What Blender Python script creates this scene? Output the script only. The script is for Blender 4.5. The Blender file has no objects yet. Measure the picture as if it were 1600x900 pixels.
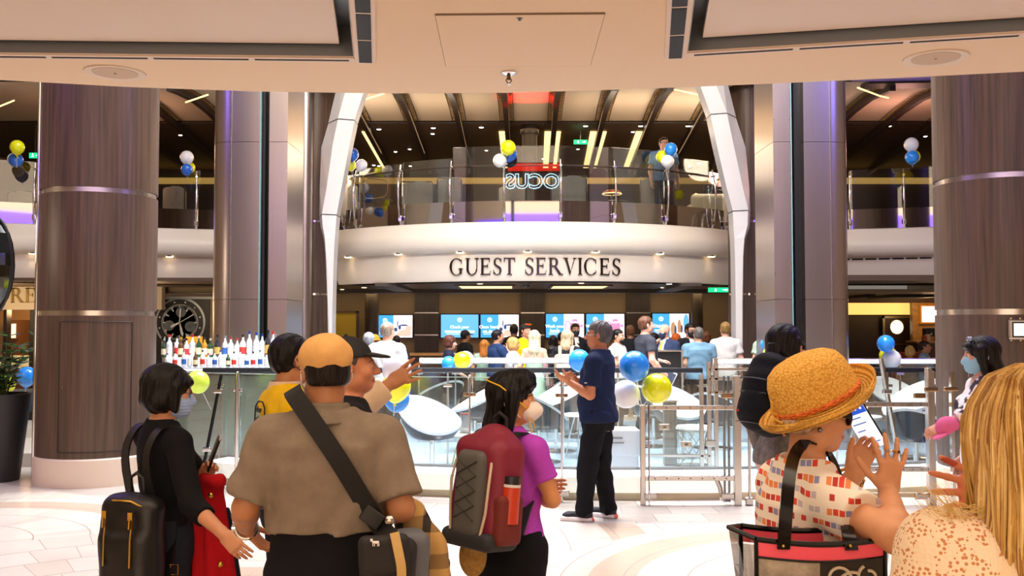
import bpy, bmesh, math, random
import numpy as np
from mathutils import Vector, Matrix, Quaternion
random.seed(7); np.random.seed(7)
SC = bpy.context.scene
COL = SC.collection
PI = math.pi
R = math.radians

# ---------------------------------------------------------------- camera, world, lights, exposure
CAMZ = 1.70; FPX = 1500.0; HORIZ = 508.0
PITCH = math.atan((HORIZ-450)/FPX)
cam_d = bpy.data.cameras.new('camera'); cam_d.sensor_width = 36; cam_d.lens = 36*FPX/1600
cam = bpy.data.objects.new('camera', cam_d); COL.objects.link(cam)
cam.location = (0,0,CAMZ); cam.rotation_euler = (PI/2+PITCH,0,0)
cam_d.clip_start = .05; cam_d.clip_end = 200
SC.camera = cam
cam_d.dof.use_dof = False
vs = SC.view_settings
SC.display_settings.display_device = 'sRGB'
vs.view_transform = 'Standard'; vs.look = 'None'; vs.gamma = 1; vs.use_curve_mapping = False
vs.exposure = 0.25
cy = SC.cycles
cy.max_bounces = 10; cy.diffuse_bounces = 4; cy.glossy_bounces = 5; cy.transmission_bounces = 6
cy.transparent_max_bounces = 24; cy.caustics_reflective = False; cy.caustics_refractive = False
cy.sample_clamp_indirect = 6
try: cy.use_denoising = True
except Exception: pass

def lin(c):
    if isinstance(c, str):
        c = c.lstrip('#'); c = [int(c[i:i+2],16)/255 for i in (0,2,4)]
    return tuple(((x/12.92) if x <= .04045 else ((x+.055)/1.055)**2.4) for x in c[:3])

W = bpy.data.worlds.new('world'); SC.world = W; W.use_nodes = True
W.node_tree.nodes['Background'].inputs[0].default_value = (*lin('#e8dccb'),1)
W.node_tree.nodes['Background'].inputs[1].default_value = .22

def area(name, loc, rot, size, power, color='#ffffff', spread=None):
    l = bpy.data.lights.new(name,'AREA'); l.shape = 'RECTANGLE'; l.size, l.size_y = size
    l.energy = power; l.color = lin(color)
    if spread: l.spread = R(spread)
    o = bpy.data.objects.new(name,l); COL.objects.link(o); o.location = loc; o.rotation_euler = [R(a) for a in rot]
    return o
def spot(name, loc, target, power, color='#ffffff', angle=60, blend=.6, radius=.05):
    l = bpy.data.lights.new(name,'SPOT'); l.energy = power; l.color = lin(color)
    l.spot_size = R(angle); l.spot_blend = blend; l.shadow_soft_size = radius
    o = bpy.data.objects.new(name,l); COL.objects.link(o); o.location = loc
    o.rotation_euler = (Vector(target)-Vector(loc)).to_track_quat('-Z','Y').to_euler()
    return o
def point(name, loc, power, color='#ffffff', radius=.08):
    l = bpy.data.lights.new(name,'POINT'); l.energy = power; l.color = lin(color); l.shadow_soft_size = radius
    o = bpy.data.objects.new(name,l); COL.objects.link(o); o.location = loc
    return o
# atrium skylight over the well, soft white with a violet cast
area('atrium_skylight', (0.3,9.8,12.5), (0,0,0), (13,8.5), 1450, '#fff8f0')
area('atrium_violet_wash_left', (-7.5,7.5,7.5), (0,-58,0), (3,3), 150, '#8a6bff')
area('atrium_violet_wash_right', (8.0,7.5,7.5), (0,58,0), (3,3), 200, '#7f74ff')
# promenade downlights behind and above the photographer
area('promenade_downlights', (0,-1.6,2.92), (0,0,0), (9,5.5), 125, '#ffe8cf')
area('promenade_front_wash', (0,3.0,2.94), (0,0,0), (6,1.2), 40, '#ffe6c8', 150)
# added fill from behind the viewer for people's backs; no window there
area('rear_fill_light', (0,-6.8,2.0), (75,0,0), (9,2.4), 165, '#ffe9d2')
area('atrium_front_wash', (0.3,5.9,8.6), (66,0,0), (7,1), 200, '#fff2e2', 75)  # added wash that brightens the balcony fascia and upper chairs
area('rear_gallery_fill', (0,-4.5,8.5), (-80,0,0), (18,3), 1700, '#fff0dc')  # added to light the unseen upper rear wall that the steel reflects
area('rear_promenade_fill', (0,-6.5,2.9), (0,0,0), (14,3), 140, '#ffdcb4')  # added to lift the unseen lower rear wall in the steel reflections
area('lounge_floor_glow', (0.8,12.2,7.2), (0,0,0), (8,3.5), 900, '#f3f6ff', 95)
area('desk_downlights', (0.1,19.6,2.40), (0,0,0), (5.5,3.4), 50, '#ffdcae')
area('desk_wall_wash', (0.4,23.0,2.44), (22,0,0), (10,.3), 24, '#ffdca8')  # added wash to brighten the wall behind the desks
point('left_bay_fill',(-7.0,18.2,2.2),28,'#ffdcae',.2); point('cafe_fill',(9.4,21.4,2.2),22,'#ffc98a',.2); point('shop_header_fill',(-10.2,18.6,1.9),60,'#ffe0b4',.25); point('plant_fill',(-7.2,9.2,2.8),45,'#ffe8cc',.3); point('shop_fill',(-10.4,20.9,2.1),70,'#ffc98a',.2)  # unseen point fills added to brighten the dark bays, shop, cafe and plant
area('upper_lounge_downlights', (0.2,22.5,6.2), (0,0,0), (12,5), 300, '#ffcf95')

# ---------------------------------------------------------------- helpers
TH = math.atan((HORIZ-450)/FPX); CT, ST = math.cos(TH), math.sin(TH)
def ray(px,py):
    u = (px-800)/FPX; v = (450-py)/FPX
    return Vector((u, CT - v*ST, ST + v*CT))
def at(px,py,Y):
    d = ray(px,py); t = Y/d.y
    return Vector((d.x*t, Y, CAMZ+d.z*t))
def atz(px,py,z):
    d = ray(px,py); t = (z-CAMZ)/d.z
    return Vector((d.x*t, d.y*t, z))
def X(px,Y): return at(px,HORIZ,Y).x
def Z(py,Y): return at(800,py,Y).z

MATS = {}
def mat(name, col, rough=.5, metal=0., emit=None, es=1., spec=None, var=0., vscale=(8,8,8), col2=None,
        bump=0., bscale=(60,60,60), alpha=None, coat=0., sss=0., trans=0., sheen=0., detail=4.):
    if name in MATS: return MATS[name]
    m = bpy.data.materials.new(name); m.use_nodes = True; MATS[name] = m
    nt = m.node_tree; b = nt.nodes['Principled BSDF']
    c = lin(col); b.inputs['Base Color'].default_value = (*c,1)
    b.inputs['Roughness'].default_value = rough; b.inputs['Metallic'].default_value = metal
    if spec is not None: b.inputs['Specular IOR Level'].default_value = spec
    if emit: b.inputs['Emission Color'].default_value = (*lin(emit),1); b.inputs['Emission Strength'].default_value = es
    if coat: b.inputs['Coat Weight'].default_value = coat
    if sheen: b.inputs['Sheen Weight'].default_value = sheen
    if trans: b.inputs['Transmission Weight'].default_value = trans
    if sss:
        b.inputs['Subsurface Weight'].default_value = sss; b.inputs['Subsurface Radius'].default_value = (.012,.005,.003)
        b.inputs['Subsurface Scale'].default_value = .5
    if alpha is not None: b.inputs['Alpha'].default_value = alpha
    if var or col2 or bump:
        tc = nt.nodes.new('ShaderNodeTexCoord')
        if var or col2:
            mp = nt.nodes.new('ShaderNodeMapping'); mp.inputs['Scale'].default_value = vscale
            nz = nt.nodes.new('ShaderNodeTexNoise'); nz.inputs['Scale'].default_value = 1; nz.inputs['Detail'].default_value = detail
            nz.inputs['Roughness'].default_value = .6
            rp = nt.nodes.new('ShaderNodeValToRGB')
            rp.color_ramp.elements[0].position = .33; rp.color_ramp.elements[1].position = .67
            ca = c if col2 else tuple(x*(1-var) for x in c)
            cb = lin(col2) if col2 else tuple(min(1,x*(1+var)) for x in c)
            rp.color_ramp.elements[0].color = (*ca,1); rp.color_ramp.elements[1].color = (*cb,1)
            nt.links.new(tc.outputs['Object'], mp.inputs[0]); nt.links.new(mp.outputs[0], nz.inputs['Vector'])
            nt.links.new(nz.outputs['Fac'], rp.inputs[0]); nt.links.new(rp.outputs[0], b.inputs['Base Color'])
        if bump:
            mp2 = nt.nodes.new('ShaderNodeMapping'); mp2.inputs['Scale'].default_value = bscale
            n2 = nt.nodes.new('ShaderNodeTexNoise'); n2.inputs['Scale'].default_value = 1; n2.inputs['Detail'].default_value = 3
            bp = nt.nodes.new('ShaderNodeBump'); bp.inputs['Strength'].default_value = bump; bp.inputs['Distance'].default_value = .01
            nt.links.new(tc.outputs['Object'], mp2.inputs[0]); nt.links.new(mp2.outputs[0], n2.inputs['Vector'])
            nt.links.new(n2.outputs['Fac'], bp.inputs['Height']); nt.links.new(bp.outputs[0], b.inputs['Normal'])
    return m
def glass(name, tint='#e9f5f0', refl=.09, rough=0.0):
    if name in MATS: return MATS[name]
    m = bpy.data.materials.new(name); m.use_nodes = True; MATS[name] = m
    nt = m.node_tree; nt.nodes.clear()
    o = nt.nodes.new('ShaderNodeOutputMaterial'); mx = nt.nodes.new('ShaderNodeMixShader')
    t = nt.nodes.new('ShaderNodeBsdfTransparent'); g = nt.nodes.new('ShaderNodeBsdfGlossy')
    t.inputs[0].default_value = (*lin(tint),1); g.inputs['Roughness'].default_value = rough
    lw = nt.nodes.new('ShaderNodeLayerWeight'); lw.inputs[0].default_value = .35
    ma = nt.nodes.new('ShaderNodeMath'); ma.operation = 'MULTIPLY_ADD'; ma.inputs[1].default_value = .5; ma.inputs[2].default_value = refl
    ma.use_clamp = True
    nt.links.new(lw.outputs['Fresnel'], ma.inputs[0]); nt.links.new(ma.outputs[0], mx.inputs[0])
    nt.links.new(t.outputs[0], mx.inputs[1]); nt.links.new(g.outputs[0], mx.inputs[2]); nt.links.new(mx.outputs[0], o.inputs[0])
    return m
def nodes(m): return m.node_tree.nodes, m.node_tree.links, m.node_tree.nodes['Principled BSDF']

class MB:
    def __init__(s): s.v=[]; s.f=[]; s.mi=[]; s.cur=0
    def add(s, vs, fs):
        n=len(s.v); s.v += [tuple(p) for p in vs]; s.f += [tuple(i+n for i in f) for f in fs]; s.mi += [s.cur]*len(fs)
        return s
    def box(s, c, d, rot=None):
        c=Vector(c); M = rot if rot is not None else Matrix.Identity(3)
        vs=[c+M@Vector((d[0]/2*i,d[1]/2*j,d[2]/2*k)) for i in(-1,1) for j in(-1,1) for k in(-1,1)]
        return s.add(vs,[(0,1,3,2),(4,6,7,5),(0,4,5,1),(2,3,7,6),(0,2,6,4),(1,5,7,3)])
    def bb(s, lo, hi):
        return s.box([(a+b)/2 for a,b in zip(lo,hi)],[abs(b-a) for a,b in zip(lo,hi)])
    def cyl(s, a, b, r1, r2=None, n=16, caps=True):
        a=Vector(a); b=Vector(b); r2 = r1 if r2 is None else r2
        q=(b-a).to_track_quat('Z','Y'); vs=[];
        for p,r in((a,r1),(b,r2)):
            for i in range(n):
                t=2*PI*i/n; vs.append(p+q@Vector((r*math.cos(t),r*math.sin(t),0)))
        fs=[(i,(i+1)%n,n+(i+1)%n,n+i) for i in range(n)]
        if caps: fs += [tuple(range(n-1,-1,-1)), tuple(range(n,2*n))]
        return s.add(vs,fs)
    def tube(s, pts, r, n=8, closed=False, caps=True, flat=None):
        pts=[Vector(p) for p in pts]; m=len(pts); rs = r if isinstance(r,(list,tuple)) else [r]*m
        vs=[]; up=None
        for i,p in enumerate(pts):
            if closed: t=(pts[(i+1)%m]-pts[i-1])
            else: t=(pts[min(i+1,m-1)]-pts[max(i-1,0)])
            if t.length<1e-9: t=Vector((0,0,1))
            t.normalize()
            if up is None:
                up = Vector((0,0,1)) if abs(t.z)<.9 else Vector((0,1,0))
            up = (up - t*up.dot(t)); 
            if up.length<1e-6: up = t.orthogonal()
            up.normalize(); sd=t.cross(up)
            for k in range(n):
                a=2*PI*k/n
                fl = flat if flat else 1
                vs.append(p+ sd*(rs[i]*math.cos(a)) + up*(rs[i]*fl*math.sin(a)))
        fs=[]
        for i in range(m if closed else m-1):
            j=(i+1)%m
            for k in range(n):
                k2=(k+1)%n; fs.append((i*n+k,i*n+k2,j*n+k2,j*n+k))
        if caps and not closed: fs += [tuple(range(n-1,-1,-1)), tuple((m-1)*n+k for k in range(n))]
        return s.add(vs,fs)
    def ribbon(s, pts, w, t, side):
        if not isinstance(side,list) and len(pts)>3:
            q=[Vector(p) for p in pts]
            for _ in range(2): q=[q[0]]+[x for a,b in zip(q,q[1:]) for x in (a*.75+b*.25,a*.25+b*.75)]+[q[-1]]
            pts=q
        """flat strap: pts path, width w along side vectors, thickness t"""
        pts=[Vector(p) for p in pts]; m=len(pts); vs=[]
        for i,p in enumerate(pts):
            tg=(pts[min(i+1,m-1)]-pts[max(i-1,0)]).normalized()
            sd = side[i] if isinstance(side,list) else side
            sd = Vector(sd); sd=(sd-tg*sd.dot(tg)).normalized(); nn=tg.cross(sd)
            for a,b in((-1,-1),(1,-1),(1,1),(-1,1)): vs.append(p+sd*(a*w/2)+nn*(b*t/2))
        fs=[]
        for i in range(m-1):
            for k in range(4): k2=(k+1)%4; fs.append((i*4+k,i*4+k2,i*4+4+k2,i*4+4+k))
        fs += [(3,2,1,0),tuple((m-1)*4+k for k in range(4))]
        return s.add(vs,fs)
    def lathe(s, prof, n=24, c=(0,0,0), axis=None, a0=0, a1=2*PI, sx=1, sy=1):
        c=Vector(c); full = abs(a1-a0-2*PI)<1e-6; nn = n if full else n+1
        q = axis if axis is not None else Matrix.Identity(3)
        vs=[]
        for (r,z) in prof:
            for i in range(nn):
                t=a0+(a1-a0)*i/n; vs.append(c+q@Vector((r*sx*math.cos(t),r*sy*math.sin(t),z)))
        fs=[]
        for j in range(len(prof)-1):
            for i in range(n):
                i2=(i+1)%nn if full else i+1
                fs.append((j*nn+i,j*nn+i2,(j+1)*nn+i2,(j+1)*nn+i))
        if full:
            if prof[0][0]>1e-5: fs.append(tuple(range(nn-1,-1,-1)))
            if prof[-1][0]>1e-5: fs.append(tuple((len(prof)-1)*nn+i for i in range(nn)))
        return s.add(vs,fs)
    def sphere(s, c, r, n=20, m=12, rot=None):
        if not isinstance(r,(tuple,list)): r=(r,r,r)
        c=Vector(c); M = rot if rot is not None else Matrix.Identity(3)
        vs=[c+M@Vector((0,0,-r[2]))]
        for j in range(1,m):
            p=-PI/2+PI*j/m
            for i in range(n):
                t=2*PI*i/n; vs.append(c+M@Vector((r[0]*math.cos(p)*math.cos(t),r[1]*math.cos(p)*math.sin(t),r[2]*math.sin(p))))
        vs.append(c+M@Vector((0,0,r[2]))); L=len(vs)-1
        fs=[(0,1+(i+1)%n,1+i) for i in range(n)]
        for j in range(m-2):
            for i in range(n):
                i2=(i+1)%n; fs.append((1+j*n+i,1+j*n+i2,1+(j+1)*n+i2,1+(j+1)*n+i))
        fs += [(1+(m-2)*n+i,1+(m-2)*n+(i+1)%n,L) for i in range(n)]
        return s.add(vs,fs)
    def prism(s, poly, off, M=None):
        """extrude a planar polygon (list of 3D points) by vector off"""
        n=len(poly); a=[Vector(p) for p in poly]; off=Vector(off)
        return s.add(a+[p+off for p in a],[tuple(range(n-1,-1,-1)),tuple(range(n,2*n))]+[(i,(i+1)%n,n+(i+1)%n,n+i) for i in range(n)])
    def grid(s, P, closed_u=False):
        nu=len(P); nv=len(P[0]); vs=[p for row in P for p in row]; fs=[]
        for i in range(nu if closed_u else nu-1):
            i2=(i+1)%nu
            for j in range(nv-1): fs.append((i*nv+j,i2*nv+j,i2*nv+j+1,i*nv+j+1))
        return s.add(vs,fs)
    def sweep(s, path, prof, closed_prof=True):
        """path: list of (point, outward, up); prof: list of (o,u)"""
        P=[[p+o*a+u*b for a,b in prof] + ([p+o*prof[0][0]+u*prof[0][1]] if closed_prof else []) for p,o,u in path]
        s.grid(P)
        if closed_prof:
            n=len(prof); m=n+1; base=len(s.v)-len(P)*m
            s.f += [tuple(base+i for i in range(n)), tuple(base+(len(P)-1)*m+i for i in range(n-1,-1,-1))]; s.mi += [s.cur]*2
        return s

XF = {}
def mesh_from(name, v, f, mi=None, smooth=False):
    me = bpy.data.meshes.new(name); me.from_pydata([tuple(p) for p in v],[],f)
    if mi is not None and any(mi): me.polygons.foreach_set('material_index', np.array(mi,dtype=np.int32))
    if smooth: me.polygons.foreach_set('use_smooth', np.ones(len(f),dtype=bool))
    me.update(); return me
def link(name, me, mats, parent=None, smooth_angle=None, bev=0, bseg=2, fixn=True):
    for m in (mats if isinstance(mats,(list,tuple)) else [mats]): me.materials.append(m)
    o = bpy.data.objects.new(name, me); COL.objects.link(o)
    if parent is not None: o.parent = parent
    if bev:
        b = o.modifiers.new('bevel','BEVEL'); b.width = bev; b.segments = bseg; b.limit_method = 'ANGLE'; b.angle_limit = R(35)
    return o
def recalc(me):
    bm = bmesh.new(); bm.from_mesh(me); bmesh.ops.recalc_face_normals(bm, faces=bm.faces); bm.to_mesh(me); bm.free()
def thing(name, label, cat, loc=(0,0,0), rz=0, group=None):
    o = bpy.data.objects.new(name, None); COL.objects.link(o); o.empty_display_size = .1
    o.location = loc; o.rotation_euler = (0,0,rz); o['label'] = label; o['category'] = cat
    if group: o['group'] = group
    XF[o.name] = Matrix.Translation(Vector(loc)) @ Matrix.Rotation(rz,4,'Z')
    return o
def tag(o, label, cat, group=None, kind=None):
    o['label'] = label; o['category'] = cat
    if group: o['group'] = group
    if kind: o['kind'] = kind
    return o
def obj(name, mb, m, parent=None, world=False, smooth=None, bev=0, bseg=2, label=None):
    """link MB as one object. parent+world: verts given in world space. no parent: origin at base of bounds"""
    vs=[Vector(p) for p in mb.v]
    if parent is not None and world:
        Mi = XF[parent.name].inverted(); vs=[Mi@p for p in vs]
    loc=None
    if parent is None:
        lo=[min(p[i] for p in vs) for i in range(3)]; hi=[max(p[i] for p in vs) for i in range(3)]
        loc=Vector(((lo[0]+hi[0])/2,(lo[1]+hi[1])/2,lo[2])); vs=[p-loc for p in vs]
    me = mesh_from(name, vs, mb.f, mb.mi, smooth is True or smooth is not None)
    recalc(me)
    if smooth is not None and smooth is not True:
        me.set_sharp_from_angle(angle=R(smooth))
    o = link(name, me, m, parent, bev=bev, bseg=bseg)
    if loc is not None: o.location = loc; XF[o.name]=Matrix.Translation(loc)
    elif parent is not None and parent.name in XF: XF[o.name]=XF[parent.name]
    if label: o['label'] = label
    return o
def struct(name, mb, m, smooth=None, bev=0, parent=None):
    o = obj(name, mb, m, parent, world=parent is not None, smooth=smooth, bev=bev)
    if parent is None: o['kind'] = 'structure'
    return o
def copy_tree(o, loc=None, rz=None, label=None, parent=None, scale=None):
    c = o.copy(); COL.objects.link(c)
    if parent is not None: c.parent = parent
    if loc is not None: c.location = loc
    if rz is not None: c.rotation_euler = (0,0,rz)
    if scale is not None: c.scale = (scale,)*3
    if label: c['label'] = label
    for ch in list(o.children): copy_tree(ch, parent=c)
    return c
def text_mesh(txt, size, align='CENTER', ext=0.0, spacing=1.0, bold=0.0):
    cu = bpy.data.curves.new('txt','FONT'); cu.body = txt; cu.size = size; cu.align_x = align; cu.extrude = ext
    cu.space_character = spacing; cu.offset = bold; cu.resolution_u = 3
    ob = bpy.data.objects.new('txt',cu); COL.objects.link(ob)
    me = bpy.data.meshes.new_from_object(ob)
    v=[tuple(p.co) for p in me.vertices]; f=[tuple(p.vertices) for p in me.polygons]
    bpy.data.objects.remove(ob); bpy.data.curves.remove(cu); bpy.data.meshes.remove(me)
    return v,f
def add_text(mb, txt, size, o, xdir, ydir, align='CENTER', ext=0.0, spacing=1.0, fn=None, bold=0.0):
    v,f = text_mesh(txt,size,align,ext,spacing,bold); o=Vector(o); xd=Vector(xdir).normalized(); yd=Vector(ydir).normalized(); zd=xd.cross(yd)
    vs=[o+xd*p[0]+yd*p[1]+zd*p[2] for p in v]
    if fn: vs=[fn(p) for p in vs]
    mb.add(vs,f); return mb
# ---------------------------------------------------------------- setting materials
def wood_mat(name, c1, c2, sc=1.0, rough=.42):
    m = mat(name, c1, rough)
    n,l,b = nodes(m)
    tc=n.new('ShaderNodeTexCoord'); mp=n.new('ShaderNodeMapping'); mp.inputs['Scale'].default_value=(16*sc,16*sc,.55*sc)
    nz=n.new('ShaderNodeTexNoise'); nz.inputs['Scale'].default_value=1.6; nz.inputs['Detail'].default_value=6; nz.inputs['Roughness'].default_value=.62
    rp=n.new('ShaderNodeValToRGB'); rp.color_ramp.elements[0].position=.32; rp.color_ramp.elements[1].position=.68
    rp.color_ramp.elements[0].color=(*lin(c1),1); rp.color_ramp.elements[1].color=(*lin(c2),1)
    l.new(tc.outputs['Object'],mp.inputs[0]); l.new(mp.outputs[0],nz.inputs['Vector']); l.new(nz.outputs['Fac'],rp.inputs[0]); l.new(rp.outputs[0],b.inputs['Base Color'])
    return m
M_WOOD = wood_mat('column_veneer','#403024','#634b3b')
M_WOODD = wood_mat('dark_veneer','#2e2522','#463a35')
M_SOFFIT = mat('soffit_plaster','#e2c9aa',.75)
M_PANEL = mat('coffer_panel','#dccabb',.6)
M_WHITE = mat('white_cladding','#d6d2cf',.38)
M_FASC = mat('fascia_white','#e6ddd2',.35)
M_DARKGAP = mat('dark_gap','#0b0b0c',.7)
M_GREYMET = mat('grey_metal','#767b80',.4,.6)
M_STEEL = mat('brushed_steel','#b9aeaa',.30,1.0,var=.05,vscale=(120,120,.6),bump=.03,bscale=(240,240,1.2))
M_CHROME = mat('chrome','#d9d9da',.07,1.0)
M_SATIN = mat('satin_steel','#c6bfb8',.25,1.0)
M_MIRROR = mat('polished_mirror','#b9b4b0',.03,1.0)
M_BLACK = mat('black_satin','#101012',.35)
M_CREAM = mat('cream_base','#e6d2bd',.5)
M_TANWALL = mat('tan_wall','#a58c6c',.6,var=.05,vscale=(3,3,3))
M_BROWN = mat('brown_soffit','#5d493b',.6)
M_DKCEIL = mat('upper_ceiling','#5a4a3a',.55)
M_BEIGE = mat('ceiling_fabric','#c9b8a2',.8)
M_RIB = mat('rib_dark','#2b1f1c',.5)
M_WARMLED = mat('warm_led','#f5d49a',.5,emit='#f7cf8a',es=1.9)
M_COVE = mat('cove_glow','#ffd88a',.5,emit='#ffca6a',es=1.0)
M_COVE2 = mat('cove_glow_soft','#e0b870',.5,emit='#e8b45e',es=.5)
M_DOWN = mat('downlight_lens','#ffffff',.5,emit='#fff0dc',es=14)
M_PURP = mat('violet_tiles','#8d7bd0',.6)
M_GLASS = glass('clear_glass','#fbfefd',.03)
M_GLASSB = glass('balcony_glass','#eaeeef',.07)
M_FROST = mat('frosted_glass','#9aa89a',.35)

# floor material: stone tiles in arcs with a grey border band concentric with the well
FC = (1.3,20.3)
def floor_material():
    m = mat('stone_floor','#e5d8c8',.30)
    n,l,b = nodes(m)
    geo=n.new('ShaderNodeNewGeometry'); sep=n.new('ShaderNodeSeparateXYZ'); l.new(geo.outputs['Position'],sep.inputs[0])
    def math_(op,a,b_=None,c=None):
        q=n.new('ShaderNodeMath'); q.operation=op
        for i,v in enumerate((a,b_,c)):
            if v is None: continue
            if isinstance(v,(int,float)): q.inputs[i].default_value=v
            else: l.new(v,q.inputs[i])
        return q.outputs[0]
    def dist(cx,cy_):
        dx=math_('SUBTRACT',sep.outputs[0],cx); dy=math_('SUBTRACT',sep.outputs[1],cy_)
        return math_('SQRT',math_('ADD',math_('MULTIPLY',dx,dx),math_('MULTIPLY',dy,dy))), dx, dy
    def line(v,period,w):   # 1 on thin lines every period
        fr=math_('FRACT',math_('DIVIDE',v,period)); 
        return math_('LESS_THAN',fr,w/period)
    def rings(cx,cy_):
        r,dx,dy=dist(cx,cy_)
        ln=line(r,.42,.012)
        band=math_('LESS_THAN',math_('FRACT',math_('DIVIDE',math_('ADD',r,.3),1.9)),.17)
        ang=math_('ARCTAN2',dy,dx)
        k=math_('FLOOR',math_('DIVIDE',r,.42))
        seg=math_('ADD',math_('MULTIPLY',ang,9.0),math_('MULTIPLY',k,.37))
        ln2=math_('LESS_THAN',math_('FRACT',seg),.02)
        tile=math_('ADD',math_('FLOOR',seg),math_('MULTIPLY',k,17.3))
        return r,math_('MAXIMUM',ln,ln2),band,tile
    def mixc(f,a,b_):
        q=n.new('ShaderNodeMix'); q.data_type='RGBA'; l.new(f,q.inputs[0])
        for s,v in((6,a),(7,b_)):
            if isinstance(v,tuple): q.inputs[s].default_value=(*v,1)
            else: l.new(v,q.inputs[s])
        return q.outputs[2]
    def tilecol(rg):
        r,ln,band,tile=rg
        wn=n.new('ShaderNodeTexWhiteNoise'); wn.noise_dimensions='1D'; l.new(tile,wn.inputs['W'])
        c=mixc(wn.outputs['Value'],lin('#ebe2d2'),lin('#dfd2bf'))
        c=mixc(band,c,lin('#d2b9a0'))
        return mixc(ln,c,lin('#b7a290'))
    A=rings(-1.9,4.9); B=rings(2.4,6.2); C=rings(-4.6,7.4)
    cA=tilecol(A); cB=tilecol(B); cC=tilecol(C)
    c=mixc(math_('LESS_THAN',A[0],3.35),cC,cA)
    c=mixc(math_('LESS_THAN',B[0],2.15),c,cB)
    # grey border
    r,dx,dy=dist(*FC)
    g=math_('LESS_THAN',r,12.0)
    seg=math_('MULTIPLY',math_('ARCTAN2',dy,dx),26.0); kk=math_('FLOOR',math_('DIVIDE',r,.34))
    seg=math_('ADD',seg,math_('MULTIPLY',kk,.41))
    wn=n.new('ShaderNodeTexWhiteNoise'); wn.noise_dimensions='1D'; l.new(math_('ADD',math_('FLOOR',seg),math_('MULTIPLY',kk,31.7)),wn.inputs['W'])
    gc=mixc(wn.outputs['Value'],lin('#b7aca1'),lin('#cfc5ba'))
    gc=mixc(math_('MAXIMUM',math_('LESS_THAN',math_('FRACT',seg),.03),line(r,.34,.01)),gc,lin('#a39a90'))
    c=mixc(g,c,gc)
    nz=n.new('ShaderNodeTexNoise'); nz.inputs['Scale'].default_value=2.2; nz.inputs['Detail'].default_value=5; l.new(geo.outputs['Position'],nz.inputs['Vector'])
    rp=n.new('ShaderNodeMapRange'); rp.inputs[1].default_value=.3; rp.inputs[2].default_value=.7; rp.inputs[3].default_value=.93; rp.inputs[4].default_value=1.05
    l.new(nz.outputs['Fac'],rp.inputs[0])
    vm=n.new('ShaderNodeVectorMath'); vm.operation='SCALE'; l.new(c,vm.inputs[0]); l.new(rp.outputs[0],vm.inputs[3])
    l.new(vm.outputs[0],b.inputs['Base Color'])
    return m
M_FLOOR = floor_material()
M_LFLOOR = mat('lounge_floor','#9db2c4',.22,var=.04,vscale=(1.5,1.5,1))

# ---------------------------------------------------------------- floor, shell
struct('floor', MB().bb((-16,-9,-.2),(16,34,0)), M_FLOOR)
def arc_pt(r,a,z=0.): return Vector((FC[0]+r*math.sin(a), FC[1]-r*math.cos(a), z))
mb=MB(); A0,A1=-.62,.62
pts=[arc_pt(10.62,A0+(A1-A0)*i/60,.004) for i in range(61)]
back=[Vector((7.6,17.0,.004)),Vector((-6.6,17.0,.004))]
mb.prism(pts+back,(0,0,.012)); struct('floor_lounge',mb,M_LFLOOR)
# soffit ceiling with two coffers
ZS=3.0
front=[atz(px,py,ZS) for px,py in ((-500,88),(-250,107),(0,125),(200,136),(400,143),(600,146),(800,145),(1000,139),(1200,131),(1400,122),(1600,112),(1850,98),(2100,80))]
front=[Vector((p.x,p.y,ZS)) for p in front]
left0,right0=front[0],front[-1]
outer=front+[Vector((9,right0.y-.6,ZS)),Vector((9,-9,ZS)),Vector((-9,-9,ZS)),Vector((-9,left0.y-.6,ZS))]
cofL=[atz(553,88,ZS),atz(545,0,ZS),None,None]
dL=(cofL[1]-cofL[0]).normalized(); cofL[1]=cofL[0]+dL*3.2
eL=(atz(0,82,ZS)-cofL[0]).normalized(); cofL[3]=cofL[0]+eL*3.6; cofL[2]=cofL[3]+dL*3.2
cofR=[atz(1074,80,ZS),atz(1084,0,ZS),None,None]
dR=(cofR[1]-cofR[0]).normalized(); cofR[1]=cofR[0]+dR*3.2
eR=(atz(1600,48,ZS)-cofR[0]).normalized(); cofR[3]=cofR[0]+eR*3.6; cofR[2]=cofR[3]+dR*3.2
bm=bmesh.new(); eds=[]
for loop in (outer,cofL,cofR):
    vv=[bm.verts.new(p) for p in loop]
    eds += [bm.edges.new((vv[i],vv[(i+1)%len(vv)])) for i in range(len(vv))]
bmesh.ops.triangle_fill(bm,use_beauty=True,use_dissolve=False,edges=eds)
bmesh.ops.recalc_face_normals(bm,faces=bm.faces)
me=bpy.data.meshes.new('ceiling')
r_=bmesh.ops.extrude_face_region(bm,geom=bm.faces[:]); bmesh.ops.translate(bm,verts=[e for e in r_['geom'] if isinstance(e,bmesh.types.BMVert)],vec=(0,0,.16))
bmesh.ops.recalc_face_normals(bm,faces=bm.faces); bm.to_mesh(me); bm.free()
o=link('ceiling',me,M_SOFFIT); o['kind']='structure'
# deck body above the soffit
mb=MB(); mb.prism([p+Vector((0,-.02,.16)) for p in outer],(0,0,.35)); struct('ceiling_deck_edge',mb,M_WHITE)
for nm,cf,e,d in (('left',cofL,eL,dL),('right',cofR,eR,dR)):
    mb=MB(); ins=[cf[0]+e*.07+d*.035,cf[1]+e*.07,cf[2],cf[3]+d*.035]
    mb.prism([p+Vector((0,0,.05)) for p in ins],(0,0,.03)); struct('ceiling_panel_'+nm,mb,M_PANEL)
    mb=MB()
    for i in range(4):
        a,b=cf[i],cf[(i+1)%4]; mb.prism([a,b,b+Vector((0,0,.16)),a+Vector((0,0,.16))],((cf[0]+cf[2])/2-(a+b)/2).normalized()*.004)
    mb.prism([p+Vector((0,0,.15)) for p in cf],(0,0,.01))
    struct('trim_1' if nm=='left' else 'trim_2',mb,M_GREYMET)
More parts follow.
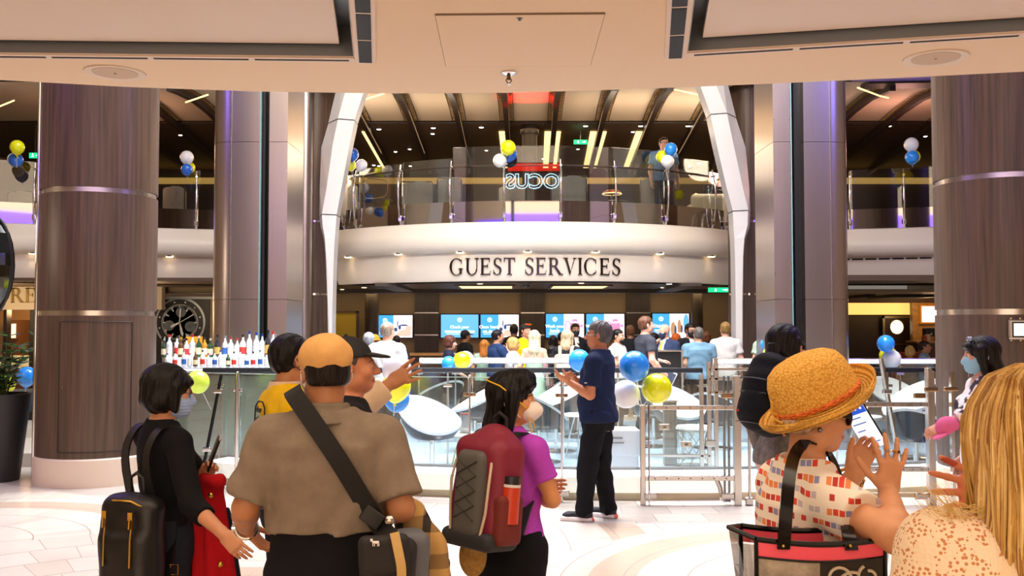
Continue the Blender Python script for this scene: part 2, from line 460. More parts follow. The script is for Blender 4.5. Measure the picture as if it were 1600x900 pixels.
# linear air diffusers round the coffers
def diffuser(name,label,a,d,n,length,gap,w,sw,up=0):
    t=thing(name,label,'air vent',a); d=d.normalized(); s=Vector((-d.y,d.x,0))
    if s.dot(Vector((0,1,0)))*0+0: pass
    f=MB(); tot=n*(length+gap)+gap
    rot=Matrix((d,s,Vector((0,0,1)))).transposed()
    f.box(a+d*(tot/2)+Vector((0,0,-.003)),(tot,w,.010),rot); obj('frame',f,M_PANEL,t,True)
    for i in range(n):
        g=MB(); g.box(a+d*(gap+i*(length+gap)+length/2)+Vector((0,0,-.0085)),(length,sw,.004),rot); obj('slot',g,M_DARKGAP,t,True)
    return t
cl=cofL[0]; cr=cofR[0]
nL=Vector((-eL.y,eL.x,0)); nL = nL if nL.y>0 else -nL
nR=Vector((-eR.y,eR.x,0)); nR = nR if nR.y>0 else -nR
diffuser('linear_vent','long thin slotted vent along front edge of the left ceiling coffer',cl+nL*.045-eL*.0,eL,7,.455,.03,.07,.017)
diffuser('linear_vent','long thin slotted vent along front edge of the right ceiling coffer',cr+nR*.045,eR,7,.455,.03,.07,.017)
diffuser('linear_vent','short wide slotted vent on inner edge of the left ceiling coffer',cl-eL*.055-dL*.10,dL,6,.36,.022,.10,.062)
diffuser('linear_vent','short wide slotted vent on inner edge of the right ceiling coffer',cr-eR*.055-dR*.10,dR,6,.36,.022,.10,.062)
for nm,px,py,lab in (('l',180,113,'round flush ceiling speaker left of the photo, over the wood column'),('r',1462,90,'round flush ceiling speaker on the right, above the other wood column')):
    c=atz(px,py,ZS); t=thing('ceiling_speaker',lab,'speaker',c,0,'ceiling speakers')
    obj('rim',MB().lathe([(.112,-.004),(.15,-.008),(.152,0),(.112,0)],40,c),mat('speaker_rim','#dccbb9',.6),t,True,smooth=40)
    obj('grille',MB().lathe([(0,-.006),(.112,-.006),(.112,0),(0,0)],40,c),mat('speaker_grille','#c5ae98',.8,bump=.3,bscale=(300,300,300)),t,True)
    obj('badge',MB().cyl(c+Vector((0,0,-.009)),c+Vector((0,0,-.005)),.006),mat('badge_gold','#b08a3c',.3,.8),t,True)
# access hatch
h=[atz(680,22,ZS),atz(945,20,ZS),atz(922,102,ZS),atz(697,103,ZS)]
hc=sum(h,Vector())/4; t=thing('access_hatch','flush rectangular access panel in the ceiling between two coffers','hatch',hc)
mb=MB(); mb.prism([p+Vector((0,0,-.004)) for p in h],(0,0,.004)); obj('panel',mb,M_SOFFIT,t,True)
mb=MB()
for i in range(4): mb.tube([h[i]+Vector((0,0,-.002)),h[(i+1)%4]+Vector((0,0,-.002))],.0022 if i else .006,5)
obj('joint',mb,mat('hatch_joint','#7d6a58',.8),t,True)
c=atz(812,27,ZS); obj('lock',MB().lathe([(.013,0),(.013,-.006),(.006,-.008),(.006,-.016),(0,-.016)],16,c),M_GREYMET,t,True,smooth=40)
c=atz(795,113,ZS); t=thing('sprinkler_head','chrome fire sprinkler hanging from the soffit near its front edge','sprinkler',c)
obj('escutcheon',MB().lathe([(.040,0),(.040,-.006),(.028,-.014),(.016,-.016),(0,-.016)],28,c),M_CHROME,t,True,smooth=40)
mb=MB(); mb.cyl(c+Vector((0,0,-.014)),c+Vector((0,0,-.04)),.009)
for s in(-1,1): mb.tube([c+Vector((s*.008,0,-.03)),c+Vector((s*.015,0,-.042)),c+Vector((0,0,-.062))],.003,6)
obj('body',mb,mat('bronze','#6b5038',.35,.8),t,True,smooth=40)
obj('deflector',MB().lathe([(0,-.062),(.014,-.060),(.014,-.063),(0,-.066)],16,c),M_CHROME,t,True)

# room behind the camera (seen only in reflections)
mb=MB(); mb.bb((-14,-9.2,3.2),(14,-9,12)); struct('wall_rear_upper',mb,mat('gallery_wall','#d9c9b8',.7))
mb=MB(); mb.bb((-13,-9.0,6.1),(13,-8.95,6.8)); struct('trim_19',mb,mat('violet_glow_band','#6f4fff',.5,emit='#7a55ff',es=1.6))  # unseen glow band added so the steel pillars reflect violet
mb=MB(); mb.bb((-13,-9.0,4.6),(13,-8.9,5.4)); struct('trim_20',mb,mat('gallery_dark','#4a3a30',.6))
mb=MB(); mb.tube([p+Vector((0,.03,.42)) for p in front],.02,6); struct('trim_21',mb,mat('violet_led_line','#8f78ff',.5,emit='#8f78ff',es=5))
struct('wall_rear',MB().bb((-14,-9.2,0),(14,-9,3.2)),M_TANWALL)
struct('wall_left',MB().bb((-14.2,-9,0),(-14,34,9)),M_TANWALL)
struct('wall_right',MB().bb((14,-9,0),(14.2,34,9)),M_TANWALL)
# illuminated sign over the deck edge behind the viewer: only its reflection shows in the balcony glass
sg=thing('lit_sign','red lit panel with halo letters, showing as a reflection in the balcony glass','sign',(.52,5.25,5.6))
obj('panel',MB().bb((-.55,5.1,5.55),(1.6,5.25,6.75)),mat('sign_panel','#5a4038',.5),sg,True,bev=.01); obj('red_bar',MB().bb((-.5,5.24,6.48),(1.55,5.26,6.72)),mat('sign_red','#c8231c',.5,emit='#ff2a1c',es=4),sg,True)
mb=MB(); add_text(mb,'FOCUS',.62,(.52,5.27,5.95),(-1,0,0),(0,0,1),ext=.006,bold=.028); obj('halo',mb,mat('sign_halo','#d8f0ff',.5,emit='#bfe6ff',es=9),sg,True)
mb=MB(); add_text(mb,'FOCUS',.62,(.52,5.285,5.95),(-1,0,0),(0,0,1),ext=.006); obj('lettering',mb,mat('sign_letter','#3a2a2a',.5),sg,True)
obj('bracket',MB().bb((-.3,4.9,3.5),(-.2,5.1,6.6)).bb((1.25,4.9,3.5),(1.35,5.1,6.6)),M_GREYMET,sg,True)

# ---------------------------------------------------------------- big wood columns
def ring_wall(mb,c,r0,r1,z0,z1,a0=0,a1=2*PI,n=64):
    return mb.lathe([(r0,z0),(r1,z0),(r1,z1),(r0,z1),(r0,z0)] if r0>0 else [(0,z0),(r1,z0),(r1,z1),(0,z1)],n,(c[0],c[1],0),a0=a0,a1=a1)
def big_column(label,c,rad,bands,hatch=None):
    t=thing('column',label,'column',(c[0],c[1],0))
    zs=[.30]+[z for b in bands for z in b]+[6.5]
    for i in range(0,len(zs),2):
        obj('veneer_drum',ring_wall(MB(),c,0,rad,zs[i],zs[i+1]),M_WOOD,t,True,smooth=30)
    for b in bands: obj('steel_band',ring_wall(MB(),c,0,rad-.018,b[0]-.002,b[1]+.002),M_SATIN,t,True,smooth=30)
    obj('plinth',MB().lathe([(0,0),(rad+.02,0),(rad+.02,.285),(rad+.004,.30),(0,.30)],64,(c[0],c[1],0)),M_CREAM,t,True,smooth=30)
    return t
cL=(-4.60,10.67); cR=(4.92,9.66)
bands=[(1.80,1.855),(3.11,3.165)]
tL=big_column('round wood-veneer column on the left with cream plinth and steel bands',cL,.612,bands)
tR=big_column('round wood-veneer column at the right edge, behind the masked woman',cR,.612,bands)
# chrome edge strip, access door outline and lock on the left column
def cyl_pt(c,r,a,z): return Vector((c[0]+r*math.sin(a),c[1]-r*math.cos(a),z))
mb=MB(); mb.tube([cyl_pt(cL,.619,-1.01,.02),cyl_pt(cL,.619,-1.01,6.4)],.02,10) ; obj('edge_strip',mb,M_CHROME,tL,True,smooth=40)
def cyl_ang(c,r,px):
    best=min((abs((lambda p: 800+FPX*p.x/p.y)(cyl_pt(c,r,a/200,0))-px),a/200) for a in range(-240,241)); return best[1]
a0,a1=cyl_ang(cL,.612,94),cyl_ang(cL,.612,207)
mb=MB(); loop=[cyl_pt(cL,.614,a0+(a1-a0)*i/16,1.735) for i in range(17)]+[cyl_pt(cL,.614,a1-(a1-a0)*i/16,.37) for i in range(17)]
mb.tube(loop,.006,5,closed=True); obj('door_outline',mb,mat('groove','#2c211c',.6),tL,True)
mb=MB(); p=cyl_pt(cL,.612,cyl_ang(cL,.612,101),1.05); q_=cyl_pt(cL,.627,cyl_ang(cL,.612,101),1.05); mb.cyl(p,q_,.011); obj('lock',mb,M_CHROME,tL,True)

# ---------------------------------------------------------------- steel lift pillars
def pill(pts): return pts
def steel_pillar(label,Y,e,slot,round_side,depth=1.0,zt=6.8):
    """e: pixel edges of the flat face; slot: pixel edges of dark slot; round_side: 'l' or 'r' rounded outer corner"""
    x0,x1=X(e[0],Y),X(e[1],Y); s0,s1=X(slot[0],Y),X(slot[1],Y)
    t=thing('lift_pillar',label,'pillar',((x0+x1)/2,Y+depth/2,0)); rr=.30
    seams=[0.02,2.05,4.2,zt]
    for k in range(3):
        z0,z1=seams[k],seams[k+1]-.006
        if round_side=='l':
            arc=[Vector((x0+rr-rr*math.cos(a),Y+rr-rr*math.sin(a),z0)) for a in [PI/2*i/10 for i in range(11)]]
            P=[Vector((x0,Y+depth,z0))]+arc+[Vector((s0,Y,z0)),Vector((s0,Y+depth,z0))]
            Q=[Vector((s1,Y,z0)),Vector((x1,Y,z0)),Vector((x1,Y+depth,z0)),Vector((s1,Y+depth,z0))]
        else:
            arc=[Vector((x1-rr+rr*math.sin(a),Y+rr-rr*math.cos(a),z0)) for a in [PI/2*i/10 for i in range(11)]]
            P=[Vector((s1,Y+depth,z0)),Vector((s1,Y,z0))]+arc+[Vector((x1,Y+depth,z0))]
            Q=[Vector((x0,Y,z0)),Vector((s0,Y,z0)),Vector((s0,Y+depth,z0)),Vector((x0,Y+depth,z0))]
        obj('steel_panel',MB().prism(P,(0,0,z1-z0)),M_STEEL,t,True,smooth=30)
        obj('steel_panel',MB().prism(Q,(0,0,z1-z0)),M_STEEL,t,True,smooth=30)
    obj('slot_back',MB().bb((s0,Y+.16,0),(s1,Y+depth,zt)),M_BLACK,t,True)
    w=s1-s0
    obj('guide_rail',MB().bb((s0+w*.30,Y+.02,0),(s0+w*.55,Y+.16,zt)),M_BLACK,t,True)
    obj('glass_edge',MB().bb((s0+.004,Y-.01,0),(s0+.016,Y+.06,zt)),mat('teal_edge','#8fb7b8',.1,.3),t,True)
    mb=MB(); xr=x0+rr*1.0 if round_side=='l' else x1-rr
    mb.bb((xr-.008,Y-.008,0),(xr+.008,Y+.01,zt)); obj('joint_strip',mb,M_SATIN,t,True)
    mb=MB()
    for z in (.9,1.55,2.4,3.1,3.8,4.5,5.2):
        for xx in (x0+.012 if round_side=='r' else x1-.012, s1+.012 if round_side=='l' else s0-.012):
            mb.cyl((xx,Y-.004,z),(xx,Y+.002,z),.006,n=8)
    obj('rivets',mb,M_CHROME,t,True)
    return t
steel_pillar('brushed steel lift pillar with black slot, left, behind the bar bottles',13.0,(323,447),(403,418),'l')
steel_pillar('brushed steel lift pillar with black slot, right, behind the straw hat',13.0,(1211,1336),(1238,1259),'r')
def mixed_column(label,Y,pxc,rad,steel_px):
    c=(X(pxc,Y),Y+rad); t=thing('slim_column',label,'column',(c[0],c[1],0))
    for z0,z1 in ((0,2.24),(2.27,3.55),(3.58,7)): obj('veneer_drum',ring_wall(MB(),c,0,rad,z0,z1,n=40),M_WOODD if 0 else M_WOOD,t,True,smooth=30)
    for z in (2.24,3.55): obj('steel_ring',ring_wall(MB(),c,0,rad+.004,z-.004,z+.034,n=40),M_CHROME,t,True,smooth=30)
    xs=X((steel_px[0]+steel_px[1])/2,Y); rs=(X(steel_px[1],Y)-X(steel_px[0],Y))/2
    dy=math.sqrt(max(0,rad**2-(xs-c[0])**2))
    obj('steel_tube',MB().lathe([(rs,0),(rs,2.1),(rs-.004,2.105),(rs,2.11),(rs,5.5),(rs,7)],32,(xs,c[1]-dy+.02,0)),M_STEEL,t,True,smooth=30)
    return t
mixed_column('slim brown column with brushed steel tube beside the left white arch',17.15,483,.38,(459,488))
mixed_column('slim brown column with brushed steel tube beside the right white arch',17.15,1180,.38,(1181,1211))

# ---------------------------------------------------------------- white arch legs
def arch(label,rows,Y,depth):
    pts=[at(p[1],p[0],Y) for p in rows]; c=pts[-1]
    t=thing('arch_leg',label,'arch',(c.x,Y,0))
    cuts=[(0,2),(2,4),(4,len(rows))]; ends=[]
    def section(row):
        y,l,m,r=row; zz=at(l,y,Y).z
        L=at(l,y,Y+.35); Mi=at(m,y,Y); Rr=at(r,y,Y+.10)
        return [Vector((L.x,L.y,zz)),Vector((Mi.x,Mi.y,zz)),Vector((Rr.x,Rr.y,zz)),Vector((Rr.x,Rr.y+depth,zz)),Vector((L.x,L.y+depth,zz))]
    segs=[rows[0:2],rows[1:5],rows[4:]]
    for k,sg_ in enumerate(segs):
        S=[section(r) for r in sg_]
        if k: S[0]=[p-Vector((0,0,.018)) for p in S[0]]
        mb=MB(); mb.grid([s+[s[0]] for s in S]); n=6
        mb.f += [tuple(range(5)),tuple((len(S)-1)*n+i for i in range(4,-1,-1))]; mb.mi += [0,0]
        obj('cladding',mb,M_WHITE,t,True)
    for r in (rows[1],rows[4]):
        S=section(r); cc=sum(S,Vector())/5
        mb=MB(); mb.prism([cc+(p-cc)*.96-Vector((0,0,.02)) for p in S],(0,0,.024)); obj('joint',mb,M_DARKGAP,t,True)
arch('white tapering arch leg to the left of the guest services fascia',
     [(70,540,560,592),(185,513,528,554),(225,502,520,546),(290,499.5,511,534),(334,499,503,526),(352,501,504,524.5),(372,506,507.5,523),(400,508.5,509.5,521.5),(470,511,512,519.5),(575,513,514,518),(700,514,515,518)],16.2,.35)
def mirror_rows(rows): return rows
arch('white tapering arch leg to the right of the guest services fascia',
     [(70,1124,1094,1072),(176,1150,1136,1110),(225,1165,1146,1120),(290,1171,1160,1135),(328,1172.5,1169,1145),(352,1171,1168,1146),(372,1164,1163,1147.5),(400,1162,1161,1148.5),(470,1161,1160,1149.5),(575,1161,1160,1150),(700,1161,1160,1150)],16.2,.35)

# ---------------------------------------------------------------- balcony fascia and upper deck
BC=(.43,22.71); BR=5.41; BA=.815
def bal_path(n=48,r=BR):
    out=[]
    for i in range(n+1):
        a=-BA+2*BA*i/n; o=Vector((math.sin(a),-math.cos(a),0)); out.append((Vector((BC[0],BC[1],0))+o*r,o,Vector((0,0,1))))
    return out
def side_path(x0,y0,x1,y1,n=16,sag=.35):
    out=[]; a=Vector((x0,y0,0)); b=Vector((x1,y1,0))
    d=(b-a).normalized(); o=Vector((d.y,-d.x,0)); 
    if o.y>0: o=-o
    for i in range(n+1):
        t=i/n; out.append((a.lerp(b,t)-o*(sag*4*t*(1-t)),o,Vector((0,0,1))))
    return out
P_C=bal_path(); P_L=side_path(-10.6,16.9,-3.35,19.25); P_R=side_path(4.2,19.25,11.6,16.6)
FPROF=[(-.6,3.58),(-.05,3.58),(0,3.56),(.075,3.40),(.13,3.33),(.15,3.25),(.14,3.15),(.10,3.06),(.03,3.025),(-.06,3.02),(-.06,2.56),(-.09,2.50),(-.6,2.50)]
for nm,pth in (('center',P_C),('left',P_L),('right',P_R)):
    mb=MB(); mb.sweep(pth,FPROF); struct('wall_balcony_fascia_'+nm,mb,M_FASC,smooth=40)
# cove accent lamps under the lip
def lip_lamp(p,o,lab):
    t=thing('fascia_spotlight',lab,'spotlight',p,0,'small spotlights under the balcony lip')
    c=p+o*.03+Vector((0,0,3.02))
    t.location=c; XF[t.name]=Matrix.Translation(c)
    obj('lens',MB().sphere(c+Vector((0,0,-.004)),(.075,.035,.012),14,8),mat('lip_lens','#fff2da',.5,emit='#ffdca6',es=5),t,True,smooth=True)
    obj('housing',MB().lathe([(.05,0),(.05,.03),(0,.03)],16,c),M_GREYMET,t,True)
    spot('lip_spot',c+o*.02+Vector((0,0,-.02)),c-o*.06+Vector((0,0,-.5)),2.2,'#ffdcb0',80,.9,.02)
spotpx=[545,623,720,825,930,1030,1110]
ordn=['leftmost','second from left','third from left','middle','third from right','second from right','rightmost']
for px,w in zip(spotpx,ordn):
    best=min(P_C if 0 else bal_path(300),key=lambda q:abs(800+FPX*q[0].x/q[0].y-px))
    lip_lamp(best[0],best[1],f'small warm spotlight above GUEST SERVICES wall, {w} of the seven')
for px in (30,255):
    best=min(P_L,key=lambda q:abs(800+FPX*q[0].x/q[0].y-px)); lip_lamp(best[0],best[1],'small warm spotlight under the balcony lip '+('above the left shop sign' if px<100 else 'above the giant watch poster'))

# serif lettering
def serif_glyph(ch):
    """list of polygons in a unit box (height 1); returns polys, advance"""
    T=.15; t=.055; S=.05; P=[]
    def rect(x0,y0,x1,y1): P.append([(x0,y0),(x1,y0),(x1,y1),(x0,y1)])
    def serif(x0,x1,y,up): 
        if up: P.append([(x0,y),(x1,y),(x1-.05,y+.045),(x0+.05,y+.045)])
        else: P.append([(x0+.05,y-.045),(x1-.05,y-.045),(x1,y),(x0,y)])
    def arc(cx,cy_,rx,ry,a0,a1,wf,n=28):
        o=[];i_=[]
        for k in range(n+1):
            a=R(a0+(a1-a0)*k/n); w=wf(a); o.append((cx+rx*math.cos(a),cy_+ry*math.sin(a))); i_.append((cx+(rx-w)*math.cos(a),cy_+(ry-w*.55)*math.sin(a)))
        for k in range(n): P.append([o[k],o[k+1],i_[k+1],i_[k]])
    side=lambda a: t+(T-t)*abs(math.cos(a))**1.5
    def stem(x,y0=0,y1=1,ser=True,w=T):
        rect(x,y0,x+w,y1)
        if ser: serif(x-.07,x+w+.07,0,True); serif(x-.07,x+w+.07,1,False)
    if ch=='G' or ch=='C':
        arc(.45,.5,.45,.515,50,312,side)
        P.append([(.74,.90),(.80,.93),(.80,.66),(.765,.66)])
        if ch=='G': rect(.66,.06,.80,.40); serif(.56,.88,.36,True)
        else: P.append([(.74,.10),(.80,.14),(.78,.27),(.765,.27)])
        return P,.93
    if ch=='U':
        rect(.10,.30,.25,1); serif(.02,.33,1,False); rect(.74,.30,.74+t,1); serif(.63,.90,1,False)
        arc(.4475,.33,.3475,.345,180,360,lambda a: t+(T-t)*(.35+.65*max(0,-math.cos(a)))); return P,.90
    if ch=='E':
        stem(.08); rect(.23,1-t,.62,1); rect(.23,0,.66,t); rect(.23,.5,.5,.5+t)
        P.append([(.56,1-t),(.62,1),(.62,.76),(.59,.76)]); P.append([(.60,t),(.70,.24),(.67,.24),(.56,0)]); rect(.47,.40,.51,.65); return P,.74
    if ch=='S':
        arc(.30,.745,.245,.27,20,255,lambda a:.07+.06*max(0,-math.cos(a)))
        arc(.30,.26,.265,.275,-160,75,lambda a:.07+.06*max(0,math.cos(a)))
        P.append([(.07,.60),(.17,.66),(.52,.42),(.44,.34)]); P.append([(.50,.94),(.545,.98),(.545,.74),(.51,.74)]); P.append([(.035,.04),(.07,.08),(.075,.30),(.04,.30)]); return P,.62
    if ch=='T':
        stem(.30,ser=False); serif(.20,.55,0,True); rect(.02,1-t,.73,1); P.append([(.02,1),(.09,1-t),(.05,.74),(.02,.74)]); P.append([(.66,1-t),(.73,1),(.73,.74),(.70,.74)]); return P,.77
    if ch=='R':
        stem(.08); arc(.36,.745,.26,.257,-90,90,lambda a:t+(T-t)*max(0,math.cos(a))); rect(.2,1-t,.37,1); rect(.2,.49,.37,.49+t)
        P.append([(.34,.50),(.50,.50),(.86,0),(.68,0)]); serif(.66,.95,0,True); return P,.90
    if ch=='V':
        P.append([(.06,1),(.22,1),(.47,.12),(.42,0),(.38,0)]); P.append([(.40,0),(.44,.10),(.74,1),(.68,1)]); serif(-.02,.30,1,False); serif(.60,.84,1,False); return P,.82
    if ch=='I': stem(.09); return P,.34
    return P,.42
def serif_text(txt,h,space=.07):
    out=[];x=0
    for ch in txt:
        P,a=serif_glyph(ch); out.append((ch,[[((x+p[0])*h,p[1]*h) for p in q] for q in P])); x+=a+space
    return out,(x-space)*h
gl,wid=serif_text('GUEST SERVICES',.305,.075)
tot=X(973,17.35)-X(701,17.35); sc_=tot/wid
t=thing('wall_lettering','chrome serif letters GUEST SERVICES across the white balcony fascia','sign',(.43,17.3,2.6))
M_LET=mat('letter_chrome','#5b5350',.12,1.0)
xl=X(701,17.35)
def on_fascia(x,z,lift):
    dx=x-BC[0]; r=BR-.06+lift; return Vector((x,BC[1]-math.sqrt(r*r-dx*dx),z))
for ch,P in gl:
    if not P: continue
    mb=MB()
    for q in P:
        q=[(xl+a*sc_,2.615+b) for a,b in q]
        ar=sum(q[i][0]*q[(i+1)%len(q)][1]-q[(i+1)%len(q)][0]*q[i][1] for i in range(len(q)))
        if ar<0: q=q[::-1]
        f=[on_fascia(a,b,.04) for a,b in q]; bk=[on_fascia(a,b,-.01) for a,b in q]; n=len(q)
        mb.add(f+bk,[tuple(range(n)),tuple(range(2*n-1,n-1,-1))]+[((i+1)%n,i,n+i,n+(i+1)%n) for i in range(n)])
    vs_=[p for p in mb.v]; me=mesh_from('letter',[XF[t.name].inverted()@Vector(p) for p in vs_],mb.f); link('letter',me,M_LET,t)

# balustrade: mirror kick strip, flat glass panels, chrome bowed posts
def bal_at(px):
    q=min(bal_path(600),key=lambda q:abs(800+FPX*q[0].x/q[0].y-px)); return q
postpx=[533,552,622,703,788,877,962,1045,1118,1139]
posts=[bal_at(p) for p in postpx]
def balustrade(label,posts,hts,group):
    t=thing('glass_balustrade',label,'balustrade',posts[len(posts)//2][0]+Vector((0,0,3.58)),0,None)
    for (p,o,u),(p2,o2,u2),h in zip(posts,posts[1:],hts):
        a=p-o*.10; b=p2-o2*.10; d=(b-a).normalized(); a2=a+d*.012; b2=b-d*.012
        nrm=Vector((d.y,-d.x,0))
        mb=MB(); Z0=Vector((0,0,3.585)); Z1=Vector((0,0,3.97)); mb.prism([a+Z0,b+Z0,b+Z1,a+Z1],-nrm*.012); obj('kick_strip',mb,M_MIRROR,t,True)
        mb=MB(); Z0=Vector((0,0,3.94)); Z1=Vector((0,0,h)); lean=-nrm*.0
        mb.prism([a2-nrm*.02+Z0,b2-nrm*.02+Z0,b2-nrm*.02+Z1+lean,a2-nrm*.02+Z1+lean],-nrm*.012); obj('glass_panel',mb,M_GLASSB,t,True)
    for p,o,u in posts:
        mb=MB(); pts=[p+o*w+Vector((0,0,z)) for w,z in ((-.07,3.58),(-.02,3.75),(.02,3.95),(.03,4.2),(.01,4.45),(-.06,4.72))]
        mb.tube(pts,[.024,.022,.019,.017,.015,.012],8); ps=obj('post',mb,M_CHROME,t,True,smooth=50)
        XF[ps.name]=XF[t.name]
        mb=MB(); q=p-o*.03+Vector((0,0,4.60)); mb.cyl(q-o*.05,q+o*.04,.022,n=12); obj('clamp',mb,M_CHROME,ps,True,smooth=40)
        mb=MB(); q=p-o*.04+Vector((0,0,3.70)); mb.box(q,(.07,.05,.10)); obj('foot',mb,M_CHROME,ps,True,bev=.01)
    return t
BAL=balustrade('curved glass balustrade with chrome posts above GUEST SERVICES',posts,[4.66,4.75,4.78,4.98,4.98,4.98,4.98,4.90,4.70],None)
mbh=MB(); mbh.tube([p-o*.16+Vector((0,0,4.62)) for p,o,u in bal_path(40)],.02,8); obj('handrail',mbh,mat('handrail_brown','#3a2b25',.4),BAL,True,smooth=50)
balustrade('straight glass balustrade on the far left upper deck',[P_L[i] for i in (0,2,4,6,8,10,12,14,15)],[4.75]*8,None)
balustrade('straight glass balustrade on the far right upper deck',[P_R[i] for i in (1,3,5,7,9,11,13,15)],[4.75]*7,None)

# upper deck floor, walls, ceiling
mb=MB(); poly=[q[0]-q[1]*.3 for q in P_L[:-1]]+[q[0]-q[1]*.3 for q in P_C]+[q[0]-q[1]*.3 for q in P_R[1:]]+[Vector((13.9,33,0)),Vector((-13.9,33,0))]
mb.prism([p+Vector((0,0,3.48)) for p in poly],(0,0,.08)); struct('floor_upper_deck',mb,mat('upper_carpet','#4a3b33',.8))
struct('wall_upper_back',MB().bb((-14,28.2,3.5),(14,28.4,6.6)),mat('upper_wall','#3b3029',.6))
mb=MB(); mb.bb((-13,28.0,5.86),(13,28.2,6.02)); o=struct('trim_3',mb,M_COVE2)
mb=MB(); mb.bb((-14,21.5,6.30),(14,33,6.45)); struct('ceiling_upper_lounge',mb,M_DKCEIL)
mb=MB(); 
mb.grid([[Vector((x,y,z)) for y,z in ((16.9,6.02),(17.6,6.12),(18.6,6.24),(20,6.30),(21.5,6.30))] for x in [-14+i for i in range(29)]])
mb.grid([[Vector((x,y,z+.08)) for y,z in ((16.9,6.02),(17.6,6.12),(18.6,6.24),(20,6.30),(21.5,6.30))] for x in [-14+i for i in range(29)]])
struct('ceiling_fabric',mb,M_BEIGE,smooth=40)
mb=MB(); mb.tube([(-14,21.45,6.26),(14,21.45,6.26)],.022,6)
for i in range(110): mb.box((-13.8+i*.25,21.45,6.225),(.02,.02,.05))
struct('trim_4',mb,M_RIB)
def zrib(y): return float(np.interp(y,[16.9,17.6,18.6,20,21.5,33],[6.02,6.12,6.24,6.30,6.30,6.30]))
def rx(k,y): return (-.15+1.0*k)+( .10+.19*k)*(y-17.5)/11.5
NEAR={0,1}
names_={-2:'second from the left arch',-1:'left of the red glow by one bay',0:'at left edge of the red glow',1:'at right edge of the red glow',2:'one bay right of the red glow',3:'nearest the right arch'}
for k in range(-8,10):
    ys=[16.95,17.6,18.6,20,21.5,23.5,26,28.1]
    lab=f'dark ceiling rib with beaded fringe, {names_[k]}' if k in names_ else f'dark fringed ceiling rib, {["","first","second","third","fourth","fifth","sixth","seventh","eighth","ninth"][abs(k)]} bay {"left" if k<0 else "right"} of the red glow'
    t=thing('ceiling_rib',lab,'ceiling rib',(rx(k,21),21,6.1),0,'upper lounge ceiling ribs')
    mb=MB(); path=[(Vector((rx(k,y),y,zrib(y))),Vector((1,0,0)),Vector((0,0,1))) for y in ys]
    mb.sweep(path,[(-.055,0),(-.055,-.16),(.055,-.16),(.055,0)]); obj('beam',mb,M_RIB,t,True)
    for s in (-1,1):
        mb=MB(); bd=MB()
        y=17.0; mb.tube([(rx(k,yy)+s*.15,yy,zrib(yy)-.03) for yy in (17.0,17.6,18.6,20,21.4)],.008,5)
        while y<21.3:
            x=rx(k,y)
            bd.box((x+s*.10,y,zrib(y)-.04),(.07,.022,.02)); y+=.155
        fr=obj('fringe_cord',mb,M_RIB,t,True); obj('fringe_beads',bd,mat('amber_bead','#7d5f34',.3,.3,emit='#ffb050',es=.04),t,True)['kind']='stuff'
    if k in (-3,0,1,2,3):
        for s in ((-1,1) if k in (1,2) else (-1,)):
            mb=MB(); x0,x1=rx(k,22.6)+s*.13,rx(k,27.8)+s*.13
            w=.075 if s<0 else .05
            mb.prism([Vector((x0-w,22.6,6.27)),Vector((x0+w,22.6,6.27)),Vector((x1+w,27.8,6.27)),Vector((x1-w,27.8,6.27))],(0,0,.02)); obj('light_strip',mb,M_WARMLED,t,True)
spot('red_accent',(.35,18.9,4.9),(.35,19.0,6.3),420,'#ff1c1c',56,.5,.1)
point('fabric_wash_left',(-3.2,19.2,5.0),95,'#ffe4c4',.4); point('fabric_wash_right',(3.9,19.4,5.0),105,'#ffe4c4',.4)
point('fabric_wash_mid_left',(-1.2,19.4,5.0),60,'#ffe4c4',.4); point('fabric_wash_mid_right',(2.2,19.4,5.0),70,'#ffe4c4',.4)
point('bay_wash_left',(-8.0,19.5,5.3),45,'#ffbd92',.3); point('bay_wash_right',(8.0,19.5,5.3),55,'#ffb8a4',.3)
# downlights
def downlight(p,r,lab,grp,es=None):
    t=thing('downlight',lab,'downlight',p,0,grp)
    obj('lens',MB().lathe([(0,-.012),(r*.8,-.010),(r,-.002),(r,0)],14,p),es or M_DOWN,t,True,smooth=40)
    obj('trim_ring',MB().lathe([(r,-.004),(r*1.35,-.006),(r*1.4,0),(r,0)],14,p),M_GREYMET,t,True)
dl=[(592,202),(677,200),(752,199),(676,209),(618,237),(915,197),(1001,197),(1075,197),(989,206),(641,268),(584,258),(592,266),(607,275),(640,233),(767,267),(760,235),(282,211),(1390,197),(1446,213),(1340,235),(1077,260),(1092,255),(849,248),(867,255),(903,233)]
for i,(px,py) in enumerate(dl):
    p=atz(px,py,6.30)
    if p.y>27.8: p=at(px,py,27.6); p.z=6.30
    downlight(p,.055 if i in(0,1,2,5,6,7) else .045,'small bright downlight in the dark ceiling of the upper lounge','upper lounge downlights')
